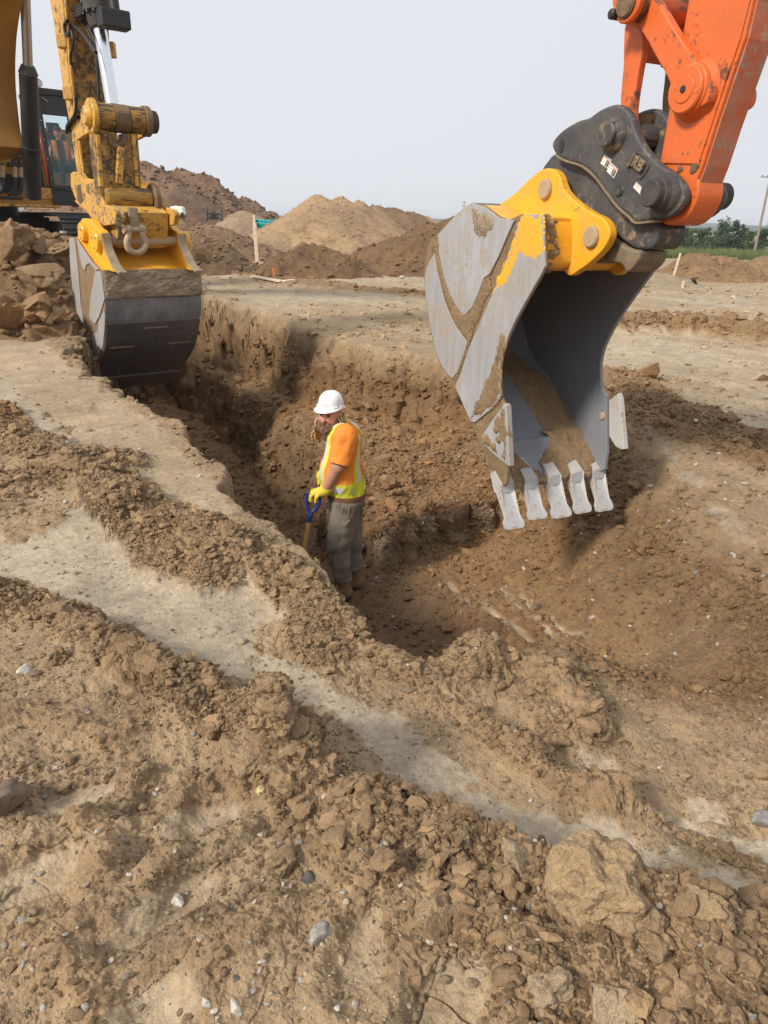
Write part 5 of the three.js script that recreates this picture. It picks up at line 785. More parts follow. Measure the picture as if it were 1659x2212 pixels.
const cap = (p, a, b, ra, rb) => { const bx = b[0] - a[0], by = b[1] - a[1], bz = b[2] - a[2], px = p[0] - a[0], py = p[1] - a[1], pz = p[2] - a[2], t = clamp((px * bx + py * by + pz * bz) / (bx * bx + by * by + bz * bz + 1e-9), 0, 1); return Math.hypot(px - bx * t, py - by * t, pz - bz * t) - lerp(ra, rb, t); };
const smin = (a, b, k) => { const h = clamp(0.5 + 0.5 * (b - a) / k, 0, 1); return lerp(b, a, h) - k * h * (1 - h); };
const cloth = (c, o = {}) => { const t = tex(256, (u, v) => { const k = (o.base ?? 0.9) + 0.12 * (tfbm(u, v, 6, 4, o.seed ?? 3) - 0.5) + 0.06 * (tn(u * 128, v * 128, 128, 2) - 0.5) - (o.dirt ?? 0) * clamp((tfbm(u, v, 5, 5, 77) - 0.5) * 4, 0, 1); return [k, k * 0.985, k * 0.96]; }); return new THREE.MeshPhysicalMaterial({ color: new THREE.Color(...c), map: rep(t, 1.6), roughness: 0.92, sheen: 0.3, sheenRoughness: 0.7, bumpMap: rep(t, 6), bumpScale: 0.002 }); };
const MP = {
  skin: new THREE.MeshPhysicalMaterial({ color: new THREE.Color(0.50, 0.25, 0.16), roughness: 0.55 }), face: new THREE.MeshPhysicalMaterial({ color: new THREE.Color(0.52, 0.225, 0.16), roughness: 0.5 }),
  orange: cloth([1.0, 0.32, 0.045]), lime: cloth([0.80, 0.86, 0.06]), silver: new THREE.MeshStandardMaterial({ color: new THREE.Color(0.62, 0.60, 0.62), roughness: 0.45 }),
  pants: cloth([0.25, 0.225, 0.19], { dirt: 0.28, seed: 8 }), pantsLight: cloth([0.34, 0.30, 0.235], { dirt: 0.1, seed: 9 }), boot: cloth([0.26, 0.17, 0.09], { dirt: 0.3 }), sole: cloth([0.05, 0.04, 0.03]), leather: cloth([0.26, 0.12, 0.05], { dirt: 0.2 }),
  glove: cloth([0.80, 0.62, 0.07], { dirt: 0.15 }), gloveDark: cloth([0.16, 0.13, 0.07]), hat: new THREE.MeshPhysicalMaterial({ color: new THREE.Color(0.84, 0.84, 0.85), roughness: 0.32, clearcoat: 0.3 }), dark: cloth([0.05, 0.05, 0.055]), grey: cloth([0.10, 0.095, 0.11]),
  beard: cloth([0.20, 0.125, 0.075], { dirt: 0.4 }), hairs: [[0.40, 0.25, 0.11], [0.27, 0.16, 0.07], [0.52, 0.35, 0.17]].map((c) => new THREE.MeshStandardMaterial({ color: new THREE.Color(...c), roughness: 0.6 })),
  eye: new THREE.MeshStandardMaterial({ color: 0x1a1512, roughness: 0.3 }), brow: new THREE.MeshStandardMaterial({ color: new THREE.Color(0.13, 0.08, 0.05), roughness: 0.9 }), lip: new THREE.MeshStandardMaterial({ color: new THREE.Color(0.42, 0.15, 0.12), roughness: 0.5 }),
};
{
  const foot = hitY(732, 1276, -1.43), P0 = V(foot.x, groundY(foot.x, foot.z) + 0.025, foot.z);
  const man = thing('person', 'man in white hard hat and orange safety shirt standing in the trench with a shovel', 'person'); man.position.copy(P0); man.rotation.y = Math.PI;
  const B = (cx, cy, b) => { const p = hitPlane(597.2 + 0.228 * cx, 809.6 + 0.228 * cy, V(0, 0, 1), P0.z + b); return [P0.x - p.x, p.y - P0.y, -b]; };   // local: x forward, y up, z to his right
  // joints
  const ne = B(600, 500, 0), sL = B(655, 590, 0.20), sR = B(640, 555, -0.20), eL = B(585, 870, 0.27), wL = B(455, 1105, 0.21), hL = B(372, 1130, 0.19), eR = B(600, 850, -0.26), wR = B(470, 1000, -0.08), hR = B(425, 1010, -0.05);
  const ch = B(640, 680, 0), be = B(625, 930, 0), pe = B(670, 1130, 0), hipL = B(660, 1210, 0.10), hipR = B(680, 1200, -0.10), kL = B(590, 1610, 0.12), kR = B(705, 1560, -0.11), aL = B(625, 1930, 0.12), aR = B(735, 1800, -0.12);
  const off = (p, a, y, z) => [p[0] + a, p[1] + y, p[2] + z];
  const torso = (p, g) => { let d = 1e9; for (const s of [-1, 1]) { d = smin(d, cap(p, off(ch, 0, 0.06, s * 0.085), off(be, 0.005, 0, s * 0.075), 0.135 + g, 0.158 + g), 0.06); d = smin(d, cap(p, off(be, 0, 0, s * 0.075), off(pe, 0, 0.03, s * 0.07), 0.156 + g, 0.15 + g), 0.05); d = smin(d, cap(p, off(ne, -0.01, -0.02, s * 0.05), s > 0 ? sR : sL, 0.062 + g, 0.088 + g), 0.06); } return smin(d, cap(p, be, off(be, 0.05, 0.02, 0), 0.15 + g, 0.12 + g), 0.06); };
  const arms = (p, g) => Math.min(smin(cap(p, sL, eL, 0.072 + g, 0.052 + g), cap(p, eL, wL, 0.054 + g, 0.036 + g), 0.02), smin(cap(p, sR, eR, 0.072 + g, 0.052 + g), cap(p, eR, wR, 0.054 + g, 0.036 + g), 0.02));
  const legs = (p, g) => { const l = smin(cap(p, hipL, kL, 0.135 + g, 0.098 + g), cap(p, kL, aL, 0.098 + g, 0.082 + g), 0.04), r = smin(cap(p, hipR, kR, 0.135 + g, 0.098 + g), cap(p, kR, aR, 0.098 + g, 0.078 + g), 0.04); return smin(Math.min(l, r), cap(p, off(pe, 0, -0.02, -0.06), off(pe, 0, -0.02, 0.06), 0.15 + g, 0.15 + g), 0.05); };
  // head frame: face turned towards the camera and forward, bent down a little
  const hc = B(508, 392, 0.04), yaw = -1.14;   // turn about y from +x (forward) towards his left (-z)
  const hf = V(Math.cos(yaw), 0.10, Math.sin(yaw)).normalize(), hr = V(0, 1, 0).cross(hf).normalize().negate(), hu = hr.clone().cross(hf).normalize(); // hr = his right
  if (hu.y < 0) hu.negate();
  const HP = (f, u, r) => [hc[0] + hf.x * f + hu.x * u + hr.x * r, hc[1] + hf.y * f + hu.y * u + hr.y * r, hc[2] + hf.z * f + hu.z * u + hr.z * r];
  const head = (p) => { let d = cap(p, HP(-0.02, 0.03, 0), HP(0.012, 0.03, 0), 0.092, 0.088); d = smin(d, cap(p, HP(0.03, -0.06, 0), HP(0.062, -0.088, 0), 0.062, 0.036), 0.04); d = smin(d, cap(p, HP(0.085, 0.012, 0), HP(0.112, -0.028, 0), 0.011, 0.017), 0.016);
    for (const s of [-1, 1]) { d = smin(d, cap(p, HP(0.07, -0.018, s * 0.036), HP(0.06, -0.03, s * 0.045), 0.026, 0.024), 0.025); d = smin(d, cap(p, HP(-0.005, 0.02, s * 0.088), HP(-0.012, -0.03, s * 0.084), 0.014, 0.01), 0.008); d = Math.max(d, -(Math.hypot(...HP(0.094, 0.02, s * 0.034).map((v, i) => v - p[i])) - 0.014)); d = smin(d, cap(p, HP(0.088, 0.036, s * 0.02), HP(0.076, 0.034, s * 0.055), 0.012, 0.01), 0.012); }
    return smin(d, cap(p, off(ne, 0.0, -0.05, 0), HP(-0.02, -0.05, 0), 0.066, 0.06), 0.03); };
  // one continuous skin under the clothes
  const whole = (p) => { let d = smin(torso(p, -0.012), arms(p, 0), 0.03); d = smin(d, legs(p, -0.025), 0.03); return smin(d, cap(p, off(ne, 0, -0.05, 0), HP(-0.02, -0.03, 0), 0.064, 0.06), 0.04); };
  part('body', implicit(96, [-0.45, 0.05, -0.45], [0.6, 1.72, 0.45], (x, y, z) => whole([x, y, z])), MP.skin, man);
  part('head', implicit(90, [hc[0] - 0.19, hc[1] - 0.24, hc[2] - 0.19], [hc[0] + 0.19, hc[1] + 0.16, hc[2] + 0.19], (x, y, z) => head([x, y, z])), MP.face, man);
  // shirt: torso and short sleeves, folds; cut at the hem, the sleeve ends and the collar
  const yHem = B(690, 1085, 0)[1], fold = (p) => 0.010 * n3(p[0] * 8, p[1] * 6, p[2] * 8) + 0.007 * n3(p[0] * 19 + p[1] * 8, p[1] * 9, p[2] * 19);
  const slv = (p, s, e) => { const d = [e[0] - s[0], e[1] - s[1], e[2] - s[2]], l = Math.hypot(...d), t = ((p[0] - s[0]) * d[0] + (p[1] - s[1]) * d[1] + (p[2] - s[2]) * d[2]) / l; return Math.max(cap(p, s, e, 0.098, 0.098), t - l * 0.92); };
  const shirt = (p) => { let d = torso(p, 0.006); d = smin(d, slv(p, sL, eL), 0.035); d = smin(d, slv(p, sR, eR), 0.035); d += fold(p); return Math.max(d, yHem - p[1], -cap(p, off(ne, 0.03, -0.03, 0), HP(-0.01, -0.04, 0), 0.072, 0.10)); };
  const onSleeve = (p) => { for (const [s, e] of [[sL, eL], [sR, eR]]) if (cap(p, off(s, 0, -0.10, 0), e, 0.104, 0.104) < 0.008 && Math.abs(p[2]) > 0.17) return true; return false; };
  const wb = B(690, 955, 0)[1], wm0 = B(690, 1000, 0)[1], wm1 = B(690, 1050, 0)[1];
  const grp = (x, y, z) => { const p = [x, y, z]; if (onSleeve(p)) return 0;
    if (y < wb + 0.04 * -x) { const f = x > be[0] - 0.02; return f && y > wm1 + 0.01 && y < wm0 + 0.015 ? 2 : 1; }
    const w = Math.abs(z), back = x < be[0] - 0.06, c = back ? lerp(0.16, 0.10, clamp((y - wb) / 0.45, 0, 1)) : 0.125; if (Math.abs(w - c) < 0.052 && (Math.abs(x - ch[0]) > 0.06 || y > ch[1] + 0.10)) return Math.abs(w - c) < 0.024 ? 2 : 1; return 0; };
  const sh = implicit(150, [-0.42, yHem - 0.05, -0.46], [0.46, ne[1] + 0.12, 0.46], (x, y, z) => shirt([x, y, z]), grp);
  part('safety_shirt', sh[0], MP.orange, man); part('yellow_band', sh[1], MP.lime, man); part('reflective_band', sh[2], MP.silver, man);
  // trousers with creases, lighter dust at the thigh
  const yB = B(690, 1105, 0)[1], hemL = B(620, 1940, 0.12)[1], hemR = B(735, 1840, -0.12)[1];
  const pants = (p) => { let d = legs(p, 0.0); const kn = Math.exp(-((p[1] - kL[1]) ** 2) / 0.02), hm = Math.exp(-((p[1] - hemL - 0.05) ** 2) / 0.012); d += (0.003 + 0.008 * kn + 0.011 * hm) * n3(p[0] * 6 + p[1] * 5, p[1] * 13, p[2] * 6) + 0.006 * n3(p[0] * 12, p[1] * 6, p[2] * 12); return Math.max(d, p[1] - yB, (p[2] < 0 ? hemL : hemR) - p[1] + 0.01 * n3(p[0] * 20, 1, p[2] * 20)); };
  const pg = implicit(150, [-0.45, hemL - 0.06, -0.36], [0.42, yB + 0.05, 0.36], (x, y, z) => pants([x, y, z]), (x, y, z) => (x > lerp(0.06, 0.16, clamp((1.05 - y) / 0.6, 0, 1)) + 0.05 * n3(x * 9, y * 5, z * 9) && y > 0.62 ? 1 : 0));
  part('trousers', pg[0], MP.pants, man); if (pg[1]) part('trouser_dust', pg[1], MP.pantsLight, man, 'pale dust on the front of the trousers');
  // pockets and seam on the near leg
  const onLeg = (cx, cy, lift) => { let b = 0.34; const P = () => B(cx, cy, b); while (pants(P()) > lift && b > 0) b -= 0.003; return V(...P()); };
  const seam = (pts, r = 0.0045) => part('seam', tube(pts.map(([x, y]) => onLeg(x, y, 0.001)), r, pts.length * 5, 6), MP.pantsLight, man);
  seam([[702, 1170], [760, 1190], [825, 1185]]); seam([[702, 1170], [690, 1260], [680, 1345]]); seam([[680, 1345], [730, 1358], [790, 1340], [815, 1260], [825, 1185]]); seam([[575, 1115], [580, 1170], [628, 1228], [665, 1180], [680, 1130]]); seam([[680, 1180], [640, 1240], [610, 1340], [590, 1460], [575, 1600], [560, 1720], [558, 1830]]); seam([[605, 1390], [650, 1412], [695, 1375]], 0.006); seam([[605, 1405], [648, 1428], [690, 1395]], 0.005);
  // belt with loops
  part('belt', implicit(90, [-0.35, yB - 0.06, -0.32], [0.32, yHem + 0.03, 0.32], (x, y, z) => Math.max(torso([x, y, z], 0.013), y - yHem - 0.004, yB - 0.022 - y)), MP.leather, man);
  for (const [cx, cy] of [[560, 1095], [715, 1102]]) { let b = 0.34; while (torso(B(cx, cy, b), 0.006) > 0 && b > 0) b -= 0.003; const p = V(...B(cx, cy - 18, b + 0.004)), q = V(...B(cx, cy + 35, b + 0.004)); part('belt_loop', bar(p, q, 0.016, 0.008, V(1, 0, 0), 0.002), MP.pants, man); }
  // boots
  const boot = (p, a, y0, tx, tz) => { const y = p[1] - y0; let d = cap(p, [a[0] - 0.035, y0 + 0.055, a[2]], [a[0] + 0.05, y0 + 0.06, a[2]], 0.056, 0.056); d = smin(d, cap(p, [a[0] + 0.04, y0 + 0.055, a[2]], [a[0] + tx, y0 + 0.045, a[2] + tz], 0.054, 0.046), 0.03); d = smin(d, cap(p, [a[0] - 0.02, y0 + 0.06, a[2]], [a[0] - 0.01, y0 + 0.2, a[2]], 0.058, 0.06), 0.03); return Math.max(d, -y); };
  const fy = 0.0, fyR = groundY(P0.x - aR[0], P0.z - aR[2]) - P0.y; 
  part('boot', implicit(70, [aL[0] - 0.16, fy - 0.02, aL[2] - 0.16], [aL[0] + 0.3, fy + 0.28, aL[2] + 0.14], (x, y, z) => boot([x, y, z], [aL[0], 0, aL[2]], fy, 0.17, -0.05)), MP.boot, man); part('boot', implicit(70, [aR[0] - 0.16, fyR - 0.02, aR[2] - 0.16], [aR[0] + 0.3, fyR + 0.3, aR[2] + 0.16], (x, y, z) => boot([x, y, z], [aR[0], 0, aR[2]], fyR, 0.17, 0.02)), MP.boot, man);
  part('boot_sole', implicit(60, [aL[0] - 0.18, fy - 0.03, aL[2] - 0.18], [aL[0] + 0.32, fy + 0.04, aL[2] + 0.16], (x, y, z) => Math.max(boot([x, y, z], [aL[0], 0, aL[2]], fy, 0.17, -0.05) - 0.008, y - fy - 0.022, fy - 0.012 - y)), MP.sole, man);
  // gloves: palm, cuff, four curled fingers and a thumb
  const glove = (p, w, k, tips, th) => { let d = smin(cap(p, off(w, -0.02, 0.02, 0), off(w, 0.01, 0, 0), 0.05, 0.046), cap(p, w, k, 0.042, 0.036), 0.02); for (const s of [-1, 1]) d = smin(d, cap(p, off(w, 0.02, 0, s * 0.02), off(k, 0, 0, s * 0.024), 0.03, 0.026), 0.015); let f = 1e9; for (const c of tips) for (let i = 1; i < c.length; i++) f = Math.min(f, cap(p, c[i - 1], c[i], 0.0135 - i * 0.0008, 0.0125 - i * 0.0008)); for (let i = 1; i < th.length; i++) f = Math.min(f, cap(p, th[i - 1], th[i], 0.0155, 0.0135)); return smin(d, f, 0.008); };
  const grip = (cx, cy, b) => B(cx, cy, b), tipsL = []; for (let i = 0; i < 4; i++) { const b = 0.155 + 0.025 * i, e = i * 9; tipsL.push([grip(352, 1118 + e * 0.3, b), grip(312 + e * 0.6, 1128 + e, b), grip(296 + e * 1.1, 1165 + e * 1.2, b - 0.004), grip(306 + e * 1.4, 1208 - e * 0.4 + 4, b - 0.02)]); }
  const box2 = (pts, m) => [[0, 1, 2].map((i) => Math.min(...pts.map((p) => p[i])) - m), [0, 1, 2].map((i) => Math.max(...pts.map((p) => p[i])) + m)];
  { const th = [grip(405, 1130, 0.24), grip(378, 1165, 0.255), grip(372, 1205, 0.245)], [lo, hi] = box2([wL, ...tipsL.flat(), ...th], 0.075); const gg = implicit(110, lo, hi, (x, y, z) => glove([x, y, z], wL, grip(360, 1118, 0.19), tipsL, th), (x, y, z) => (x > grip(318, 1180, 0)[0] - 0.005 && y < grip(318, 1170, 0)[1] ? 1 : 0)); part('glove', gg[0], MP.glove, man); if (gg[1]) part('glove_palm', gg[1], MP.gloveDark, man); }
  { const tipsR = []; for (let i = 0; i < 4; i++) { const b = -0.10 + 0.025 * i; tipsR.push([grip(418, 1000, b), grip(402, 1030, b), grip(398, 1062, b), grip(408, 1085, b)]); } const th = [grip(445, 1000, 0.0), grip(435, 1040, 0.012), grip(430, 1075, 0.008)], w = grip(440, 955, -0.06), [lo, hi] = box2([w, ...tipsR.flat(), ...th], 0.075); const gg = implicit(90, lo, hi, (x, y, z) => glove([x, y, z], w, grip(425, 1000, -0.06), tipsR, th), (x, y, z) => (y < grip(400, 1050, 0)[1] ? 1 : 0)); part('glove', gg[0], MP.glove, man); if (gg[1]) part('glove_palm', gg[1], MP.gloveDark, man); }
  // face details, beard, long hair
  for (const s of [-1, 1]) { part('eye', new THREE.SphereGeometry(0.011, 14, 10).translate(...HP(0.083, 0.02, s * 0.034)), MP.eye, man); part('eyebrow', tube([V(...HP(0.098, 0.038, s * 0.016)), V(...HP(0.097, 0.042, s * 0.034)), V(...HP(0.085, 0.036, s * 0.054))], 0.006, 10, 6), MP.brow, man); }
  part('lips', tube([V(...HP(0.088, -0.064, -0.024)), V(...HP(0.1, -0.062, 0)), V(...HP(0.088, -0.064, 0.024))], 0.006, 12, 6), MP.lip, man);
  const beard = (p) => { let d = cap(p, HP(0.06, -0.10, 0), HP(0.05, -0.16, 0), 0.056, 0.035); for (const s of [-1, 1]) { d = smin(d, cap(p, HP(0.0, -0.02, s * 0.082), HP(0.045, -0.09, s * 0.052), 0.022, 0.04), 0.03); d = smin(d, cap(p, HP(0.100, -0.048, s * 0.006), HP(0.082, -0.07, s * 0.04), 0.012, 0.014), 0.012); } d += 0.010 * n3(p[0] * 45, p[1] * 24, p[2] * 45) + 0.006 * n3(p[0] * 95, p[1] * 60, p[2] * 95); return Math.max(d, -(cap(p, HP(0.08, -0.064, -0.014), HP(0.11, -0.064, 0.014), 0.006, 0.006))); };
  part('beard', implicit(110, [hc[0] - 0.16, hc[1] - 0.27, hc[2] - 0.16], [hc[0] + 0.17, hc[1] + 0.03, hc[2] + 0.16], (x, y, z) => beard([x, y, z])), MP.beard, man);
  const strands = [[], [], []]; for (let i = 0; i < 230; i++) { const t = rr(0.42, 1) * Math.PI * (rnd() < 0.5 ? 1 : -1), side = Math.sign(t), q = Math.abs(t), f0 = Math.cos(q) * 0.09 - 0.005, r0 = Math.sin(q) * 0.099 * side, u0 = rr(-0.01, 0.03), len = rr(0.15, 0.235) * (q < 1.3 ? 0.95 : 1), fl = rr(1.1, 1.5), ph = rr(0, 6), am = rr(0.006, 0.017), pts = [];
    for (let k = 0; k <= 7; k++) { const s = k / 7; pts.push(V(...HP(f0 * lerp(1, fl, s) + am * Math.sin(ph + s * 9) + -0.006 * s, u0 - len * s, r0 * lerp(1, fl, s) + am * Math.cos(ph + s * 8) + side * 0.012 * s))); }
    strands[i % 3].push(new THREE.TubeGeometry(new THREE.CatmullRomCurve3(pts), 14, rr(0.004, 0.0085), 5, false)); }
  strands.forEach((s, i) => part('hair', mergeGeometries(s), MP.hairs[i], man));
  // hard hat
  const hat = new THREE.Group(); hat.name = 'hard_hat'; man.add(hat);
  const tilt = 0.09, ho = V(...HP(-0.008, 0.08, 0)), hf2 = hf.clone().multiplyScalar(Math.cos(tilt)).addScaledVector(hu, -Math.sin(tilt)), hu2 = hu.clone().multiplyScalar(Math.cos(tilt)).addScaledVector(hf, Math.sin(tilt)), HM = new THREE.Matrix4().makeBasis(hf2, hu2, hf2.clone().cross(hu2)).setPosition(ho).scale(V(0.84, 0.88, 0.84));
  { const pr = [[0.001, 0.142], [0.03, 0.141], [0.06, 0.134], [0.09, 0.115], [0.112, 0.085], [0.124, 0.045], [0.128, 0.012], [0.131, 0.0], [0.139, -0.004], [0.139, -0.009], [0.128, -0.008], [0.122, 0.01], [0.118, 0.045], [0.106, 0.082], [0.085, 0.11], [0.055, 0.128], [0.001, 0.136]];
    const g = new THREE.LatheGeometry(spline(pr, 3, false).map((p) => new THREE.Vector2(Math.max(0.0005, p[0]), p[1])), 64), p = g.attributes.position;
    for (let i = 0; i < p.count; i++) { let x = p.getX(i), y = p.getY(i), z = p.getZ(i); const r = Math.hypot(x, z), a = Math.atan2(z, x), fr = Math.max(0, Math.cos(a)); if (r > 0.127 && y < 0.004) { const k = 1 + 0.42 * Math.pow(fr, 2.2); x *= k; z *= k * 1; y -= 0.016 * Math.pow(fr, 2); } x *= 1.1; z *= 0.94; if (y > 0.03) y += 0.004 * Math.exp(-(z * z) / 0.0009) * (y / 0.14) + 0.003 * Math.exp(-((Math.abs(z) - 0.045) ** 2) / 0.0001) * (y / 0.14); p.setXYZ(i, x, y, z); }
    g.computeVertexNormals(); part('hat_shell', g.applyMatrix4(HM), MP.hat, hat);
    for (const s of [-1, 1]) for (const a of [0.9, 1.5]) { const q = V(Math.cos(a) * 0.146, 0.012, s * Math.sin(a) * 0.126); part('hat_slot', new RoundedBoxGeometry(0.05, 0.016, 0.012, 1, 0.004).rotateY(-s * (Math.PI / 2 - a) * -1).translate(q.x, q.y, q.z).applyMatrix4(HM), MP.hat, hat); }
    const c = document.createElement('canvas'); c.width = 256; c.height = 64; const x = c.getContext('2d'); x.fillStyle = '#e4e2da'; x.fillRect(0, 0, 256, 64); x.fillStyle = '#5a5a58'; x.font = 'bold 26px sans-serif'; for (let i = 0; i < 7; i++) x.fillRect(20 + i * 19, 28, 13, 12); x.beginPath(); x.arc(196, 32, 18, 0, 7); x.fill(); x.fillStyle = '#e4e2da'; x.beginPath(); x.arc(190, 32, 11, 0, 7); x.fill();
    const t = new THREE.CanvasTexture(c); t.colorSpace = THREE.SRGBColorSpace; const lg = new THREE.CylinderGeometry(0.1385, 0.1445, 0.03, 14, 1, true, Math.PI / 2 - 0.30, 0.60).scale(1, 1, 0.93).translate(0.0, 0.045, 0); part('logo_decal', lg.applyMatrix4(HM), new THREE.MeshStandardMaterial({ map: t, roughness: 0.5, side: THREE.DoubleSide }), hat); }
  // ---- shovel
  const W3 = (cx, cy, b) => { const l = B(cx, cy, b); return V(P0.x - l[0], P0.y + l[1], P0.z - l[2]); };
  const shv = thing('shovel', 'shovel with blue D-grip and pale wooden handle held by the man in the trench', 'shovel');
  const blue = new THREE.MeshPhysicalMaterial({ color: new THREE.Color(0.022, 0.045, 0.19), roughness: 0.42, clearcoat: 0.2 }), wood = new THREE.MeshStandardMaterial({ color: 0xffffff, roughness: 0.7, map: rep(tex(256, (u, v) => { const k = 0.9 + 0.14 * (tn(u * 60, v * 3, 60, 3) - 0.5) + 0.12 * (tfbm(u, v, 4, 3, 5) - 0.5); return [0.86 * k, 0.67 * k, 0.40 * k]; }), 2) });
  const gb = 0.19, s0 = W3(310, 1395, gb), s1 = W3(262, 1640, gb), sd = s1.clone().sub(s0).normalize(), end = s0.clone().addScaledVector(sd, 0.92);
  part('d_grip', merge([tube([W3(294, 1122, gb), W3(288, 1180, gb), W3(292, 1245, gb), W3(312, 1300, gb), W3(318, 1340, gb)], 0.017, 30, 12), tube([W3(410, 1168, gb), W3(404, 1220, gb), W3(370, 1275, gb), W3(330, 1310, gb), W3(318, 1340, gb)], 0.017, 30, 12), rod(W3(288, 1126, gb), W3(414, 1172, gb), 0.017), rod(W3(321, 1315, gb), W3(309, 1395, gb), 0.027, 0.024, 20, 0.004)]), blue, shv);
  part('handle', rod(s0, end, 0.0195, 0.0185, 20), wood, shv);
  { const q = end.clone().addScaledVector(sd, -0.14); part('socket', rod(q, end.clone().addScaledVector(sd, 0.06), 0.024, 0.02, 18), M.rust, shv); const bg = new THREE.SphereGeometry(1, 24, 16, 0, Math.PI).scale(0.11, 0.17, 0.03); bg.applyQuaternion(new THREE.Quaternion().setFromUnitVectors(V(0, -1, 0), sd)).translate(...end.clone().addScaledVector(sd, 0.16).toArray()); const bm = M.rust.clone(); bm.side = THREE.DoubleSide; part('blade', bg, bm, shv); }
  rebase(shv, end);
  console.log('man', P0.toArray().map((v) => v.toFixed(2)).join(), 'hat top', HP(0, 0.19, 0)[1].toFixed(2));
}
// ---- the operator in the cab
{
  const o = ACC.cabSeat, U = ACC.cabU, W = ACC.cabW, op = thing('person', 'machine operator in dark cap and orange vest seated in the excavator cab', 'person'); op.position.copy(o); op.rotation.y = Math.atan2(U.x, U.z);  // local z faces the front
  const L = (x, y, z) => [x, y, z], all = (p, g) => { let d = 1e9; for (const s of [-1, 1]) { d = smin(d, cap(p, L(s * 0.08, 0.05, -0.08), L(s * 0.11, 0.45, -0.1), 0.13 + g, 0.12 + g), 0.06); d = smin(d, cap(p, L(s * 0.2, 0.47, -0.1), L(s * 0.27, 0.2, 0.02), 0.065 + g, 0.05 + g), 0.03); d = smin(d, cap(p, L(s * 0.27, 0.2, 0.02), L(s * 0.27, 0.2, 0.27), 0.048 + g, 0.035 + g), 0.02); d = smin(d, cap(p, L(s * 0.1, 0.02, -0.03), L(s * 0.14, 0.05, 0.38), 0.09 + g, 0.07 + g), 0.04); d = smin(d, cap(p, L(s * 0.14, 0.05, 0.38), L(s * 0.14, -0.35, 0.42), 0.065 + g, 0.05 + g), 0.03); } d = smin(d, cap(p, L(0, 0.5, -0.1), L(0, 0.62, -0.08), 0.06, 0.055), 0.03); return smin(d, cap(p, L(0, 0.7, -0.08), L(0, 0.76, -0.09), 0.088, 0.092), 0.02); };
  const r = implicit(90, [-0.42, -0.45, -0.32], [0.42, 0.92, 0.56], (x, y, z) => all([x, y, z], 0), (x, y, z) => (y > 0.57 ? 0 : y < 0.12 && z > -0.16 ? 3 : Math.abs(x) > 0.2 && z > -0.02 ? 0 : Math.abs(x) < 0.185 && Math.abs(x) > 0.085 && z > -0.15 ? 2 : 1));
  part('body', r[0], MP.face, op); part('shirt', r[1], MP.grey, op); part('safety_vest', r[2], MP.orange, op); part('trousers', r[3], MP.dark, op);
  part('cap', new THREE.SphereGeometry(0.108, 24, 14, 0, 6.3, 0, 1.5).translate(0, 0.77, -0.085), MP.dark, op); part('cap_visor', new THREE.CylinderGeometry(0.1, 0.1, 0.012, 20, 1, false, -1.2, 2.4).translate(0, 0.785, -0.01), MP.dark, op);
  for (const s of [-1, 1]) { part('eye', new THREE.SphereGeometry(0.012, 8, 6).translate(s * 0.033, 0.735, 0.0), MP.eye, op); for (let i = 0; i < 5; i++) part('finger', rod(V(s * 0.27 + (i - 2) * 0.018, 0.215, 0.27), V(s * 0.27 + (i - 2) * 0.016, 0.18, 0.31 - Math.abs(i - 2) * 0.008), 0.011, 0.009, 8), MP.face, op); }
  part('nose', rod(V(0, 0.735, -0.0), V(0, 0.7, 0.028), 0.01, 0.018, 10), MP.face, op);
}
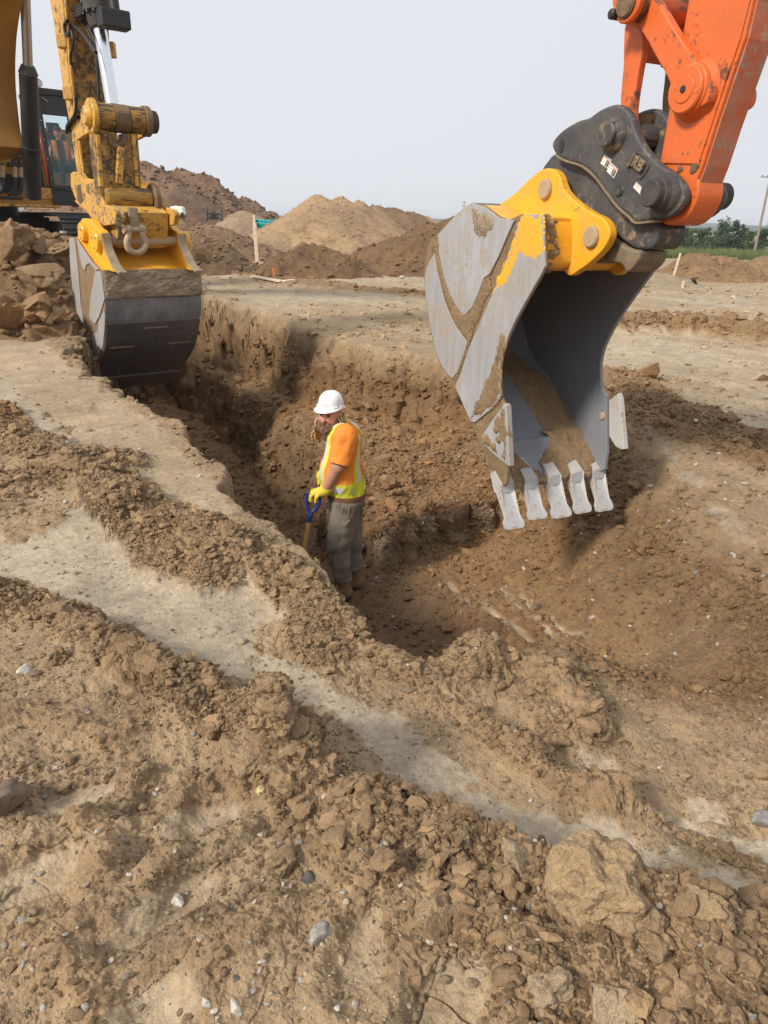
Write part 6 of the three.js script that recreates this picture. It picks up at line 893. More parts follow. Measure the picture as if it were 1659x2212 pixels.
// ---------------------------------------------------------------- spoil heaps and stockpiles
const heapMat = soilMat.clone(); heapMat.map = rep(soilAlb, 0.9); heapMat.bumpMap = rep(soilBump, 0.7); heapMat.bumpScale = 0.05;
function heap(name, label, category, peaks, slope, col, o = {}) {  // peaks: photograph x, y, distance
  const { rough = 0.12, fine = 0.05, scale = 1.2, cell = 0.14, round = 0.5, base = null, streak = 0, var: vr = 0.25, group, face } = o;
  const P = peaks.map((p) => { const q = atDepth(p[0], p[1], p[2]); return [q.x, q.y, q.z, p[3] ?? slope]; });
  const gy = (x, z) => base ?? groundY(x, z), cx = P.reduce((a, p) => a + p[0], 0) / P.length, cz = P.reduce((a, p) => a + p[2], 0) / P.length;
  let x0 = 1e9, x1 = -1e9, z0 = 1e9, z1 = -1e9; for (const p of P) { const r = (p[1] + 1.2) / p[3] + 0.5; x0 = Math.min(x0, p[0] - r); x1 = Math.max(x1, p[0] + r); z0 = Math.min(z0, p[2] - r); z1 = Math.max(z1, p[2] + r); }
  const nx = Math.min(360, Math.ceil((x1 - x0) / cell)), nz = Math.min(360, Math.ceil((z1 - z0) / cell)), n = (nx + 1) * (nz + 1), pos = new Float32Array(n * 3), cl = new Float32Array(n * 3), uv = new Float32Array(n * 2), alive = new Uint8Array(n), idx = [];
  const by = gy(cx, cz);
  for (let j = 0; j <= nz; j++) for (let i = 0; i <= nx; i++) {
    const x = lerp(x0, x1, i / nx), z = lerp(z0, z1, j / nz), k = j * (nx + 1) + i; let h = -1e9, kk = 0;
    const wx = x + rough * 2.2 * n3(x / scale * 0.7, 3, z / scale * 0.7), wz = z + rough * 2.2 * n3(x / scale * 0.7, 8, z / scale * 0.7);
    let s = 0; for (const p of P) { const d = Math.sqrt((wx - p[0]) ** 2 + (wz - p[2]) ** 2 + round * round) - round, v = p[1] - d * p[3]; s += Math.exp(v * 3.2 / Math.max(0.3, round)); }
    h = Math.log(s) * Math.max(0.3, round) / 3.2;
    const g = gy(x, z); h += rough * (n3(x / scale, 5, z / scale) + 0.5 * n3(x / scale * 2.3, 6, z / scale * 2.3)) + fine * ((0.5 - Math.abs(n3(x * 2.6, 7, z * 2.6))) * 1.5 + 0.6 * n3(x * 6, 9, z * 6));
    if (o.mask && r2in(x, z)) h = g - 0.4; alive[k] = h > g - 0.12 ? 1 : 0; pos[k * 3] = x; pos[k * 3 + 1] = Math.max(h, g - 0.25); pos[k * 3 + 2] = z; uv[k * 2] = x + 0.5 * h; uv[k * 2 + 1] = z - 0.6 * h;
    const a = fbm(x * 0.6, h * 1.2, z * 0.6, 3), b = n3(x * 4, h * 4, z * 4), m = 1.12 * (1 + vr * 1.6 * a + vr * 0.5 * b); let c = col; if (face) { const f = face(x, h, z, n3(x * 1.6, 31, z * 1.6)); if (f) c = f; } for (let q = 0; q < 3; q++) cl[k * 3 + q] = c[q] * m;
  }
  for (let j = 0; j < nz; j++) for (let i = 0; i < nx; i++) { const a = j * (nx + 1) + i, b = a + 1, c = a + nx + 1, d = c + 1; if (alive[a] || alive[b] || alive[c] || alive[d]) idx.push(a, c, b, b, c, d); }
  const g = new THREE.BufferGeometry(); g.setAttribute('position', new THREE.BufferAttribute(pos, 3)); g.setAttribute('color', new THREE.BufferAttribute(cl, 3)); g.setAttribute('uv', new THREE.BufferAttribute(uv, 2)); g.setIndex(idx); g.computeVertexNormals();
  const at = V(cx, by, cz); g.translate(-at.x, -at.y, -at.z); const m = part(name, g, heapMat, scene); m.position.copy(at); tag(m, label, category, group);
  m.userData.top = (x, z) => { const i = clamp(Math.round((x - x0) / (x1 - x0) * nx), 0, nx), j = clamp(Math.round((z - z0) / (z1 - z0) * nz), 0, nz); return pos[(j * (nx + 1) + i) * 3 + 1] + at.y; };
  const H = []; // loose lumps lying on it
  if (o.lumps) for (let t = 0; t < o.lumps; t++) { const k = Math.floor(rnd() * n); if (!alive[k]) continue; const r = o.lump * (0.4 + rnd() * rnd() * 1.4), c = rr(0.85, 1.25); H.push([pos[k * 3] + at.x, pos[k * 3 + 1] + at.y + r * 0.2, pos[k * 3 + 2] + at.z, r, [cl[k * 3] * c, cl[k * 3 + 1] * c, cl[k * 3 + 2] * c]]); }
  ACC.heapLumps = (ACC.heapLumps ?? []).concat(H); delete m.userData.top; return m;
}
const r2in = (x, z) => sdPoly(RIM, x, z) > -0.05;
const dirt = [0.21, 0.122, 0.06], dark = [0.19, 0.118, 0.07], gravel = [0.42, 0.285, 0.165], top = [0.20, 0.13, 0.085];
heap('dirt_hill', 'long dark brown dirt hill behind the yellow excavator, highest heap on the site', 'dirt hill', [[250, 350, 72], [310, 352, 72], [335, 372, 70], [392, 371, 76], [425, 388, 76], [470, 416, 78], [520, 438, 80], [570, 458, 82]], 0.60, [0.215, 0.135, 0.085], { rough: 0.65, fine: 0.16, scale: 2.4, cell: 0.2, round: 1.0, lumps: 3500, lump: 0.20, vr: 0.4 });
heap('dirt_mound', 'dark mound standing in front of the long dirt hill, left of the black steel frame', 'dirt mound', [[395, 408, 62], [370, 425, 60]], 0.62, [0.18, 0.11, 0.065], { rough: 0.25, fine: 0.1, scale: 1.6, cell: 0.16, round: 0.6, lumps: 400, lump: 0.12 });
heap('gravel_pile', 'large pale tan cone of gravel in the middle of the site', 'gravel pile', [[688, 421, 41], [735, 424, 42.5], [775, 436, 44], [800, 448, 45]], 0.63, gravel, { rough: 0.10, fine: 0.035, scale: 1.8, cell: 0.11, round: 0.25, lumps: 4500, lump: 0.05, face: (x, h, z, q) => q > 0.35 && h > 0.5 && h < 2.2 ? [0.33, 0.21, 0.115] : null });
heap('gravel_pile', 'low tan gravel ridge at the left foot of the large gravel cone', 'gravel pile', [[600, 500, 39], [560, 520, 38]], 0.5, [0.38, 0.26, 0.15], { rough: 0.08, fine: 0.03, cell: 0.11, round: 0.4, lumps: 500, lump: 0.05 });
heap('gravel_pile', 'small pale gravel mound in front of the long hill, left of the wooden post', 'gravel pile', [[525, 455, 62], [505, 470, 60]], 0.5, [0.36, 0.25, 0.16], { rough: 0.1, fine: 0.04, cell: 0.15, round: 0.5 });
heap('dirt_mound', 'brown mound behind the right shoulder of the large gravel cone', 'dirt mound', [[810, 444, 62], [850, 450, 63], [885, 462, 64]], 0.5, [0.24, 0.15, 0.085], { rough: 0.2, fine: 0.08, cell: 0.17, round: 0.6, lumps: 300, lump: 0.12 });
heap('gravel_pile', 'farthest tan pile between the gravel cone and the distant trees', 'gravel pile', [[890, 459, 90], [915, 466, 92]], 0.45, [0.37, 0.27, 0.17], { rough: 0.12, fine: 0.05, cell: 0.2, round: 0.6 });
heap('dirt_mound', 'brown dirt bank behind the grey open bucket, sloping down to the left', 'dirt mound', [[880, 512, 27], [930, 488, 28], [985, 474, 29], [1050, 468, 30], [1120, 478, 30], [830, 548, 26], [900, 560, 25]], 0.56, dirt, { rough: 0.2, fine: 0.09, scale: 1.3, cell: 0.08, round: 0.5, lumps: 1800, lump: 0.075 });
heap('dirt_mound', 'dark brown cloddy mound left of the wooden post', 'dirt mound', [[437, 514, 24.5], [418, 530, 24], [470, 545, 24.2]], 0.56, [0.20, 0.125, 0.068], { rough: 0.14, fine: 0.09, scale: 0.9, cell: 0.055, round: 0.35, lumps: 1600, lump: 0.075 });
{ const gy = [0.33, 0.29, 0.235]; heap('dirt_mound', 'low brown mound with a smooth grey clay face, right of the wooden post', 'dirt mound', [[640, 541, 23.2], [668, 535, 23.5], [705, 538, 23.8], [745, 560, 23.5]], 0.60, dirt, { rough: 0.12, fine: 0.07, scale: 0.8, cell: 0.05, round: 0.35, lumps: 1100, lump: 0.06, face: (x, h, z, q) => { const p = atDepth(640, 575, 22.5), e = atDepth(700, 600, 22.5); return x > p.x - 0.9 && x < e.x + 0.3 && h < 0.68 - 0.42 * (x - p.x + 0.9) + 0.3 * q && h > 0.05 && z > -21.9 ? gy : null; } }); }
heap('dirt_mound', 'brown mound beside the leaning wooden stake, right of the grey bucket', 'dirt mound', [[1520, 553, 26.5], [1560, 556, 27], [1595, 585, 26.5]], 0.52, [0.29, 0.18, 0.09], { rough: 0.13, fine: 0.07, scale: 0.9, cell: 0.06, round: 0.4, lumps: 900, lump: 0.06 });
heap('dirt_mound', 'brown mound cut off by the right edge of the photo', 'dirt mound', [[1655, 556, 28], [1730, 548, 28.5]], 0.5, [0.29, 0.185, 0.1], { rough: 0.12, fine: 0.06, cell: 0.07, round: 0.4, lumps: 500, lump: 0.06 });
heap('dirt_mound', 'pale low mound at the foot of the leaning wooden stake', 'dirt mound', [[1425, 594, 23.4], [1395, 602, 23.4]], 0.35, [0.38, 0.30, 0.2], { rough: 0.06, fine: 0.03, cell: 0.07, round: 0.6 });
heap('dirt_mound', 'long low bank of rough soil between the yellow excavator and the gravel', 'dirt mound', [[350, 484, 34], [410, 488, 34], [455, 492, 34]], 0.4, [0.23, 0.145, 0.085], { rough: 0.18, fine: 0.10, scale: 1.1, cell: 0.09, round: 0.5, lumps: 1600, lump: 0.09 });
const bank = heap('spoil_bank', 'cloddy brown spoil bank in front of the yellow excavator tracks', 'spoil bank', [[-140, 470, 12.4], [-40, 482, 12.0], [20, 494, 11.6], [75, 508, 12.0], [125, 522, 12.0], [165, 560, 11.6], [110, 610, 10.8], [30, 600, 10.6], [-60, 560, 10.6], [150, 660, 10.0], [70, 690, 9.6]], 0.66, [0.225, 0.138, 0.068], { rough: 0.16, fine: 0.10, scale: 0.7, cell: 0.04, round: 0.3, lumps: 4200, lump: 0.06, mask: 1 });
scatter('loose_soil', 'loose lumps of soil lying on the heaps', 'soil', [lump(1, 0.35, 0.8, 5), lump(1, 0.35, 0.7, 6), lump(2, 0.35, 0.85, 6)], clodInst, ACC.heapLumps);

// ---------------------------------------------------------------- trees, weeds, far hills
const leafTex = tex(128, (u, v) => { const k = 0.85 + 0.3 * (tfbm(u, v, 8, 3, 4) - 0.5); return [k, k, k]; });
const leafMat = new THREE.MeshPhysicalMaterial({ color: 0xffffff, vertexColors: true, map: leafTex, roughness: 0.9, transmission: 0.35, thickness: 0, side: THREE.DoubleSide }), barkMat = new THREE.MeshStandardMaterial({ color: new THREE.Color(0.11, 0.085, 0.065), roughness: 0.95, map: rep(soilAlb, 2) });
function crownGeo(w, h, n, leaf, hue) {
  const pos = [], col = [], uv = [], clumps = []; for (let i = 0; i < 16; i++) { const t = rr(0.12, 1), a = rr(0, 6.28), r = w * 0.5 * Math.sqrt(Math.sin(Math.PI * clamp(t * 0.85 + 0.1, 0, 1))) * rr(0.3, 0.95); clumps.push([Math.cos(a) * r, h * t, Math.sin(a) * r, rr(0.16, 0.30) * w, rr(0.6, 1.35)]); }
  for (let i = 0; i < n; i++) { const c = clumps[i % clumps.length], d = V(rr(-1, 1), rr(-1, 1), rr(-1, 1)).normalize().multiplyScalar(c[3] * Math.pow(rnd(), 0.4)), p = V(c[0] + d.x, Math.max(0.1, c[1] + d.y * 0.8), c[2] + d.z), a = V(rr(-1, 1), rr(-0.6, 0.6), rr(-1, 1)).normalize(), b = V(rr(-1, 1), rr(-1, 1), rr(-1, 1)).cross(a).normalize(), s = leaf * rr(0.6, 1.3), k = c[4] * rr(0.75, 1.3);
    const q = [p.clone().addScaledVector(a, -s), p.clone().addScaledVector(b, s * 0.55), p.clone().addScaledVector(a, s), p.clone().addScaledVector(b, -s * 0.55)];
    for (const m of [0, 1, 2, 0, 2, 3]) { pos.push(q[m].x, q[m].y, q[m].z); col.push(hue[0] * k, hue[1] * k, hue[2] * k); uv.push(p.x + q[m].x, q[m].y); } }
  const g = new THREE.BufferGeometry(); g.setAttribute('position', new THREE.Float32BufferAttribute(pos, 3)); g.setAttribute('color', new THREE.Float32BufferAttribute(col, 3)); g.setAttribute('uv', new THREE.Float32BufferAttribute(uv, 2)); g.computeVertexNormals(); return g;
}
function trunkGeo(h, r) { const l = [rod(V(0, -0.3, 0), V(0.05, h * 0.55, 0.03), r, r * 0.55, 9), rod(V(0.05, h * 0.5, 0.03), V(0.02, h * 0.9, 0), r * 0.55, r * 0.2, 7)]; for (let i = 0; i < 5; i++) { const a = i * 1.9, y = h * rr(0.2, 0.55); l.push(rod(V(0.03, y, 0.02), V(Math.cos(a) * h * 0.22, y + h * rr(0.18, 0.32), Math.sin(a) * h * 0.22), r * 0.4, r * 0.12, 6)); } return merge(l); }
const TREE = [[2.6, 3.0, [0.07, 0.15, 0.04]], [3.2, 3.3, [0.05, 0.115, 0.033]], [2.2, 3.4, [0.09, 0.175, 0.045]], [3.0, 2.6, [0.065, 0.135, 0.032]], [1.9, 3.6, [0.08, 0.135, 0.06]]].map(([w, h, c]) => [crownGeo(w, h, 1500, 0.15, c), trunkGeo(h, 0.09)]);
{
  const kinds = ['bushy mid green tree in the tree line beyond the site, right of the orange arm', 'dense dark green tree in the tree line beyond the site, right of the orange arm', 'taller pale green tree in the tree line beyond the site, right of the orange arm', 'low wide green tree in the tree line beyond the site, right of the orange arm', 'slender grey green tree in the tree line beyond the site, right of the orange arm'], protos = [];
  for (let i = 0; i < 44; i++) { const X = 1160 + i * 13.5 + rr(-5, 5), d = rr(92, 112), k = Math.floor(rnd() * 5), p = atDepth(X, 545, d), y = groundY(p.x, p.z); let t;
    if (!protos[k]) { t = protos[k] = thing('tree', kinds[k], 'tree', 'trees in the far tree line at the right'); part('crown', TREE[k][0], leafMat, t); part('trunk', TREE[k][1], barkMat, t); } else { t = protos[k].clone(); t.name = numbered('tree'); scene.add(t); }
    const s = rr(0.85, 1.25); t.position.set(p.x, y, p.z); t.rotation.y = rr(0, 6.28); t.scale.set(s, s * rr(0.85, 1.1), s); }
  for (let i = 0; i < 9; i++) { const X = 868 + i * 11 + rr(-3, 3), k = [1, 3, 0][i % 3], d = 225 + rr(-12, 12), p = atDepth(X, 478, d); const t = thing('tree', 'dark tree in the small far grove between the gravel cone and the grey bucket', 'tree', 'trees in the small far grove'); part('crown', TREE[k][0], leafMat, t); part('trunk', TREE[k][1], barkMat, t); t.position.set(p.x, groundY(p.x, p.z) - 0.3, p.z); t.scale.setScalar(rr(1.0, 1.35)); t.rotation.y = i; }
}
{ // weeds along the foot of the trees
  const blades = (n, h, c) => { const pos = [], col = []; for (let i = 0; i < n; i++) { const a = rr(0, 6.28), r = rr(0, 0.22), x = Math.cos(a) * r, z = Math.sin(a) * r, w = rr(0.015, 0.03), hh = h * rr(0.5, 1.1), lx = rr(-0.18, 0.18), lz = rr(-0.18, 0.18), k = rr(0.7, 1.3), t = rr(0, 3.14), dx = Math.cos(t) * w, dz = Math.sin(t) * w; pos.push(x - dx, 0, z - dz, x + dx, 0, z + dz, x + lx * 0.5 + dx * 0.7, hh * 0.6, z + lz * 0.5 + dz * 0.7, x - dx, 0, z - dz, x + lx * 0.5 + dx * 0.7, hh * 0.6, z + lz * 0.5 + dz * 0.7, x + lx, hh, z + lz); for (let q = 0; q < 6; q++) col.push(c[0] * k, c[1] * k, c[2] * k); } const g = new THREE.BufferGeometry(); g.setAttribute('position', new THREE.Float32BufferAttribute(pos, 3)); g.setAttribute('color', new THREE.Float32BufferAttribute(col, 3)); g.setAttribute('uv', new THREE.Float32BufferAttribute(new Float32Array(pos.length / 3 * 2), 2)); g.computeVertexNormals(); return g; };
  const G = thing('tall_grass', 'tall light green weeds along the foot of the tree line at the right', 'grass'); G.userData.kind = 'stuff';
  for (const [h, c, n] of [[0.9, [0.18, 0.25, 0.055], 1500], [0.6, [0.14, 0.22, 0.05], 1500], [1.1, [0.25, 0.27, 0.085], 600]]) { const im = new THREE.InstancedMesh(blades(26, h, c), leafMat, n); im.name = 'weed_clumps'; im.userData.kind = 'stuff'; for (let i = 0; i < n; i++) { const X = rr(1150, 1760), d = rr(78, 94), p = atDepth(X, 545, d); _e.set(0, rr(0, 6.28), 0); _m.compose(V(p.x, groundY(p.x, p.z) - 0.02, p.z), _q.setFromEuler(_e), V(1, 1, 1).multiplyScalar(rr(0.6, 1.2))); im.setMatrixAt(i, _m); } G.add(im); }
}
{ // far wooded hills fading into the haze
  const rows = [[1500, 20, 0.010, [0.035, 0.06, 0.03]], [2300, 38, 0.006, [0.035, 0.06, 0.035]]]; 
  rows.forEach(([d, hh, f, c], ri) => { const n = 220, pos = [], idx = []; for (let i = 0; i <= n; i++) { const a = (-75 + 150 * i / n) * Math.PI / 180, h = hh * (0.62 + 0.5 * fbm(i * 0.07 + ri * 9, 3, 1, 4)) + 1.5 * n3(i * 1.3, ri, 4); for (let j = 0; j < 5; j++) { const r = d + [-120, -60, 0, 120, 260][j], y = h * [0, 0.62, 1, 0.8, 0][j] - (j % 4 === 0 ? 6 : 0); pos.push(Math.sin(a) * r, y, -Math.cos(a) * r); } }
    for (let i = 0; i < n; i++) for (let j = 0; j < 4; j++) { const a = i * 5 + j, b = a + 5; idx.push(a, b, a + 1, a + 1, b, b + 1); }
    const g = new THREE.BufferGeometry(); g.setAttribute('position', new THREE.Float32BufferAttribute(pos, 3)); g.setAttribute('uv', new THREE.Float32BufferAttribute(pos.filter((_, i) => i % 3 !== 1).map((v) => v * 0.02), 2)); g.setIndex(idx); g.computeVertexNormals(); tag(part('hills', g, new THREE.MeshStandardMaterial({ color: new THREE.Color(...c), roughness: 1, map: leafTex, side: THREE.DoubleSide }), scene), null, null, null, 'structure'); });
}
// ---------------------------------------------------------------- site things at middle and far distance
const woodM = new THREE.MeshStandardMaterial({ color: 0xffffff, roughness: 0.8, map: rep(tex(256, (u, v) => { const k = 0.88 + 0.2 * (tn(u * 40, v * 2, 40, 3) - 0.5) + 0.15 * (tfbm(u, v, 4, 3, 5) - 0.5); return [0.95 * k, 0.86 * k, 0.75 * k]; }), 3) }), woodGrey = new THREE.MeshStandardMaterial({ color: new THREE.Color(0.33, 0.28, 0.23), roughness: 0.85, map: rep(soilAlb, 3) });
const X1 = V(1, 0, 0);
const onGround = (X, Y, y0 = 0) => { let p = hitY(X, Y, y0); for (let i = 0; i < 6; i++) p = hitY(X, Y, groundY(p.x, p.z)); return p; };
const upTo = (p, X, Y, dz = 0) => { const r = ray(X, Y), t = (p.z + dz - EYE.z) / r.z; return EYE.clone().addScaledVector(r, t); };
{ const p = onGround(557, 584), t = upTo(p, 550, 482), t2 = upTo(p, 548, 464), g = thing('wooden_post', 'tall pale wooden post standing in a muddy block before the gravel cone', 'post'); part('post', bar(p.clone().add(V(0, -0.1, 0)), t, 0.13, 0.09, X1, 0.01), woodM, g); part('lath', bar(t.clone().add(V(0, -0.2, 0.05)), t2, 0.06, 0.02, X1, 0.004), woodM, g); part('base_block', lump(3, 0.12, 0.6, 5, 0.32, 0.32, 0.25, 0.02).translate(p.x + 0.08, p.y + 0.06, p.z + 0.1), M.mudDry, g); rebase(g, p); }
{ const p = onGround(592, 607), t = upTo(p, 591, 580), g = thing('survey_stake', 'short orange survey stake beside the plank on the ground', 'stake'); part('stake', bar(p.clone().add(V(0, -0.1, 0)), t, 0.075, 0.03, X1, 0.004), new THREE.MeshStandardMaterial({ color: new THREE.Color(0.72, 0.30, 0.10), roughness: 0.8 }), g); part('painted_tip', bar(t.clone().add(V(0, -0.08, 0.0)), t.clone().add(V(0, 0.006, 0)), 0.08, 0.036, X1, 0.004), new THREE.MeshStandardMaterial({ color: new THREE.Color(0.85, 0.22, 0.03), roughness: 0.8 }), g); rebase(g, p); }
{ const a = onGround(545, 604), b = onGround(610, 614), g = thing('plank', 'weathered plank lying on the ground at the foot of the orange stake', 'plank'); a.y += 0.1; b.y += 0.08; part('board', bar(a, b, 0.05, 0.20, UP, 0.005), woodM, g); part('board_end', bar(b.clone().add(V(0.02, 0, 0)), b.clone().add(V(0.3, 0.02, -0.25)), 0.05, 0.18, UP, 0.005), woodM, g); rebase(g, a.clone().lerp(b, 0.5)); }
{ const a = onGround(600, 588), b = onGround(621, 594); a.y += 0.28; b.y += 0.04; const g = thing('pipe', 'short black pipe poking out of the soil beside the orange stake', 'pipe'); part('tube', rod(a, b, 0.045, 0.045, 16), M.black, g); part('collar', rod(a, a.clone().lerp(b, 0.15), 0.06, 0.06, 16), M.black, g); rebase(g, b); }
{ const p = onGround(1452, 606), t = upTo(p, 1470, 547), g = thing('survey_stake', 'long leaning wooden stake before the brown mound at the right', 'stake'); part('stake', bar(p.clone().addScaledVector(t.clone().sub(p), -0.1), t, 0.075, 0.03, X1, 0.004), woodM, g); rebase(g, p); }
{ const p = onGround(1473, 623), t = upTo(p, 1477, 607), g = thing('survey_stake', 'short wooden stake between the leaning stake and the black pipe at the right', 'stake'); part('stake', bar(p.clone().add(V(0, -0.1, 0)), t, 0.07, 0.03, X1, 0.004), woodM, g); rebase(g, p); }
{ const p = onGround(1509, 620), t = upTo(p, 1497, 603, 0.2), g = thing('pipe', 'slanting black pipe end sticking out of the ground at the right', 'pipe'); part('tube', rod(p, t, 0.035, 0.035, 16), M.black, g); part('cap', rod(t.clone().lerp(p, 0.3), t, 0.055, 0.055, 16, 0.01), M.black, g); rebase(g, p); }
{ const teal = new THREE.MeshPhysicalMaterial({ color: new THREE.Color(0.01, 0.42, 0.40), roughness: 0.4 }); const mk = (X, Y, d, L, dx) => { const a = atDepth(X, Y, d), b = a.clone().add(V(L * dx, -0.02, -L * Math.sqrt(1 - dx * dx))); return [a, b]; };
  [['upper teal plastic pipe lying behind the gravel cone', 556, 480, 46, 3.0, 0.55], ['lower teal plastic pipe in front of the other, behind the gravel cone', 558, 487, 45, 3.2, 0.52], ['teal plastic pipe end lying farthest right behind the gravel cone', 570, 485, 47, 3.0, 0.50]].forEach(([l, X, Y, d, L, dx]) => { const [a, b] = mk(X, Y, d, L, dx), g = thing('pipe', l, 'pipe'); const pr = [[0.15, 0], [0.17, 0], [0.17, L], [0.15, L], [0.15, 0]].map((p) => new THREE.Vector2(...p)), q = new THREE.Quaternion().setFromUnitVectors(UP, b.clone().sub(a).normalize()); part('tube', new THREE.LatheGeometry(pr, 28).applyQuaternion(q).translate(a.x, a.y, a.z), teal, g); part('bell_end', new THREE.LatheGeometry([[0.155, -0.02], [0.19, -0.02], [0.19, 0.2], [0.155, 0.24], [0.155, -0.02]].map((p) => new THREE.Vector2(...p)), 28).applyQuaternion(q).translate(a.x, a.y, a.z), teal, g); rebase(g, a.clone().setY(a.y - 0.17)); });
  const p = atDepth(580, 492, 46), g = thing('timber', 'timber bearer under the teal plastic pipes', 'timber'); part('beam', bar(p.clone().add(V(-0.9, 0, 0)), p.clone().add(V(1.1, 0, -0.3)), 0.16, 0.12, UP, 0.01), woodGrey, g); part('prop', bar(p.clone().add(V(0.1, -0.9, -0.1)), p.clone().add(V(0.1, -0.08, -0.1)), 0.5, 0.4, X1, 0.02), woodGrey, g); rebase(g, p.clone().setY(p.y - 0.9)); }
{ const p = atDepth(385, 466, 56), g = thing('tank', 'white rounded plastic tank at the foot of the long dirt hill', 'tank'), wm = new THREE.MeshPhysicalMaterial({ color: new THREE.Color(0.78, 0.77, 0.72), roughness: 0.5 }); const bx = new RoundedBoxGeometry(1.12, 0.66, 0.8, 5, 0.16), q = bx.attributes.position; for (let i = 0; i < q.count; i++) if (q.getY(i) > 0) q.setX(i, q.getX(i) * 0.93); bx.computeVertexNormals(); part('shell', bx.translate(p.x, p.y + 0.34, p.z), wm, g); part('seam', new RoundedBoxGeometry(1.14, 0.03, 0.82, 2, 0.01).translate(p.x, p.y + 0.3, p.z), wm, g); part('lid', rod(p.clone().add(V(-0.1, 0.66, 0)), p.clone().add(V(-0.1, 0.72, 0)), 0.14, 0.14, 20, 0.01), wm, g); part('wheel', rod(p.clone().add(V(0.44, 0.1, 0.42)), p.clone().add(V(0.44, 0.1, 0.5)), 0.14, 0.14, 22, 0.02), M.black, g); part('skid', bar(p.clone().add(V(-0.6, -0.04, 0.1)), p.clone().add(V(0.6, -0.04, 0.1)), 0.08, 0.7, UP, 0.01), M.black, g); part('prop', bar(p.clone().add(V(0, -0.9, 0)), p.clone().add(V(0, -0.06, 0)), 0.9, 0.6, X1, 0.03), M.mud, g); rebase(g, p.clone().setY(p.y - 0.08)); }
{ const d = 52, P = (X, Y, z = 0) => atDepth(X, Y, d).add(V(0, 0, z)), g = thing('fork_attachment', 'black steel fork frame attachment standing before the long dirt hill', 'attachment'); for (const X of [446.5, 478]) { part('side_post', bar(P(X, 476), P(X, X < 460 ? 448 : 452), 0.14, 0.26, X1, 0.02), M.black, g); } part('cross_bar', bar(P(447, 462), P(478, 463), 0.12, 0.1, UP, 0.01), M.black, g); part('cross_bar', bar(P(447, 470), P(478, 471), 0.12, 0.1, UP, 0.01), M.black, g); part('carriage', bar(P(455, 467), P(470, 468), 0.42, 0.2, UP, 0.02), M.black, g); for (const X of [456, 469]) part('fork', bar(P(X, 474), P(X, 475, 1.0), 0.12, 0.05, X1, 0.01), M.black, g); for (const X of [460, 464]) part('hydraulic_hose', tube([P(X, 470, 0.12), P(X - 2, 463, 0.2), P(X + 1, 458, 0.15), P(X + 3, 464, 0.12)], 0.03, 16, 6), M.hose, g); rebase(g, P(462, 476)); }
{ const bp = atDepth(1630, 543, 92), y = groundY(bp.x, bp.z), g = thing('utility_pole', 'tall grey wooden utility pole at the right edge before the trees', 'utility pole'); part('pole', rod(V(bp.x, y - 0.3, bp.z), V(bp.x + 0.1, y + 10, bp.z), 0.17, 0.12, 16), woodGrey, g); part('cross_arm', bar(V(bp.x - 1.1, y + 9.3, bp.z), V(bp.x + 1.3, y + 9.3, bp.z), 0.12, 0.1, UP, 0.01), woodGrey, g); for (const s of [-0.9, -0.3, 0.5, 1.1]) part('insulator', rod(V(bp.x + s, y + 9.36, bp.z), V(bp.x + s, y + 9.55, bp.z), 0.05, 0.035, 10), M.black, g); rebase(g, V(bp.x, y, bp.z)); }
{ const t = atDepth(1003, 434, 210), g = thing('utility_pole', 'distant thin utility pole seen above the left corner of the grey bucket', 'utility pole'); const y = groundY(t.x, t.z); part('pole', rod(V(t.x, y, t.z), t, 0.15, 0.12, 10), woodGrey, g); for (const k of [0.5, 1.4]) part('cross_arm', bar(t.clone().add(V(-0.9, -k, 0)), t.clone().add(V(0.9, -k, 0)), 0.12, 0.1, UP, 0.01), woodGrey, g); rebase(g, V(t.x, y, t.z)); }
// ---------------------------------------------------------------- single clods and stones
function groundHit(X, Y) { const r = ray(X, Y); let t = 0.6; for (let i = 0; i < 4000; i++) { const x = r.x * t, y = EYE.y + r.y * t, z = r.z * t; if (y < groundY(x, z)) break; t += 0.004 * t + 0.002; } return EYE.clone().addScaledVector(r, t); }
const clodLumps = []; for (let i = 0; i < 7; i++) clodLumps.push(lump(16, 0.40, rr(0.78, 0.95), 6, 1, 1, 1, 0.05)); const bigClod = lump(40, 0.27, 0.95, 0, 1, 1, 1, 0.05);
const stoneLumps = []; for (let i = 0; i < 5; i++) stoneLumps.push(lump(7, 0.16, rr(0.62, 0.8), i < 3 ? 2 : 9, rr(0.95, 1.25), 1, rr(0.7, 0.9), 0.012));
const cm = (c) => { const m = new THREE.MeshStandardMaterial({ color: new THREE.Color(...c), roughness: 0.97, map: rep(soilAlb, 0.5), bumpMap: rep(soilBump, 0.4), bumpScale: 0.010 }); return m; };
const CM = { tan: cm([0.37, 0.26, 0.15]), brown: cm([0.31, 0.205, 0.112]), pale: cm([0.42, 0.32, 0.205]), fresh: cm([0.30, 0.18, 0.085]), dark: cm([0.03, 0.03, 0.033]) };
const stoneTex = tex(256, (u, v) => { const k = 0.8 + 0.35 * (tfbm(u, v, 8, 4, 3) - 0.5) + (tn(u * 60, v * 60, 60, 4) > 0.8 ? -0.25 : 0.06); return [k, k, k]; }); const smt = (c, r = 0.6) => new THREE.MeshStandardMaterial({ color: new THREE.Color(...c), roughness: r, map: rep(stoneTex, 0.5) });
const SM = { white: smt([0.72, 0.67, 0.58]), grey: smt([0.38, 0.34, 0.295]), blue: smt([0.31, 0.29, 0.265]), dark: smt([0.12, 0.11, 0.1]), yellow: smt([0.66, 0.52, 0.25]), brown: smt([0.22, 0.15, 0.10]), pink: smt([0.5, 0.38, 0.3]), red: smt([0.40, 0.12, 0.06]) };
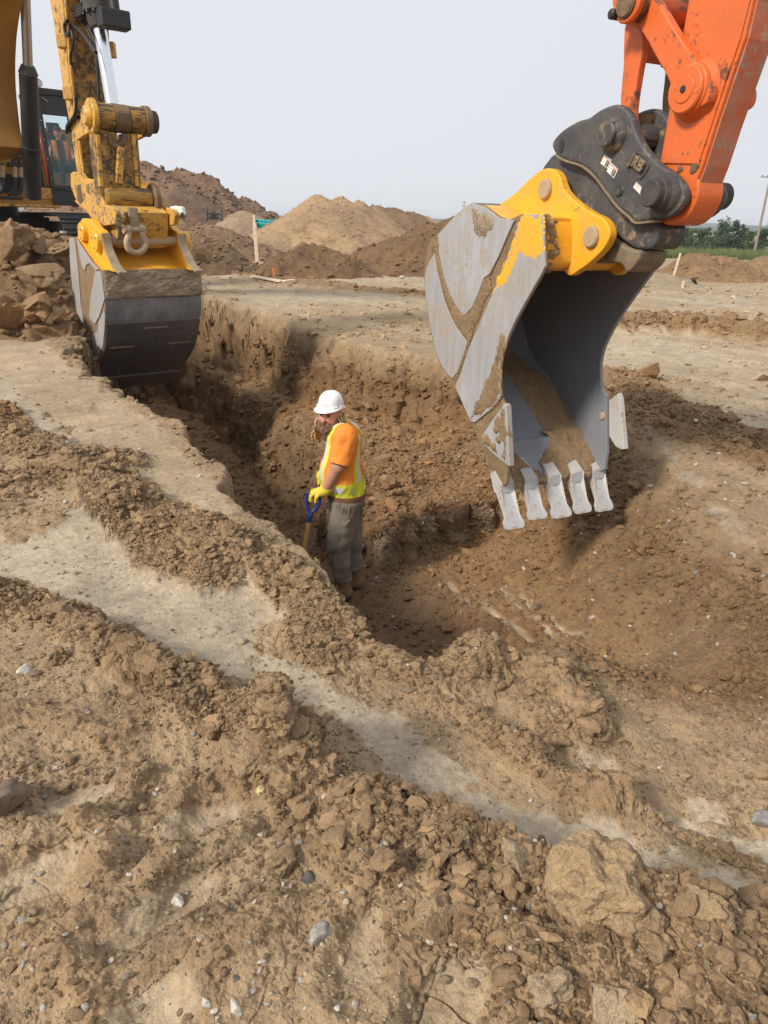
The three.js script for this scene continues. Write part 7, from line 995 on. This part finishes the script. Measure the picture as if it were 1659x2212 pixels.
function single(kind, label, X, Y, w, mat, o = {}) {
  const p = o.d ? atDepth(X, Y, o.d) : groundHit(X, Y), dist = p.clone().sub(EYE).length(), r = w * dist / F / 2 * (o.k ?? 1), L = kind === 'clod' ? clodLumps : stoneLumps, g = o.geo ?? L[Math.floor(rnd() * L.length)];
  const m = part(kind === 'clod' ? 'soil_clod' : 'stone', g, mat, scene); m.position.set(p.x, p.y + r * (o.lift ?? (kind === 'clod' ? 0.25 : 0.2)), p.z); m.rotation.set(rr(-0.4, 0.4), rr(0, 6.28), rr(-0.4, 0.4)); m.scale.set(r * (o.sx ?? 1.05), r * (o.sy ?? 1), r * (o.sz ?? 1)); tag(m, label, kind === 'clod' ? 'soil clod' : 'stone', kind === 'clod' ? 'large clods of soil lying on the ground' : 'stones lying on the soil');
  return m;
}
const CL = [
  ['largest tan soil clod on the berm at the right foreground', 1285, 1935, 185, 'tan', { geo: bigClod, sx: 0.95, sy: 1.1, sz: 0.9, lift: 0.25 }], ['second clod, lumpy and rounded, below left of the largest clod', 934, 2010, 92, 'tan'], ['clod resting against the right side of the lumpy rounded clod', 1010, 1995, 74, 'brown'], ['third clod of the row left of the largest clod', 1066, 1990, 60, 'tan'], ['flat topped pale clod on the berm crest, left of the largest clod', 1117, 1862, 80, 'pale'],
  ['rounded clod at the berm edge beside the grey strip, right of the largest clod', 1514, 1975, 82, 'tan'], ['broken clod just below the largest clod', 1240, 2012, 60, 'tan'], ['pale angular clod at the bottom right below the largest clod', 1187, 2130, 76, 'pale'], ['clod with a white stone on top at the bottom edge right of centre', 1312, 2190, 95, 'pale'], ['upright clod on the berm crest right of the three small clods', 925, 1850, 58, 'tan'], ['narrow clod on the left part of the berm crest in the lower middle', 858, 1862, 44, 'brown'],
  ['wide split clod right of the bottom middle, below the berm', 1404, 2050, 66, 'tan'], ['small wedge shaped clod at the lower right between larger clods', 1350, 2095, 42, 'tan'], ['small pale clod at the lower right edge of the berm', 1524, 2088, 38, 'pale'], ['dark shaded clod behind the lumpy rounded clod', 972, 1880, 46, 'brown'], ['upright brown clod on the left berm beside the smooth clay', 287, 1400, 46, 'brown', { sy: 1.4 }], ['split clod on the left berm, larger half', 332, 1446, 72, 'brown', { sy: 0.7 }], ['split clod on the left berm, smaller right half', 372, 1446, 44, 'brown', { sy: 0.7 }],
  ['round clod in the rubble strip between the two pale clay bands at left', 302, 1125, 40, 'tan'], ['cracked crusty clod on the middle berm', 535, 1632, 92, 'tan', { sy: 0.6 }], ['clod at the left end of the middle berm', 466, 1582, 58, 'brown'], ['brown clod on the left berm near the white stone', 125, 1426, 42, 'brown'], ['smooth light clod lying alone left of the black lump', 612, 1868, 70, 'tan'], ['pale clay flake on the pit rim below the man', 886, 1455, 46, 'pale', { sy: 0.35 }], ['pale clay flake right below the other flake on the pit rim', 876, 1490, 34, 'pale', { sy: 0.35 }],
  ['tan clod in the middle of the berm, left of the flat topped one', 1000, 1815, 44, 'tan'], ['small clod on the berm crest above the largest clod', 1165, 1835, 34, 'tan'], ['clod touching the lower right side of the largest clod', 1395, 1985, 60, 'tan'], ['crumbling clod at the lower right corner', 1590, 2140, 66, 'tan'], ['clod on the right berm end beside the grey strip', 1600, 2060, 56, 'brown'],
  ['big clod on the spoil bank left of the grey and black bucket', 88, 605, 84, 'brown', { d: 9.9, sy: 0.75, k: 1 }], ['pointed clod below the big clod on the spoil bank', 88, 668, 70, 'fresh', { d: 9.3, k: 1 }], ['tall clod at the left edge on top of the spoil bank', 18, 535, 70, 'brown', { d: 10.6, sy: 1.1 }], ['flat clod on top of the spoil bank before the excavator track', 72, 540, 60, 'brown', { d: 10.9, sy: 0.65 }], ['clod on the spoil bank next to the bucket side', 138, 545, 50, 'brown', { d: 10.9, sy: 0.6 }], ['dark clod at the left edge low on the spoil bank', 14, 690, 66, 'fresh', { d: 9.2 }],
  ['clod on the dark mound left of the wooden post', 442, 560, 34, 'fresh', { d: 20.6 }], ['flat clod on the ledge right behind the hard hat', 800, 882, 34, 'fresh', { sy: 0.6 }], ['clod on the ledge left of the man', 590, 1010, 30, 'fresh'], ['clod in the ledge rubble right of the orange shirt', 830, 1000, 36, 'fresh'], ['small clod on the ledge near the teeth marks', 905, 1045, 26, 'fresh'],
];
for (const [l, X, Y, w, m, o] of CL) single('clod', l, X, Y, w, CM[m], o);
const ST = [
  ['large brown stone cut off by the left edge', 14, 1742, 88, 'brown'], ['white rounded stone on the left berm', 54, 1448, 28, 'white'], ['brown stone right of the white stone on the left berm', 76, 1458, 26, 'brown'], ['small red stone on the left berm', 42, 1404, 10, 'red'], ['yellow rounded pebble below the middle berm', 565, 1710, 27, 'yellow'], ['grey angular stone between two pale tyre prints', 270, 1747, 24, 'grey'], ['speckled dark grey stone in the middle of the tyre prints', 366, 1857, 25, 'dark'], ['black lump of asphalt beside the smooth light clod', 667, 1900, 38, 'dark'],
  ['largest grey and white stone, lower middle foreground', 695, 2024, 50, 'grey'], ['dark slate coloured stone at the bottom, left of centre', 512, 2122, 22, 'dark'], ['white and grey angular stone at the bottom left of centre', 506, 2184, 28, 'white'], ['pale rounded stone left of the angular one at the bottom', 443, 2170, 19, 'white'], ['flat pale pebble among tyre prints, lower left', 160, 2020, 23, 'white'], ['elongated grey pebble at the far lower left', 46, 1990, 21, 'grey'], ['oval tan pebble at the left, above the tyre prints', 122, 1665, 19, 'pink'], ['small white pebble right of the oval tan pebble', 168, 1655, 14, 'white'], ['blue grey pebble right of the second pale print', 437, 1795, 18, 'blue'], ['pale oval pebble above the dark stone row', 331, 1717, 18, 'grey'],
  ['white pebble on the middle berm slope', 733, 1683, 18, 'white'], ['pinkish upright pebble under the middle berm', 601, 1750, 15, 'pink'], ['small white pebble left of the berm clods', 702, 1720, 14, 'white'], ['white pebble right of the black lump', 768, 1900, 19, 'white'], ['flat cream stone in the tyre prints', 381, 1948, 29, 'white'], ['left one of two touching white pebbles', 470, 1874, 11, 'white'], ['right one of two touching white pebbles', 478, 1873, 11, 'white'], ['white pebble at the bottom edge, middle', 768, 2187, 18, 'white'], ['pale pebble above the bottom edge, middle', 823, 2152, 16, 'white'], ['blue grey pebble right of the slate coloured stone', 548, 2122, 16, 'blue'], ['white stone set into the largest clod', 1332, 1912, 18, 'white', { d: 2.02 }],
  ['tan angular stone in the pit on the pale smear', 1162, 1316, 27, 'brown'], ['grey stone right of the smear in the pit', 1282, 1338, 22, 'pink'], ['grey stone on the ramp at the right', 1532, 1505, 22, 'grey'], ['stone on the right bank under the smear line', 1538, 1112, 19, 'grey'], ['brown stone left of the tan angular one in the pit', 1150, 1276, 19, 'brown'], ['flat stone on the ramp in the middle', 1205, 1376, 19, 'grey'], ['blue grey stone cut off by the right edge', 1652, 1778, 46, 'blue', { sy: 0.8 }], ['white stone on the bank behind the grey bucket', 868, 600, 11, 'white', { d: 20.5 }], ['grey stone embedded in the middle berm', 590, 1535, 15, 'grey'], ['white stone on the middle berm crest', 633, 1552, 13, 'white'], ['grey pebble on the slope below the left berm', 190, 1537, 13, 'blue'], ['grey stone below the split clod', 364, 1485, 15, 'blue'],
];
for (const [l, X, Y, w, m, o] of ST) single('stone', l, X, Y, w, SM[m], o);
{ // gravel strewn about
  const { pos, inf, na, radii } = ACC, A = [], cols = [[0.62, 0.56, 0.47], [0.5, 0.44, 0.36], [0.42, 0.37, 0.31], [0.28, 0.25, 0.215], [0.58, 0.46, 0.3], [0.42, 0.32, 0.22]];
  for (let t = 0; t < 3800; t++) { const u = rnd(), r = 0.9 * Math.pow(9, u), i = Math.floor(rnd() * ACC.NA), j = (() => { let j = 0; while (j < radii.length - 2 && Math.hypot(pos[(j * na + i) * 3], pos[(j * na + i) * 3 + 2]) < r) j += 4; return j; })(), k = (j * na + i) * 3; if (inf[k + 2] > 0.5 && inf[k + 2] < 5 && rnd() < 0.7) continue; const s = Math.min(0.05, (0.0022 + 0.0075 * Math.pow(rnd(), 3.2)) * Math.max(1, r * 0.42)); A.push([pos[k], pos[k + 1] + s * 0.3, pos[k + 2], s, ((k) => cols[Math.floor(rnd() * 6)].map((v) => v * k))(rr(0.75, 1.1))]); }
  const gm = new THREE.MeshStandardMaterial({ color: 0xffffff, roughness: 0.7, map: rep(stoneTex, 0.4) });
  scatter('gravel', 'small pale pebbles strewn over the soil', 'gravel', [lump(2, 0.2, 0.65, 3, 1.2, 1, 0.85), lump(2, 0.22, 0.75, 6), lump(1, 0.2, 0.6, 2, 1.1, 1, 0.9)], gm, A);
}
{ // scrap of teal tarp
  const p = groundHit(897, 1133), g = new THREE.PlaneGeometry(0.17, 0.055, 26, 8).rotateX(-1.3), q = g.attributes.position; for (let i = 0; i < q.count; i++) { const x = q.getX(i), y = q.getY(i); q.setY(i, y + 0.016 * n3(x * 34, y * 30, 3) + 0.35 * x * 0.5); q.setZ(i, q.getZ(i) + 0.016 * n3(x * 40, y * 44, 9)); q.setX(i, x + 0.008 * n3(x * 30, y * 60, 5)); } g.computeVertexNormals();
  const m = part('cloth_scrap', g, new THREE.MeshStandardMaterial({ color: new THREE.Color(0.30, 0.60, 0.56), roughness: 0.8, side: THREE.DoubleSide, map: soilAlb }), scene); m.position.copy(p).add(V(0, 0.03, 0.05)); tag(m, 'torn scrap of pale teal tarp on the edge of the teeth marks', 'scrap'); }
scene.traverse((o) => { if (o.isMesh) { o.castShadow = o.receiveShadow = true; } });
renderer.render(scene, camera);
